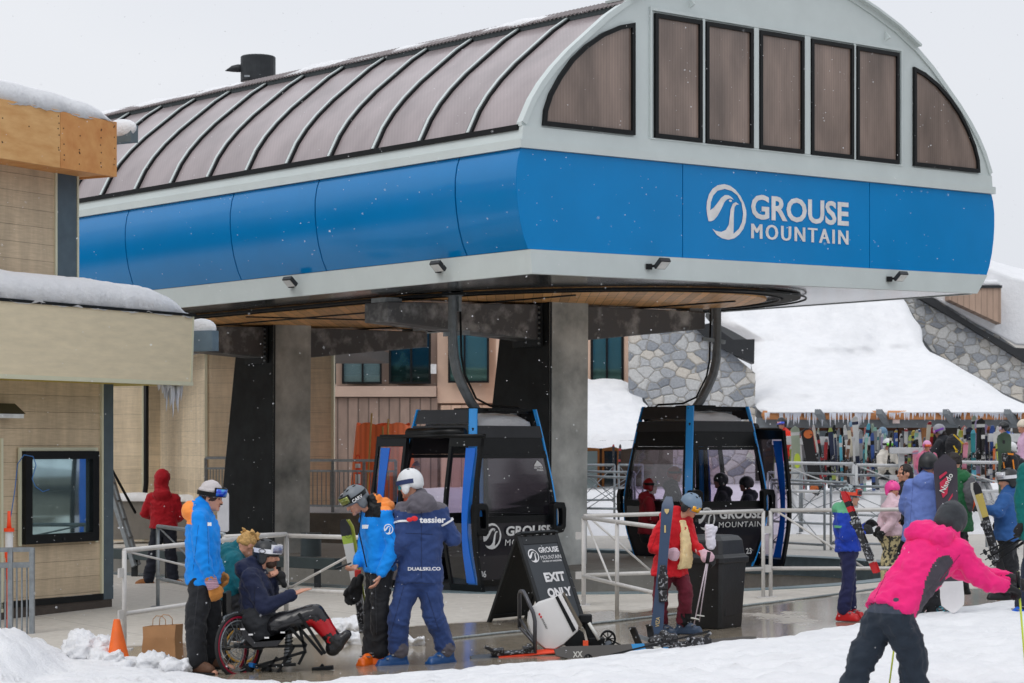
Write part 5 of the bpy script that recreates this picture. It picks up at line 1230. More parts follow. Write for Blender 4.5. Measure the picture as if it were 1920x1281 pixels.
def person(label,Y,J,yaw,hyaw,hpitch=0,k=1.0,jacket=None,pants=None,boots=None,gloves=None,head='helmet',hc=None,lens=None,strap=None,hair=None,hairlen=0,hem=.0,bulk=1.0,
           voxel=.014,jzone=None,pzone=None,hood=1,collar=1,sleeve=1,handk=1,curlR=.6,curlL=.6,pnR=None,pnL=None,skin=None,beard=0,boot='ski',hroll=0,legw=1,group=None,wr=.010,far=0,noleg=0,goggle_up=0,extra=None,wy=None,hemflare=0,shw=1):
    X={}
    for a,b in J.items(): X[a]=P(b[0],b[1],Y+(b[2] if len(b)>2 else 0))
    wF,wS,wU=frame(wy if wy is not None else yaw)      # body frame, wS towards right hand
    sm=(X['shL']+X['shR'])/2; hip=X['hip']; hd=X['hd']
    Wd=(X['shR']-X['shL']); Wd.z*=.6
    Wd=Wd.normalized() if Wd.length>.1 else wS
    sp=(sm-hip).normalized(); 
    if 'anL' in X: base=V((hip.x,hip.y,min(X['anL'].z,X['anR'].z)-.1))
    else: base=V((hip.x,hip.y,zg(hip.x,hip.y)))
    r=thing('person',label,'person',base,group)
    skin=skin or SKIN; F,Sd,Up=frame(hyaw,hpitch,hroll); sd=hash(label)%97
    # ---- body: one skin from scalp to soles
    m=M(); m.ell(hd+Up*.012,(.094*k,.074*k,.108*k),(F,Sd,Up),16); m.ell(hd+F*.028*k-Up*.055*k,(.062*k,.054*k,.062*k),(F,Sd,Up),14)
    m.cap(hd+F*.088*k-Up*.0,hd+F*.108*k-Up*.034*k,.010*k,.015*k); m.cap(hd+F*.082*k-Sd*.03*k+Up*.022*k,hd+F*.082*k+Sd*.03*k+Up*.022*k,.014*k)
    m.cap(hd+F*.078*k-Sd*.018*k-Up*.066*k,hd+F*.078*k+Sd*.018*k-Up*.066*k,.013*k); m.ell(hd+F*.075*k-Up*.10*k,(.022*k,.026*k,.02*k),(F,Sd,Up))
    for s in(-1,1): m.ell(hd+Sd*s*.076*k-Up*.01*k-F*.01*k,(.022*k,.012*k,.032*k),(F,Sd,Up)); m.ell(hd+Sd*s*.036*k+F*.066*k-Up*.03*k,(.024*k,.022*k,.024*k),(F,Sd,Up))
    nb=sm+sp*.05*k; m.cap(hd-Up*.06*k-F*.015*k,nb,.055*k,.065*k)
    def chain(rs,w0,d0,wdir=None):
        rg=[]
        for (t,w,d) in rs:
            p=hip.lerp(sm,t) if t<=1 else sm+sp*(t-1)*.5*k
            wv=(wS.lerp(Wd,min(1,max(0,t)))).normalized(); dv=sp.cross(wv).normalized()
            fo=dv*0
            rg.append([p+wv*w*w0*k*math.cos(a)+dv*d*d0*k*math.sin(a) for a in [2*math.pi*i/18 for i in range(18)]])
        return rg
    m.loft(chain([(-.08,.06,.05),(0,.12,.08),(.4,.12,.09),(.8,.15,.11),(1,.14,.09),(1.12,.06,.06)],1,1))
    H={}
    for s in('L','R'):
        e=X['el'+s]; w=X['ha'+s]; m.cap(X['sh'+s],e,.05*k,.042*k); m.cap(e,w,.042*k,.028*k)
        dv=(w-e).normalized(); pn={'L':pnL,'R':pnR}[s]; pn=V(pn) if pn else (wF*.5-Z*.2+ (wS if s=='L' else -wS))
        H[s]=(w,dv,pn)
        if not (gloves and s in gloves): hand(m,w,dv,pn,k*handk,.0095,curlL if s=='L' else curlR,1 if s=='R' else -1)
        if not noleg:
            hj=hip+wS*(.09*k if s=='R' else -.09*k); m.cap(hj,X['kn'+s],.06*k,.045*k); m.cap(X['kn'+s],X['an'+s],.045*k,.035*k); m.cap(X['an'+s]-Z*.03,X['to'+s]-Z*.005,.038*k,.028*k)
    bare=not(gloves and 'L' in gloves and 'R' in gloves)
    fuse(m,'body',skin,r,(.0085 if bare and not far else voxel) if not far else .02,1 if bare else 2)
    # face details
    if not far and head!='hood':
        for s in(-1,1): m=M(); m.ell(hd+F*.087*k+Sd*s*.031*k+Up*.0,(.007,.012*k,.006*k),(F,Sd,Up),8); m.build('eye',mat('eye_dark',(.02,.015,.012),.2),r,smooth=True)
        m=M(); m.ell(hd+F*.090*k-Up*.068*k,(.006,.02*k,.006*k),(F,Sd,Up),8); m.build('lips',mat('lips',C(170,92,84),.5),r,smooth=True)
    if beard: m=M(); m.ell(hd+F*.04*k-Up*.075*k,(.062*k,.056*k,.05*k),(F,Sd,Up),14); m.build('beard',hair or HB,r,smooth=True)
    # ---- jacket
    if jacket:
        m=M(); b=bulk; L=(sm-hip).length
        h0=-hem/L
        rs=[(h0,.195+hemflare,.15+hemflare*.5),(h0*.4+.02,.19+hemflare*.5,.15+hemflare*.3),(.3,.175,.14),(.6,.185,.145),(.85,.19*shw,.14),(.98,.165*shw,.12),(1.1,.10,.09),(1.22,.075,.075)]
        rg=chain(rs,b,b); m.loft(rg)
        for s in('L','R'):
            a=X['sh'+s]; e=X['el'+s]; w=X['ha'+s]; 
            m.cap(a,e,.078*k*b,.068*k*b,12); m.cap(e,e.lerp(w,.92*sleeve),.068*k*b,.050*k*b,12)
            m.cap(sm+(a-sm)*.4,a,.085*k*b,.078*k*b,12)
        if hood: bk=sm-wF*.09*k+sp*.07*k; m.ell(bk,(.085*k*b,.125*k*b,.085*k*b),(wF,wS,Z),14); m.cap(bk+wS*.07*k,sm+wF*.05*k+sp*.09*k+wS*.045*k,.045*k,.035*k); m.cap(bk-wS*.07*k,sm+wF*.05*k+sp*.09*k-wS*.045*k,.045*k,.035*k)
        if collar: m.cap(sm+sp*.04*k,sm+sp*.12*k+(hd-sm)*.05,.082*k,.074*k,14)
        if head=='hood': m.ell(hd-F*.01*k+Up*.015*k,(.125*k,.115*k,.145*k),(F,Sd,Up),16); m.cap(hd-Up*.05*k-F*.03*k,sm,.1*k,.12*k)
        fuse(m,'jacket',jacket,r,voxel if not far else .022,4 if not far else 2,wr if not far else .008,7,zone=jzone,seed=sd)
    if pants and not noleg:
        m=M(); m.ell(hip+Z*-.02,(.135*k,.175*k*legw,.14*k),(wF,wS,Z),16)
        for s in('L','R'):
            hj=hip+wS*(.085*k if s=='R' else -.085*k); kn=X['kn'+s]; an=X['an'+s]
            m.cap(hj-Z*.02,kn,.108*k*legw,.088*k*legw,12); m.cap(kn,an+(kn-an).normalized()*.03,.088*k*legw,.082*k*legw,12)
            d=(an-kn).normalized(); m.cap(an-d*.12,an-d*.01,.082*k*legw,.088*k*legw,12)
        fuse(m,'trousers',pants,r,voxel if not far else .022,4 if not far else 2,wr*1.1 if not far else .008,6,zone=pzone,seed=sd+3)
    if boots and not noleg:
        for s in('L','R'):
            an=X['an'+s]; to=X['to'+s]; d=(to-an); d.z=0; d=d.normalized() if d.length>.03 else wF; q=d.cross(Z)
            m=M(); gz=min(to.z,an.z-.06)-.02
            o=V((an.x,an.y,gz))
            if boot=='ski':
                m.cap(an+Z*.03+d*.0,an-Z*.03-d*.015,.066*k,.064*k); m.cap(o+d*-.045*k+Z*.05,o+d*.16*k+Z*.045,.052*k,.045*k); m.cap(o+d*-.03*k+Z*.10,o+d*.09*k+Z*.075,.055*k,.045*k); m.box(o+d*.10*k+Z*.055,(.2*k,.085*k,.06),(d,q,Z),tp=.8)
                m.box(o+d*.055*k+Z*.018,(.31*k,.09*k,.036),(d,q,Z))
            else:
                m.cap(an+Z*.05,an-Z*.03,.058*k,.056*k); m.cap(o+d*-.04*k+Z*.05,o+d*.15*k+Z*.045,.05*k,.045*k); m.ell(o+d*.06*k+Z*.07,(.11*k,.05*k,.05*k),(d,q,Z))
            bo=fuse(m,'boot',boots,r,.012,2)
            if boot=='ski' and not far:
                for j,(u,z) in enumerate(((.12,.095),(.07,.125),(.03,.17),(.02,.205))):
                    m=M(); c=o+d*u*k+Z*z; m.bar(c+q*.06*k-d*.02,c-q*.06*k,.018,.012); m.build('buckle',mat('buckle_grey',(.35,.36,.38),.3,.6),bo)
            else:
                m=M(); m.box(o+d*.055*k+Z*.012,(.31*k,.105*k,.024),(d,q,Z)); m.build('sole',BLACK,bo,bevel=.01)
    if gloves:
        for s in gloves:
            w,dv,pn=H[s]; m=M(); m.cap(w-dv*.07*k,w+dv*.015*k,.052*k,.046*k)
            hand(m,w,dv,pn,k*handk*1.08,.0155,curlL if s=='L' else curlR,1 if s=='R' else -1)
            fuse(m,'glove',gloves[s],r,.012 if not far else .02,1 if not far else 1)
    # ---- head gear
    fx=(F,Sd,Up); c=hd+Up*.02*k-F*.012*k
    if hair:
        m=M(); m.ell(hd+Up*.02*k-F*.012*k,(.10*k,.084*k,.112*k),fx,16,t0=math.pi*.36)
        if hairlen: m.cap(hd-F*.05*k-Up*.02*k,hd-F*.075*k-Up*(.06+hairlen)*k,.07*k,.055*k)
        fuse(m,'hair',hair,r,.012 if not far else .02,1,.008,22,seed=4)
    if head=='helmet':
        m=M(); m.ell(c,(.128*k,.108*k,.122*k),fx,22,t0=math.pi*.42); 
        for s in(-1,1): m.ell(c+Sd*s*.088*k-Up*.055*k-F*.012*k,(.048*k,.024*k,.062*k),fx,12)
        m.cap(c+F*.105*k-Sd*.05*k+Up*.012*k,c+F*.105*k+Sd*.05*k+Up*.012*k,.016*k)
        m.ell(c-F*.075*k-Up*.03*k,(.05*k,.08*k,.05*k),fx,14)
        hp=fuse(m,'helmet',hc,r,.011*k if not far else .018,2,zone=(lambda p,n:1 if (p-c).dot(Up)<-.018*k else 0) if isinstance(hc,list) else None)
        if not far:
            for u in(-1,0,1):
                for v in(-.04,.03):
                    m=M(); q=(F*(v+.01)+Sd*u*.05+Up*.11).normalized(); p=c+F*q.dot(F)*.127*k+Sd*q.dot(Sd)*.107*k+Up*q.dot(Up)*.121*k; m.ell(p,(.02*k,.007*k,.007*k),fx,8); m.build('vent',BLACK,hp)
    if head=='beanie':
        m=M(); m.ell(hd+Up*.035*k-F*.01*k,(.112*k,.096*k,.125*k),fx,20,t0=math.pi*.47); m.loft(band(hd-F*.01*k,fx,.012*k,.075*k,(.100*k,.084*k),None,0,345,.016*k,26),cap=True)
        fuse(m,'beanie',hc,r,.009,2,.003,20)
    if lens:
        up=.055*k if goggle_up else 0; cc=hd+Up*up
        fr,ln=lens; g=1.13 if goggle_up else 1
        rr=(.098*k*g,.086*k*g) if goggle_up else (.086*k,.080*k); m=M(); m.loft(band(cc,fx,-.038*k,.045*k,rr,None,-62,62,.022*k,18)); go=m.build('goggles',fr,r,smooth='a')
        m=M(); m.loft(band(cc,fx,-.028*k,.036*k,(rr[0]+.021*k,rr[1]+.019*k),None,-56,56,.008*k,18)); m.build('goggle_lens',ln,go,smooth=True)
        if strap: m=M(); m.loft(band(hd+Up*(.012*k+up*.4),fx,-.018*k,.022*k,(.128*k,.112*k),None,60,300,.006*k,26,tilt=-.0)); m.build('strap',strap,go,smooth='a')
    return r,X,dict(F=F,S=Sd,U=Up,hd=hd,sm=sm,wF=wF,wS=wS,sp=sp)
def gl(name,c1,c2): return mat(name,c1,.08,.3,0,5,0,spec=1,col2=c2,thr=(.4,.6))
GLV_BK=cloth('glove_black',(.015,.015,.016)); GLV_TAN=cloth('glove_tan_leather',C(190,126,60)); PANT_BK=cloth('trousers_black',(.014,.015,.018)); 
BL=cloth('jacket_bright_blue',C(0,138,232),.06); NAVY=cloth('jacket_navy',C(26,34,62)); NV2=cloth('suit_navy_blue',C(44,66,116),.1); GYT=cloth('suit_grey_taupe',C(96,92,100))
ORG=cloth('hood_lining_orange',C(255,150,70)); RED=cloth('jacket_dark_red',C(170,10,28)); RED2=cloth('coat_bright_red',C(200,16,32)); TEAL=cloth('jacket_teal',C(0,96,110)); BROWNB=mat('boot_brown_leather',C(96,66,48),.7,0,.2,12,.2)
BLKB=mat('boot_black_shell',(.015,.016,.018),.35); GREYH=mat('helmet_grey_shell',C(112,118,124),.4,0,.05,5); WHH=mat('helmet_white_shell',(.72,.73,.74),.35); BKH=mat('helmet_black_shell',(.018,.02,.022),.4); SLH=mat('helmet_slate_shell',C(112,134,156),.4,0,.05,5)
# 1 man in beanie
def p_beanie():
    r,X,h=person('person in bright blue jacket and grey beanie with goggles standing over the wheelchair',20.1,
     dict(hd=(396,933),shR=(374,972,-.18),shL=(384,972,.16),elR=(378,1040,-.24),elL=(396,1040,.22),haR=(398,1096,-.20),haL=(412,1076,.14),hip=(381,1084),knR=(368,1160,-.10),knL=(396,1160,.12),anR=(368,1238,-.08),anL=(396,1232,.16),toR=(404,1262,-.16),toL=(436,1252,.06)),
     0,-12,-8,1.0,jacket=[BL,ORG],jzone=lambda p,n:1 if p.z>1.32 and p.x<-2.86 and n.x<.1 else 0,pants=cloth('trousers_black',(.014,.015,.018)),boots=BROWNB,boot='shoe',gloves={'R':GLV_TAN,'L':GLV_TAN},head='beanie',hc=cloth('beanie_grey',C(196,190,190),.05),lens=(BLACK,gl('lens_blue_violet',C(20,60,200),C(60,190,220))),strap=BLACK,goggle_up=1,hair=HB,bulk=1.08,legw=1.12,hem=.06,curlR=.5,curlL=.6,pnR=(-.3,.9,0),pnL=(-.3,-.9,0),beard=0,wr=.012)
    m=M(); w=X['haR']; d=(w-X['elR']).normalized(); m.tube([w-d*.055,w+d*.035],[.057,.054],14); m.build('striped_cuff',planks('knit_stripes',C(190,150,165),.016,2,.25,.5,.3,.9,(1,1,1),.05),r,smooth='a')
    hd,F,S_,U_=h['hd'],h['F'],h['S'],h['U']
    m=M(); m.cap(hd+F*.105-S_*.02-U_*.048,hd+F*.105+S_*.02-U_*.048,.006); m.build('moustache',HB,r,smooth=True)
    m=M(); q=X['shR']+V((.1,-.075,-.05)); m.box(q,(.035,.004,.03)); m.build('badge',mat('badge_white',(.8,.8,.8),.5),r)
    m=M(); m.tube([X['hip']+V((-.06,-.15,-.06)),X['hip']+V((-.05,-.14,-.2)),X['knR']+V((-.01,-.1,.12))],.005,5); m.build('zip',DARKG,r)
p_beanie()
def p_red():
    person('person in dark red hooded jacket seen from behind near the ladder',32.9,dict(hd=(305,900),shL=(284,935),shR=(328,937),elL=(272,962,.05),elR=(338,968,.05),haL=(283,968,.25),haR=(328,975,.25),hip=(307,988),knL=(288,1040,.02),knR=(320,1040),anL=(278,1086),anR=(324,1086),toL=(260,1098,-.05),toR=(340,1099,-.04)),
     85,60,-10,1.02,jacket=RED,pants=cloth('jeans_dark',C(26,30,42)),boots=mat('boot_tan',C(150,96,50),.7,0,.2,12),boot='shoe',head='hood',gloves={'L':GLV_BK,'R':GLV_BK},bulk=1.1,hem=.02,legw=1.0)
p_red()
def p_teal():
    r,X,h=person('person with blond hair in teal jacket crouching behind the seated skier',21.3,dict(hd=(463,1022),shL=(446,1046,.16),shR=(436,1052,-.14),elL=(470,1085,.2),elR=(455,1095,-.16),haL=(492,1100,.15),haR=(488,1110,-.05),hip=(424,1118),knL=(468,1130,.15),knR=(462,1138,-.12),anL=(430,1178,.15),anR=(426,1184,-.1),toL=(452,1192,.12),toR=(448,1198,-.12)),
     15,40,-28,1.0,jacket=TEAL,pants=PANT_BK,boots=BLKB,head='none',hair=HBL,bulk=1.12,hem=.04,voxel=.014)
    hd,F,S_,U_=h['hd'],h['F'],h['S'],h['U']; m=M(); rg=random.Random(2)
    for i in range(26): q=hd+F*rg.uniform(-.08,.06)+S_*rg.uniform(-.06,.06)+U_*rg.uniform(.09,.13); m.cap(q,q+V((rg.uniform(-.03,.03),rg.uniform(-.02,.02),rg.uniform(.0,.03))),.018,.008,6)
    fuse(m,'hair_curls',HBL,r,.009,1)
p_teal()
# wheelchair and sit ski
def wheel(root,c,ax,rr,rimc,name='wheel'):
    ax=V(ax).normalized(); u=ax.cross(Z).normalized(); w=u.cross(ax)
    circ=lambda q,n=40:[c+(u*math.cos(2*math.pi*k/n)+w*math.sin(2*math.pi*k/n))*q for k in range(n)]
    def tor(q,t,mt,nm,par,n=40):
        m=M(); rings=[]
        for k in range(n+1):
            a=2*math.pi*k/n; d=u*math.cos(a)+w*math.sin(a); rings.append([c+d*(q+t*math.cos(b))+ax*t*math.sin(b) for b in [2*math.pi*j/8 for j in range(8)]])
        m.loft(rings,cap=False); return m.build(nm,mt,par,smooth=True)
    t=tor(rr-.014,.016,mat('tyre_black',(.012,.012,.013),.7),name,root)
    tor(rr-.038,.012,rimc,'rim',t); tor(rr-.07,.006,GALV,'push_rim',t)
    m=M()
    for k in range(16): a=2*math.pi*k/16; d=u*math.cos(a)+w*math.sin(a); m.tube([c+ax*(.03 if k%2 else -.03),c+d*(rr-.045)],.0018,4)
    m.build('spokes',GALV,t)
    m=M(); m.tube([c-ax*.04,c+ax*.04],.025,10); m.build('hub',DARKG,t)
def chair():
    g=G(440,1272); r=thing('wheelchair','black wheelchair with red rimmed wheels behind the seated skier','wheelchair',g)
    rd=mat('rim_red',C(150,16,50),.35,.2); a=V((.72,.68,0))
    c1=P(447,1211,20.05); c2=P(424,1215,20.45)
    a=V((.80,-.60,.05)); wheel(r,c1,a,.295,rd); wheel(r,c2,a,.295,rd)
    fr=M(); ba=P(462,1190,20.3)
    for p,q in((c1,c2),(c1,P(470,1190,20.1)),(c2,P(440,1185,20.6)),(P(420,1158,20.1),P(440,1150,20.5)),(P(420,1158,20.1),P(424,1215,20.3)),(P(444,1147,20.6),P(440,1190,20.6)),(P(470,1190,20.1),P(520,1205,20.1)),(P(440,1185,20.6),P(500,1200,20.7))): fr.tube([p,q],.013,6)
    fr.build('frame',GALV,r,smooth=True)
    m=M(); m.box(P(455,1172,20.4),(.34,.38,.03),(V((.9,.1,0)),V((-.1,.9,0)),Z)); m.box(P(425,1140,20.5),(.04,.36,.3)); m.build('seat',BLACK,r,bevel=.01)
    m=M(); m.tube([P(460,1248,20.6),P(462,1240,20.6)],.03,10); 
    for q in(P(500,1257,20.2),P(470,1252,20.8)): m=M(); m.tube([q-V((0,.015,0)),q+V((0,.015,0))],.05,14); m.build('castor',BLACK,r)
    # second spare wheel seen behind with yellow rim
    c3=P(455,1210,21.0); wheel(r,c3,V((.35,-.94,0)),.2,mat('rim_yellow',C(200,150,50),.4))
chair()
def sitskier():
    r,X,h=person('person seated in a sit ski wearing navy jacket and black helmet with white goggle strap',20.3,dict(hd=(501,1040),shR=(470,1083,-.17),shL=(486,1080,.17),elR=(494,1139,-.22),elL=(510,1128,.2),haR=(551,1114,-.16),haL=(511,1086,.05),hip=(484,1172),knL=(586,1152,.06),knR=(592,1156,-.07),anL=(630,1200,.05),anR=(628,1206,-.07),toL=(648,1196,.05),toR=(650,1200,-.08)),
     0,-8,-6,1.0,jacket=cloth('jacket_navy',C(26,34,62)),pants=None,boots=None,head='helmet',hc=BKH,hair=HB,beard=1,bulk=1.1,hem=.05,curlR=.12,pnR=(0,.2,-1),curlL=1.0,lens=(mat('frame_white',(.7,.7,.72),.4),gl('lens_grey',C(120,120,150),C(170,175,190))),goggle_up=1,strap=mat('strap_white',(.75,.75,.78),.6),noleg=1,hood=1,wr=.012)
    m=M(); m.ell(X['haL']+V((.08,-.05,.03)),(.05,.04,.05),None,12); m.cap(X['haL']+V((.08,-.05,.03)),X['haL']+V((.11,-.05,-.05)),.035,.03); fuse(m,'held_glove',GLV_BK,r,.01,1,.004,20)
    o=h['hd']-h['F']*.02+h['U']*.035+h['S']*.122; m=M(); 
    m.loft([[o+h['F']*x+h['U']*z for x,z in [((.026+d)*math.cos(t),(.015+d)*math.sin(t)) for t in [2*math.pi*i/20 for i in range(20)]]] for d in(0,.007)],cap=False); m.build('strap_logo',mat('print_black',(.02,.02,.02),.5),r)
    # leg shells (hard fairing over both legs)
    BKS=mat('shell_black_gloss',(.014,.014,.016),.22,0,.1,6,spec=.5); REDS=mat('shell_red',C(176,16,28),.3,0,.08,6)
    def z1(p,n):
        t=(p-P(590,1150,20.2)).dot(V((.62,0,-.78))); q=noise.noise(p*11)*.05+noise.noise(p*24)*.03
        return 1 if .08<t+q*2.2<.25 and n.y<.75 else 0
    m=M()
    for dy in(-.08,.08): m.cap(P(520,1174,20.2+dy),P(590,1152,20.2+dy),.105,.098,14); m.cap(P(591,1153,20.2+dy),P(632,1208,20.2+dy),.098,.07,14); m.cap(P(624,1216,20.2+dy),P(650,1190,20.2+dy),.07,.045,12)
    fuse(m,'leg_fairing',[BKS,REDS],r,.012,4,.004,5,zone=z1)
    m=M(); m.cap(P(482,1165,20.2),P(486,1185,20.2),.17,.165,16); m.cap(P(486,1185,20.2),P(546,1166,20.2),.14,.11,14); fuse(m,'seat_trousers',cloth('seat_shell_fabric',C(40,42,46)),r,.014,3,.008)
sitskier()
def sitski():
    g=G(540,1268); r=thing('sit_ski','black framed sit ski on one white ski under the seated skier','sit ski',g)
    BKS=BLACK; q=lambda x,y,d=0:P(x,y,20.15+d)
    m=M(); m.loft([[q(*p,d) for p in((452,1165),(455,1195),(475,1214),(520,1212),(545,1180),(530,1200),(478,1204),(460,1180))] for d in(-.2,.24)]); m.build('bucket_seat',mat('shell_black_gloss',(.014,.014,.016),.22),r,bevel=.01)
    for d in(-.12,.12):
        m=M()
        for a,b in(((448,1213),(575,1211)),((545,1178),(575,1211)),((545,1178),(500,1212)),((560,1168),(573,1225)),((478,1250),(572,1222)),((572,1222),(560,1246)),((478,1250),(555,1246)),((520,1232),(500,1258)),((553,1210),(520,1262)),((560,1150),(610,1226)),((555,1170),(605,1228))): m.bar(q(*a,d),q(*b,d),.03,.026)
        m.build('side_frame',BKS,r,bevel=.004)
    m=M(); m.tube([q(538,1250),q(542,1185)],[.035,.03],10); m.build('shock_absorber',GALV,r)
    m=M(); pts=[q(538,1248).lerp(q(542,1192),k/60)+V((.038*math.cos(k*.9),.038*math.sin(k*.9),0)) for k in range(61)]; m.tube(pts,.005,5); m.build('coil_spring',BLACK,r,smooth=True)
    m=M(); m.bar(q(470,1247,-.02),q(480,1250,.05),.05,.04); m.build('pivot',mat('pivot_blue',C(30,120,200),.4),r)
    for x,y in((455,1180),(470,1190),(500,1196),(530,1186)): m=M(); m.box(q(x,y,-.205),(.04,.006,.014)); m.build('label_mark',mat('badge_white',(.8,.8,.8),.5),r)
    m=M(); m.loft([[q(468,1262,-.06),q(468,1262,.05),q(468,1265,.05),q(468,1265,-.06)],[q(600,1259,-.05),q(600,1259,.05),q(600,1262,.05),q(600,1262,-.05)],[q(628,1256,-.04),q(628,1256,.04),q(628,1257.5,.04),q(628,1257.5,-.04)]]); m.build('ski_blade',mat('ski_white',(.66,.66,.62),.35),r)
    m=M(); m.bar(q(455,1264,0),q(468,1250,0),.1,.08); m.bar(q(585,1256),q(625,1252),.08,.04); m.bar(q(600,1254),q(606,1246),.04,.03); m.build('binding',BLACK,r,bevel=.006)
sitski()
def instructor():
    def jz(p,n): return 0
    r,X,h=person('person in bright blue jacket and grey helmet looking down at a phone in his hand',20.6,dict(hd=(667,938),shL=(722,966,-.16),shR=(690,966,.14),elL=(740,1022,-.20),elR=(684,1032,.12),haL=(714,1078,-.24),haR=(668,1058,-.04),hip=(712,1066),knL=(712,1148,-.10),knR=(700,1146,.08),anL=(714,1222,-.02),anR=(696,1224,.0),toL=(690,1250,-.02),toR=(682,1247,-.12)),
     195,200,-32,1.0,jacket=[BL,ORG,BLACK],jzone=lambda p,n:(2 if p.x<-1.2 and p.z>1.36 and p.x>-1.36 and n.x<.3 else 1 if p.z>1.43 else 0),pants=PANT_BK,boots=mat('boot_orange_shell',C(255,112,20),.35),head='helmet',hc=GREYH,lens=(BLACK,gl('lens_olive',C(110,120,40),C(160,165,90))),goggle_up=1,strap=BLACK,curlL=.35,curlR=.8,pnL=(-1,0,0),pnR=(-.2,0,1),bulk=1.02,hem=.03,voxel=.013)
    q=X['haR']+V((-.12,-.02,-.015)); p=thing('phone','black phone held in the bare hand of the blue-jacketed instructor','phone',q); m=M(); m.box(q,(.155,.075,.012),(V((.93,-.15,.32)).normalized(),V((.1,.98,.1)).normalized(),V((-.32,0,.95)).normalized())); m.build('phone_body',BLACK,p,bevel=.004)
    el=X['elL'].lerp(X['shL'],.55)+V((-.0,-.088,0)); wm=MT['white_vinyl']; emblem(r,'sleeve_emblem',wm,el+V((-.045,-.01,-.05)),V((1,.08,0)).normalized(),V((0,0,1)),.085,.095,.004)
    hd,F,S_,U_=h['hd'],h['F'],h['S'],h['U']
    o=hd-S_*.124+U_*.012+F*.03; text('CARV',r,'lettering',MT['white_vinyl'],o+F*.035-S_*.004,-F,U_,.032,.11,.03,.006)
    m=M(); m.box(X['shR'].lerp(X['hip'],.2)+V((-.02,-.26,.0)),(.08,.01,.035)); m.build('name_badge',mat('badge_white',(.8,.8,.8),.5),r)
    m=M(); m.tube([h['sm']+V((-.13,-.16,.05)),h['sm']+V((-.15,-.17,-.15)),X['hip']+V((-.11,-.16,.02))],.006,5); m.build('zip',BLACK,r)
    m=M(); m.tube([X['haL']+V((-.035,0,.03)),X['haL']+V((.03,-.02,.02))],.012,8); m.build('wrist_strap',BLACK,r)
instructor()
def navyman():
    def jz(p,n):
        if p.z>1.43+.03*math.sin(p.x*9): return 1
        return 0
    def pz(p,n): return 1 if p.z<.155+.05*math.sin(p.x*30) else 0
    r,X,h=person('person in navy blue ski suit and white helmet seen from behind with one elbow bent',20.5,dict(hd=(768,908),shL=(756,958,-.06),shR=(822,960,.02),elL=(757,1014,-.14),elR=(849,1010,.05),haL=(728,1056,-.02),haR=(832,1000,.28),hip=(787,1082),knL=(746,1158,-.06),knR=(814,1158,.0),anL=(747,1218,0),anR=(836,1214,.08),toL=(716,1250,-.06),toR=(818,1244,0)),
     100,140,-10,1.04,jacket=[NV2,GYT],jzone=jz,pants=[NV2,GYT],pzone=pz,boots=mat('boot_blue_shell',C(20,72,128),.35),head='helmet',hc=WHH,hair=HB,gloves={'L':GLV_BK,'R':GLV_BK},bulk=1.10,hem=.05,legw=1.08,strap=mat('strap_navy',C(28,44,90),.6),lens=(mat('goggle_teal',C(60,170,190),.4),gl('lens_dark',(.02,.02,.03),(.05,.05,.07))),wr=.013,wy=92,voxel=.013)
    wm=MT['white_vinyl']; b=h['sm']; ux=V((.99,.12,0)).normalized(); y=-.178
    o=b+V((-.005,-.20,-.10)); text('tessier',r,'lettering',wm,o,ux,Z,.055,.24,.03,.006)
    m=M(); oo=b+V((-.115,-.20,-.09)); m.ell(oo+V((.02,0,.02)),(.028,.006,.02),None,12); m.ell(oo+V((.065,.0,.03)),(.032,.006,.024),None,12); m.build('red_mark',mat('print_red',C(220,30,36),.5),r,smooth=True)
    o=X['hip']+V((-.10,-.215,.07)); text('DUALSKI.CO',r,'lettering',wm,o,ux,Z,.032,.30,.03,.006)
    for s in('L','R'):
        c=X['sh'+s].lerp(X['el'+s],.42); d=(X['el'+s]-X['sh'+s]).normalized(); m=M(); m.tube([c-d*.009,c+d*.009],.094,16); m.build('sleeve_band',mat('reflective_white',(.75,.75,.76),.35),r,smooth='a')
navyman()
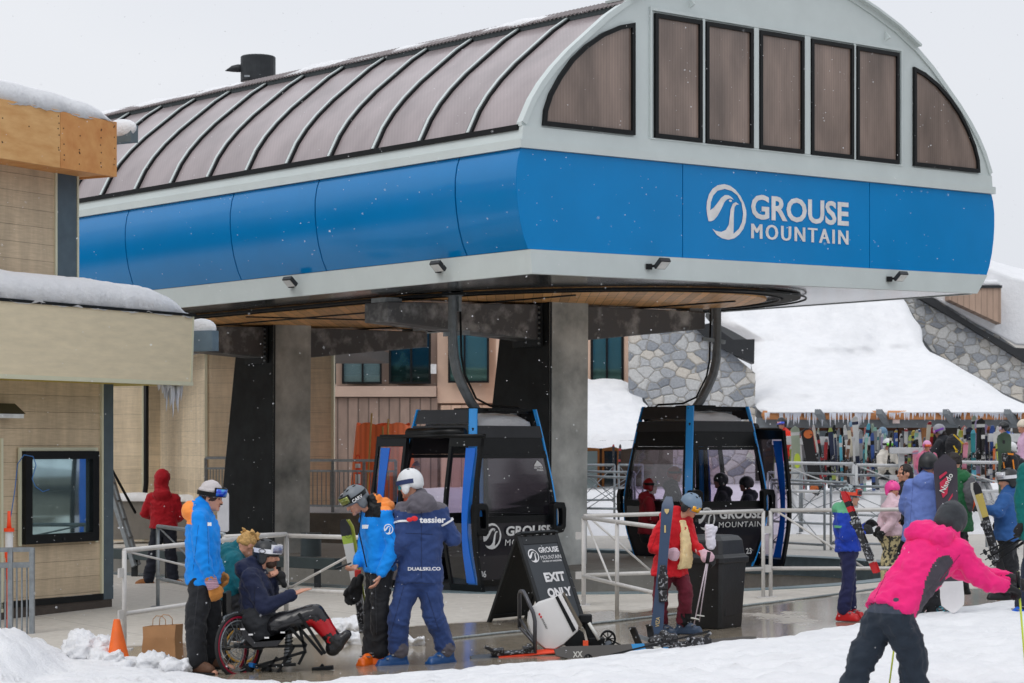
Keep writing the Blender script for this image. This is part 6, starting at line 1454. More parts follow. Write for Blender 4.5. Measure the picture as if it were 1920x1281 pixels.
def womanred():
    CRM=cloth('sweater_cream',C(238,214,160))
    def jz(p,n):
        return 0
    r,X,h=person('person in open red coat and burgundy trousers holding a slate blue ski and two poles',22.95,dict(hd=(1296,948),shR=(1244,984,-.08),shL=(1286,980,.12),elR=(1226,1026,-.16),elL=(1298,1022,.05),haR=(1250,1036,-.24),haL=(1318,1036,-.10),hip=(1256,1060),knR=(1238,1112,-.05),knL=(1286,1106,-.08),anR=(1238,1170,.05),anL=(1282,1166,-.02),toR=(1262,1190,0),toL=(1310,1186,-.05)),
     -35,-30,-30,.93,jacket=RED2,pants=[cloth('trousers_burgundy',C(104,28,46)),BLACK],pzone=lambda p,n:1 if p.z<.30+.0*p.x and p.x>1.70 and n.x>-.3 else 0,boots=mat('boot_slate_shell',C(54,72,96),.35),head='helmet',hc=[SLH,BKH],hair=HDK,gloves={'R':cloth('mitten_pink',C(214,178,190)),'L':cloth('mitten_pink',C(214,178,190))},lens=(SLH,gl('lens_orange',C(250,130,10),C(250,200,20))),strap=None,bulk=1.08,hem=.10,hemflare=.06,curlR=.9,curlL=.8,pnR=(.8,.3,-.2),pnL=(0,.8,-.3),wr=.012)
    wF=h['wF']; m=M(); t=h['sm']+wF*.105; b=X['hip']+wF*.165-Z*.03
    m.loft([[p+h['wS']*w*.95+V((0,0,0)) for w in(-a,-a*.5,0,a*.5,a)]+[p+h['wS']*w-wF*.05 for w in(a,0,-a)] for p,a in((t+Z*.04,.05),(t.lerp(b,.25)+wF*.04,.07),(t.lerp(b,.5)+wF*.055,.085),(t.lerp(b,.8)+wF*.06,.105),(b+wF*.03,.115))]); fuse(m,'sweater',CRM,r,.01,2,.005,12)
    m=M(); c=X['haL']+V((.055,-.03,-.045)); m.cap(c,c+V((.03,0,.02)),.035,.03); hand(m,c-V((.02,0,0)),V((.6,-.2,-.5)),V((-.3,.5,-.3)),.9,.013,.9,1); fuse(m,'spare_glove',GLV_BK,r,.011,1)
    return X
WX=womanred()
def boy():
    GRN=cloth('jacket_green_yoke',C(96,170,128)); ROY=cloth('jacket_royal_blue',C(30,66,180))
    CAM=mat('helmet_camo',C(50,56,60),.45,0,.1,22,0,col2=C(150,160,162),thr=(.48,.56))
    z0=HC-(968-HY)/F_*24.1
    r,X,h=person('child in blue and green jacket with patterned helmet carrying red skis on the shoulder',24.1,dict(hd=(1595,931),shR=(1580,968,-.12),shL=(1594,966,.13),elR=(1584,1004,-.17),elL=(1606,1000,.1),haR=(1618,996,-.12),haL=(1624,988,.06),hip=(1590,1030),knR=(1590,1092,-.08),knL=(1594,1090,.09),anR=(1582,1144,-.04),anL=(1592,1142,.1),toR=(1600,1162,-.10),toL=(1606,1158,.05)),
     0,-5,-4,.86,jacket=[ROY,GRN],jzone=lambda p,n:1 if p.z>z0+.04 else 0,pants=cloth('trousers_navy',C(34,38,78)),boots=mat('boot_red_shell',C(196,30,36),.35),head='helmet',hc=CAM,lens=(mat('goggle_orange',C(236,66,40),.4),gl('lens_brown',(.06,.02,.02),(.14,.06,.05))),strap=mat('strap_orange',C(230,80,50),.6),goggle_up=1,gloves={'R':GLV_BK,'L':GLV_BK},bulk=1.12,hem=.02,legw=1.0,wr=.011)
    m=M(); z=z0+.0; c=(X['shR']+X['elR'])/2; 
    m.tube([X['shR']+V((.0,0,-.10)),X['shR']+V((.0,0,-.125))],.092,14); m.build('green_stripe',GRN,r,smooth='a')
boy()
def pink():
    PK=cloth('jacket_hot_pink',C(238,34,122),.06); GP=cloth('jacket_grey_panel',C(70,66,74)); SL=cloth('trousers_slate',C(34,44,56)); SL2=cloth('trousers_grey_seat',C(64,72,86))
    Y=16.3
    def jz(p,n):
        # dark panel below the right arm and down the side seam
        a=P(1776,1064,Y-.14); b=P(1742,1158,Y-.12); t=max(0,min(1,(p-a).dot(b-a)/(b-a).length_squared))
        return 1 if (p-a.lerp(b,t)).length<.115-.035*abs(t-.35) and n.y<.5 else 0
    r,X,h=person('person in hot pink jacket bending forward over ski poles in the foreground',Y,dict(hd=(1782,976,.22),shL=(1722,1008,.22),shR=(1800,1036,.02),elL=(1800,1070,.5),elR=(1842,1088,.0),haL=(1896,1086,.36),haR=(1884,1100,.05),hip=(1668,1144),knL=(1618,1234,.06),knR=(1712,1232,-.02),anL=(1586,1330,.05),anR=(1716,1330,0),toL=(1620,1352,.0),toR=(1740,1352,0)),
     35,45,-38,.98,jacket=[PK,GP],jzone=jz,pants=[SL,SL2],pzone=lambda p,n:1 if p.z>.80 else 0,boots=BLKB,head='beanie',hc=cloth('cap_charcoal',C(52,56,60)),gloves={'R':GLV_BK,'L':GLV_BK},bulk=1.15,hem=.03,legw=1.25,curlR=.9,curlL=.9,pnR=(.3,.2,-1),pnL=(.3,-.2,-1),voxel=.015,wr=.016,wy=28,hood=1,shw=1.1)
    m=M(); hd,F,S_,U_=h['hd'],h['F'],h['S'],h['U']
    for s in(-1,1): m.ell(hd+S_*s*.085-U_*.05,(.05,.03,.085),(F,S_,U_),12)
    m.ell(hd-F*.06-U_*.05,(.07,.085,.08),(F,S_,U_),14); m.ell(hd+U_*.02,(.130,.114,.132),(F,S_,U_),20,t0=math.pi*.34); fuse(m,'ear_flap_cap',cloth('cap_charcoal',C(52,56,60)),r,.012,3,.003)
    m=M(); m.cap(P(1724,1004,Y+.14),P(1766,1012,Y+.06),.105,.095,14); m.cap(P(1738,994,Y+.18),P(1768,1010,Y-.02),.075,.08,14); fuse(m,'hood',PK,r,.015,4,.018,8)
    return X
PX=pink()
def onsurf(o,px,py):
    f=V((0,0,HC)); d=(P(px,py,20)-f).normalized(); w=wloc(o.parent); h,l,n,i=o.ray_cast(f-w,d)
    return (l+w,n) if h else None
def marks():
    pk=[o for o in bpy.data.objects if o.name.startswith('jacket') and o.data.materials and o.data.materials[0].name=='jacket_hot_pink'][0]
    wm=MT['white_vinyl']
    for i,(px,py,w) in enumerate(((1758,1006,8),(1762,1010,10),(1767,1015,7))):
        h=onsurf(pk,px,py)
        if h: m=M(); c,n=h; n=n.normalized(); a=V((.7,0,-.7)); a=(a-n*a.dot(n)).normalized(); b=n.cross(a); m.box(c+n*.001,(w*.0042,.012,.003),(a,b,n)); m.build('print_mark',wm,pk.parent)
    for px0,py0,px1,py1 in((1700,1000,1660,1080),(1660,1080,1640,1122),(1800,1040,1762,1090)):
        pts=[]
        for k in range(13):
            h=onsurf(pk,px0+(px1-px0)*k/12,py0+(py1-py0)*k/12)
            if h: pts.append(h[0]+h[1]*.0005)
        if len(pts)>3: m=M(); m.tube(pts,.0028,5); m.build('seam',cloth('seam_pink',C(160,20,84)),pk.parent,smooth=True)
marks()
def seams():
    for mname,sname,col,lines in (('jacket_bright_blue','seam_blue',(0,90,160),((372,985,362,1070),(388,975,392,1070),(720,985,738,1012))),('suit_navy_blue','seam_navy',(20,32,66),((757,1100,732,1190),(800,1110,822,1180),(790,960,790,1085),(760,1000,812,1002))),('coat_bright_red','seam_red',(130,6,20),((1232,1000,1214,1048),(1290,990,1300,1030))),
        ('trousers_black','seam_grey',(60,62,66),((372,1100,362,1190),(704,1090,706,1190))),('jacket_lavender_blue','seam_lavender',(70,86,140),((1712,905,1706,990),(1750,900,1756,960))),('jacket_navy','seam_dark',(10,14,30),((478,1100,476,1150),(500,1100,520,1130)))):
        for o in [o for o in bpy.data.objects if o.type=='MESH' and o.data.materials and o.data.materials[0] and o.data.materials[0].name==mname and o.name.split('.')[0] in('jacket','trousers')]:
            for a,b,c,d in lines:
                pts=[]
                for k in range(17):
                    h=onsurf(o,a+(c-a)*k/16,b+(d-b)*k/16)
                    if h and (not pts or (h[0]-pts[-1]).length<.08): pts.append(h[0]+h[1]*.0005)
                if len(pts)>5: m=M(); m.tube(pts,.0026,5); m.build('seam',cloth(sname,C(*col)),o.parent,smooth=True)

def others():
    LAV=cloth('jacket_lavender_blue',C(104,126,190),.06)
    g='people queueing on the right'
    person('person in lavender blue jacket and black vented helmet with their back to the camera',24.3,dict(hd=(1741,872),shL=(1708,914,0),shR=(1760,914,-.02),elL=(1697,950,.1),elR=(1774,948,.02),haL=(1712,972,.28),haR=(1766,980,.25),hip=(1728,1006),knL=(1722,1075),knR=(1744,1075),anL=(1722,1138),anR=(1752,1138),toL=(1724,1156,.1),toR=(1768,1155,-.08)),
     85,75,-5,1.02,jacket=LAV,pants=PANT_BK,boots=mat('boot_turquoise_black',(.02,.02,.024),.35,col2=C(40,150,170),thr=(.52,.56),scale=18),head='helmet',hc=BKH,hair=HB,gloves={'L':GLV_BK,'R':GLV_BK},bulk=1.12,hem=.05,group=g)
    person('child in pale pink jacket and bright pink helmet behind the lavender jacket',27.5,dict(hd=(1674,918),shL=(1664,948,.05),shR=(1678,948,-.12),elL=(1655,972,.1),elR=(1672,980,-.16),haL=(1650,990,0),haR=(1656,998,-.2),hip=(1668,1004),knL=(1662,1052),knR=(1674,1052),anL=(1662,1094),anR=(1674,1094),toL=(1655,1106,-.1),toR=(1668,1108,-.14)),
     -140,-60,0,.82,jacket=cloth('jacket_pale_pink',C(220,190,200)),pants=mat('trousers_camo_cream',C(60,62,60),.8,0,.1,16,col2=C(210,196,150),thr=(.47,.53)),boots=BLKB,head='helmet',hc=mat('helmet_hot_pink',C(250,76,160),.35),hair=HDK,gloves={'L':GLV_BK,'R':GLV_BK},bulk=1.1,group=g)
    person('person with dark brown hair in black jacket turned to the left of the lavender jacket',28.2,dict(hd=(1697,888),shL=(1690,918,-.1),shR=(1704,920,.14),elL=(1684,952,-.15),elR=(1710,950,.15),haL=(1684,974,-.2),haR=(1706,976,.1),hip=(1694,988),knL=(1690,1046),knR=(1702,1046),anL=(1690,1094),anR=(1702,1094),toL=(1680,1106),toR=(1694,1104)),
     190,195,0,.95,jacket=PANT_BK,pants=PANT_BK,boots=BLKB,head='none',hair=HDK,hairlen=.08,bulk=1.05,group=g)
    r,X,h=person('person in dark green hooded jacket wearing a grey and orange backpack',26.6,dict(hd=(1786,868),shL=(1782,908,-.16),shR=(1804,908,.12),elL=(1788,945,-.2),elR=(1806,945,.15),haL=(1776,970,-.1),haR=(1785,968,.15),hip=(1796,984),knL=(1794,1045),knR=(1804,1045),anL=(1794,1100),anR=(1804,1100),toL=(1784,1112),toR=(1790,1112)),
     165,170,-10,1.0,jacket=cloth('jacket_forest_green',C(30,96,56)),pants=PANT_BK,boots=BLKB,head='none',hair=HDK,bulk=1.22,hem=.08,group=g)
    bp=thing('backpack','grey and orange backpack on the dark green jacket','backpack',P(1818,930,26.5)); m=M(); c=P(1817,925,26.5)
    m.ell(c,(.12,.15,.22),None,14); m.ell(c+V((.05,0,-.08)),(.11,.13,.13),None,12); fuse(m,'pack',[cloth('pack_grey',C(92,92,96)),cloth('pack_orange',C(226,84,36))],bp,.015,2,.01,9,zone=lambda p,n:1 if (p.x>c.x+.03 and abs(p.z-c.z+.06)<.17 and noise.noise(p*6)>-.05) else 0)
    person('person in steel blue jacket, white goggles on black helmet, reaching left with black glove',26.0,dict(hd=(1890,900),shL=(1884,938,-.15),shR=(1898,938,.14),elL=(1872,960,-.2),elR=(1900,975,.16),haL=(1848,954,-.12),haR=(1880,985,.12),hip=(1890,1004),knL=(1884,1062),knR=(1896,1062),anL=(1884,1108),anR=(1897,1108),toL=(1872,1122),toR=(1884,1120)),
     180,185,-5,1.0,jacket=cloth('jacket_steel_blue',C(44,90,150)),pants=PANT_BK,boots=BLKB,head='helmet',hc=BKH,hair=HB,hairlen=.06,gloves={'L':GLV_BK,'R':GLV_BK},lens=(WHH,gl('lens_pale',C(190,190,196),C(220,220,224))),strap=mat('strap_white',(.75,.75,.78),.6),goggle_up=1,bulk=1.15,hem=.06,group=g)
    person('person in teal jacket and navy trousers cut by the right picture edge',24.0,dict(hd=(1944,842),shL=(1924,884,-.1),shR=(1966,884,.1),elL=(1917,935,-.1),elR=(1972,935,.1),haL=(1916,980,-.1),haR=(1972,980),hip=(1942,1004),knL=(1930,1075),knR=(1956,1075),anL=(1918,1136),anR=(1956,1138),toL=(1900,1156,-.1),toR=(1940,1156,-.1)),
     180,180,0,1.06,jacket=cloth('jacket_deep_teal',C(0,104,100)),pants=cloth('trousers_navy_two',C(30,40,60)),boots=mat('boot_bright_blue',C(0,96,210),.35),head='helmet',hc=BKH,gloves={'L':GLV_BK,'R':GLV_BK},bulk=1.2,hem=.05,group=g)
    g='people by the ski racks'
    def farp(label,px,py,Y,h,yaw,jk,pt,hc_,lens=None,strap=None,hair=HDK,arms=0,pitch=0,jz=None,gl_=GLV_BK,hl=0,up=0,sit=0):
        s=F_/Y; k=h/1.75; q=lambda dx,dz,dy=0:(px+dx*s*k,py-dz*s*k,dy)
        F,Sd,U_=frame(yaw); a=lambda f,sd,z:(px+(F.x*f+Sd.x*sd)*s*k,py-z*s*k,(F.y*f+Sd.y*sd)*k)
        fa=.25 if arms else .02
        return person(label,Y,dict(hd=a(.03,0,0),shR=a(-.02,.17,-.25),shL=a(-.02,-.17,-.25),elR=a(fa*.5,.24,-.5),elL=a(fa*.5,-.24,-.5),haR=a(fa+.12,.18,-.45 if arms else -.74),haL=a(fa+.12,-.18,-.45 if arms else -.74),hip=a(-.03,0,-.75),knR=a(.05,.1,-1.15),knL=a(.05,-.1,-1.15),anR=a(0,.1,-1.5),anL=a(0,-.1,-1.5),toR=a(.14,.12,-1.6),toL=a(.14,-.12,-1.6)),
         yaw,yaw,pitch,k,jacket=jk,jzone=jz,pants=pt,boots=BLKB,head='helmet' if hc_ else 'none',hc=hc_,lens=lens,strap=strap,hair=hair,hairlen=hl,gloves={'L':gl_,'R':gl_},bulk=1.12,far=1,group=g,goggle_up=up)
    REDO=cloth('jacket_orange_red',C(226,54,34)); OLV=cloth('trousers_olive',C(84,92,58))
    farp('person in orange red and black jacket with rainbow goggles by the folding red flag',1466,794,46,1.6,-110,[REDO,PANT_BK],OLV,BKH,(BLACK,gl('lens_rainbow',C(30,90,220),C(250,170,30))),BLACK,arms=1,jz=lambda p,n:1 if p.x<5.55 and n.y<.5 else 0)
    farp('person in black and cream jacket with white helmet reaching to the right',1664,834,44,1.6,-60,[cloth('jacket_cream',C(214,208,198)),PANT_BK],cloth('trousers_white',C(206,204,208)),WHH,(BLACK,gl('lens_green',C(120,220,60),C(40,60,40))),BLACK,arms=1,jz=lambda p,n:1 if (p.z-1.55+abs(p.x-7.4)*.9)<0 else 0)
    farp('person in black jacket with yellow straps and silver helmet with purple strap',1763,808,43.5,1.7,165,cloth('jacket_black_far',(.02,.022,.028)),PANT_BK,mat('helmet_silver',C(150,150,156),.4),(BLACK,gl('lens_violet',C(180,90,200),C(220,140,200))),mat('strap_purple',C(120,60,170),.6),arms=1,pitch=-20,hl=.05)
    farp('child with pale pink helmet and red goggles facing the camera below the purple strapped helmet',1738,836,41.5,1.3,-80,cloth('jacket_rose',C(206,110,140)),PANT_BK,mat('helmet_pale_pink',C(230,160,205),.4),(BLACK,gl('lens_red',C(190,50,30),C(240,110,50))),mat('strap_pink',C(220,80,150),.6),arms=0)
    farp('person in bright blue jacket and black helmet behind the far ski racks',1884,802,47.5,1.65,180,cloth('jacket_cobalt',C(30,96,200)),PANT_BK,BKH,(BLACK,gl('lens_mauve',C(150,120,150),C(190,170,180))),BLACK,pitch=-12)
    farp('person in pale pink puffer with cream cap and brown hair at the right edge',1921,800,40.5,1.7,-160,cloth('puffer_pale_pink',C(226,186,214)),PANT_BK,mat('cap_cream',C(226,214,196),.8),None,None,hair=HB,hl=.1)
    farp('person in black jacket with orange straps under the green snowboard',1897,842,39.5,1.6,100,cloth('jacket_black_far',(.02,.022,.028)),PANT_BK,WHH,(BLACK,gl('lens_violet',C(180,90,200),C(220,140,200))),BLACK)
    farp('person in brown jacket between the ski racks, mostly hidden by skis',1600,800,50,1.7,-90,cloth('jacket_brown',C(110,80,60)),PANT_BK,mat('helmet_denim',C(96,130,156),.4))
    farp('person in dark jacket with blue grey helmet behind the white helmeted skier',1655,812,46.5,1.6,90,cloth('jacket_black_far',(.02,.022,.028)),PANT_BK,mat('helmet_denim',C(96,130,156),.4))
    # passengers seated in the far cabin
    g='passengers inside the far gondola cabin'
    for lb,px,py,Y,hcm,jk in (('passenger in dark red helmet with orange goggles seated at the left of the far cabin',1217,912,34.3,mat('helmet_dark_red',C(150,24,34),.4),cloth('jacket_maroon',C(150,30,44))),('passenger in orange helmet seated behind the red helmeted passenger',1262,890,34.9,mat('helmet_burnt_orange',C(200,74,40),.4),cloth('jacket_black_far',(.02,.022,.028))),
      ('dark helmeted passenger seated in the middle of the far cabin',1354,902,35.0,BKH,cloth('jacket_black_far',(.02,.022,.028))),('dark helmeted passenger seated nearest the open door of the far cabin',1402,908,35.2,BKH,cloth('jacket_slate_far',C(50,54,66)))):
        s=F_/Y; q=lambda f,z,dy=0:(px+f*s,py-z*s,dy); fw=1 if px<1300 else -1
        person(lb,Y,dict(hd=q(.03*fw,0),shR=q(0,-.24,-.17*fw),shL=q(0,-.24,.17*fw),elR=q(.05*fw,-.48,-.22*fw),elL=q(.05*fw,-.48,.22*fw),haR=q(.25*fw,-.58,-.12*fw),haL=q(.25*fw,-.58,.12*fw),hip=q(-.03*fw,-.74),knR=q(.40*fw,-.76,-.1*fw),knL=q(.40*fw,-.76,.1*fw),anR=q(.42*fw,-1.12,-.1*fw),anL=q(.42*fw,-1.12,.1*fw),toR=q(.56*fw,-1.18,-.1*fw),toL=q(.56*fw,-1.18,.1*fw)),
          0 if fw>0 else 180,10 if fw>0 else 170,0,.95,jacket=jk,pants=PANT_BK,boots=BLKB,head='helmet',hc=hcm,lens=(BLACK,gl('lens_rainbow',C(30,90,220),C(250,170,30))) if px<1300 else None,strap=BLACK if px<1300 else None,goggle_up=1,gloves={'L':GLV_BK,'R':GLV_BK},bulk=1.1,far=1,group=g,hair=HDK)
others()
seams()
# ================================================================ skis, racks, loose gear
def skim(m,tip,tail,w,n,mi=0,tipc=.1,th=.012,waist=.72,N=16,m2=None,zone=None):
    tip=V(tip);tail=V(tail);n=V(n); d=(tip-tail); L=d.length; d.normalize(); n=(n-d*n.dot(d)).normalized(); s=d.cross(n); rg=[]
    for i in range(N+1):
        t=i/N; ww=w/2*(waist+(1-waist)*(2*t-1)**2)
        if t>.9: ww*=max(.25,(1-((t-.9)/.1)**2*.8)**.5)
        if t<.03: ww*=.8
        c=tail+d*L*t+n*(tipc*max(0,(t-.87)/.13)**2*.9)
        rg.append([c-s*ww,c+s*ww,c+s*ww+n*th,c-s*ww+n*th])
    k0=len(m.f); m.loft(rg,mi)
    if zone:
        for i in range(N):
            for j in range(4): m.m[k0+i*4+j]=zone(i/N,j)
    return d,n,s,L
def binding(m,c,d,n,s,k=1):
    m.box(c+d*.14+n*.035,(.09*k,.07*k,.05),(d,s,n)); m.box(c+d*.16+n*.06,(.04*k,.09*k,.03),(d,s,n)); m.box(c-d*.16+n*.04,(.12*k,.06*k,.055),(d,s,n)); m.bar(c-d*.2+n*.05,c-d*.28+n*.1,.05,.03); m.box(c+n*.018,(.42*k,.06*k,.02),(d,s,n))
BIND=mat('binding_black_silver',(.02,.02,.022),.4,.2,.1,30,0,col2=(.35,.36,.38),thr=(.55,.6))
def ski(label,tip,tail,w,n,mats,zone=None,group=None,tipc=.1,bind=.45,name='ski'):
    tip=V(tip);tail=V(tail); r=thing(name,label,'ski',tail,group); m=M(); d,nn,s,L=skim(m,tip,tail,w,n,0,tipc,zone=zone); m.build('ski_board',mats,r,smooth='a')
    if bind: b=M(); binding(b,tail+d*L*bind+nn*.012,d,nn,s); b.build('binding',BIND,r,bevel=.004)
    return r,d,nn,s,L
def board(label,top,bot,w,n,mats,zone=None,group=None,N=20):
    top=V(top);bot=V(bot); d=top-bot; L=d.length; d.normalize(); n=V(n); n=(n-d*n.dot(d)).normalized(); s=d.cross(n); rg=[]
    for i in range(N+1):
        t=i/N; e=min(t,1-t)*L; rr=w*.55; ww=w/2*(.84+.16*(2*t-1)**2)*(1 if e>rr else max(.12,(1-(1-e/rr)**2)**.5))
        c=bot+d*L*t+n*(.06*max(0,(abs(2*t-1)-.8)/.2)**2); rg.append([c-s*ww,c+s*ww,c+s*ww+n*.012,c-s*ww+n*.012])
    r=thing('snowboard',label,'snowboard',bot,group); m=M(); k0=0; m.loft(rg)
    if zone:
        for i in range(N):
            for j in range(4): m.m[i*4+j]=zone(i/N,j)
    m.build('deck',mats,r,smooth='a'); return r,d,n,s,L
def mc(name,*c,**k): return mat(name,C(*c),.35,0,.06,6,**k)
WHS=mc('ski_white_sheet',214,214,208); SLT=mc('ski_slate',48,70,100); BKK=mat('ski_black_sheet',(.015,.015,.017),.35); 
# woman's ski (held upright, base toward the camera)
r,d,n,s,L=ski('slate blue ski held upright beside the red coat with small gold crest',P(1253,930,22.62),P(1231,1188,22.45),.135,(.25,1,0),[SLT],tipc=.05,bind=.34)
m=M(); o=P(1250,958,22.60); m.poly([o+V((-.025,-.02,.02)),o+V((.025,-.02,.02)),o+V((.02,-.02,-.01)),o+V((0,-.02,-.035)),o+V((-.02,-.02,-.01))]); m.build('crest',mc('gold_print',214,190,130),r)
m=M(); m.box(P(1247,992,22.57),(.016,.006,.075)); m.build('gold_bar',mc('gold_print',214,190,130),r)
text('VIZA',r,'lettering',mc('gold_print',214,190,130),P(1236,1176,22.44),V((.08,0,1)),V((-1,0,.08)),.04,.10,.01,.004)
m=M(); dd=d; b=P(1243,1095,22.48); 
m.box(b+Z*.02,(.10,.05,.16)); m.box(b-Z*.12,(.085,.07,.12)); m.box(b+Z*.14,(.06,.04,.1)); m.build('binding',BIND,r,bevel=.01)
def pole(label,a,b,mt,group=None,basket=None,top=None,r0=.008):
    a=V(a);b=V(b); r=thing('ski_pole',label,'ski pole',b,group); d=(b-a).normalized(); m=M(); m.tube([a,b],[r0*1.1,r0*.7],7); m.build('shaft',mt,r,smooth=True)
    m=M(); m.tube([a-d*.0,a+d*.12],[.017,.014],8); m.build('grip',BLACK,r,smooth=True)
    c=b-d*.07; m=M(); x=d.cross(V((0,1,.2))).normalized(); y=d.cross(x); m.tube([c,c+d*.012],[basket[1] if basket else .035]*2,12); m.build('basket',basket[0] if basket else BLACK,r)
    return r
ps=mc('pole_silver_violet',190,176,184)
pole('silver ski pole held by the woman in red, nearer its tip to the bin',P(1330,1035,22.65),P(1311,1166,22.6),ps,'silver poles of the woman in red',(WHS,.045))
pole('silver ski pole held by the woman in red, tip nearer her boot',P(1329,1035,22.6),P(1301,1172,22.5),ps,'silver poles of the woman in red',(WHS,.045))
rt=thing('hanging_glove','white glove liner hung over the pole grips of the woman in red','glove',P(1333,1010,22.6)); m=M(); m.cap(P(1332,993,22.6),P(1333,1022,22.6),.055,.05,10); m.cap(P(1326,988,22.6),P(1331,1000,22.6),.025,.03); m.cap(P(1342,990,22.6),P(1336,1002,22.6),.022,.03); fuse(m,'glove_liner',cloth('liner_white',C(216,212,222)),rt,.01,2,.008,14)
# instructor's white skis
def wz(t,j): return 1 if t>.86 else (2 if t>.8 else 0)
for i,(dx,dy,lb) in enumerate(((0,0,'white ski with green and black tip standing in front of the rail, nearer one'),(7,.05,'white ski behind the other, showing a yellow green edge'))):
    r,d,n,s,L=ski(lb,P(645+dx,974,20.95+dy),P(690+dx*.4,1216,20.95+dy),.115,(-.2,-1,0),[WHS if i==0 else mc('ski_lime_edge',190,196,80),BKK,mc('ski_lime_tip',170,196,70)],wz if i==0 else None,None,.03,.36)
    if i==0:
        q=P(653,1003,20.9); m=M()
        for k in range(24):
            a0=2*math.pi*k/24;a1=2*math.pi*(k+1)/24
            m.poly([q+V((.032*math.cos(a0),0,.032*math.sin(a0))),q+V((.032*math.cos(a1),0,.032*math.sin(a1))),q+V((.028*math.cos(a1),0,.028*math.sin(a1))),q+V((.028*math.cos(a0),0,.028*math.sin(a0)))])
        m.build('ring_mark',BKK,r); text('R',r,'lettering',BKK,q+V((-.012,-.001,-.015)),(1,0,0),Z,.03,.022,.02,.002)
        m=M(); b=P(671,1080,20.86); m.box(b,(.06,.04,.12)); m.build('heel_piece',mc('binding_red',214,50,40),r,bevel=.008)
rt=thing('glove_pair','pair of black gloves hanging from the upright white skis','gloves',P(664,1100,20.75))
for px,py in((662,1100),(672,1094)): m=M(); m.cap(P(px+4,py-12,20.75),P(px,py+2,20.75),.035,.04); hand(m,P(px,py,20.75),V((-.25,0,-1)),V((.3,-.9,0)),1.05,.015,.3,1); fuse(m,'glove',GLV_BK,rt,.011,1)
# boy's skis
for i,(dx,lb) in enumerate(((0,'red and white short ski resting on the shoulder of the child in blue, front one'),(9,'second red and white short ski of the child in blue, behind the front one'))):
    ski(lb,P(1580+dx*.5,922,23.78+i*.05),P(1642+dx*.5,1074,23.62+i*.05),.068,(-.3,-1,0),[mc('ski_red',196,30,36),WHS,BKK],lambda t,j:(0,0,1,2,0,2,0,0)[int(t*17)%8],'red skis of the child in blue',.03,.45)
# black gold skis of the steel blue jacket person
for i,lb in enumerate(('black ski with gold stripe held by the person in steel blue','pale edged ski held beside the black gold one by the person in steel blue')):
    ski(lb,P(1829-i*5,905,25.75+i*.05),P(1880-i*5,1078,25.6+i*.05),.10,(-.3,-1,0),[BKK if i==0 else WHS,mc('ski_gold',190,170,90)],(lambda t,j:1 if .62<t<.82 else 0) if i==0 else None,'skis held by the person in steel blue',.03,.4)
for i,(y0,y1) in enumerate(((1040,1000),(1050,1008),(1062,1016))):
    pole(('upper','middle','lower')[i]+' of three black ski poles carried level at the right edge',P(1920,y1,24.2),P(1838+i*9,y0,24.5),BLACK,'black poles carried at the right edge',None)
pole('lime ski pole behind the knees of the pink jacket skier',P(1685,1150,16.9),P(1664,1310,16.6),mc('pole_lime',196,214,60),'lime poles of the pink skier')
pole('lime ski pole gripped by the raised black gloves of the pink skier',P(1908,1072,16.35),P(1930,1345,16.4),mc('pole_lime',196,214,60),'lime poles of the pink skier')
# snowboard of the lavender jacket person
r,d,n,s,L=board('dark snowboard with crimson brush graphics beside the lavender jacket',P(1771,853,24.0),P(1787,1150,23.8),.27,(-.15,-1,0),[mc('board_plum_black',54,48,58),mc('board_crimson',190,40,72),mc('board_white',206,204,206)],lambda t,j:2 if t<.16 else 0)
for pts in (((1762,905),(1776,893),(1779,905),(1763,922)),((1765,925),(1778,912),(1776,926),(1768,934)),((1772,948),(1786,925),(1787,960),(1776,966)),((1761,893),(1774,884),(1776,887),(1762,899))):
    m=M(); q4=[P(px,py,23.93) for px,py in pts]; m.prism(q4,(0,-.004,0)); m.build('graphic',mc('board_crimson',190,40,72),r)
text('Nando',r,'lettering',WHS,P(1770,925,23.92),V((.45,0,.9)),V((-.9,0,.45)),.06,.22,.01,.014)
def delin2():
    delineator(1678,1102,1.03,'orange and white delineator post between the pink helmeted child and the lavender jacket')
    q=P(671,948,42.6); delineator(0,0,1.0,'orange and white delineator post left of the orange netting',Yz=q)
delin2()
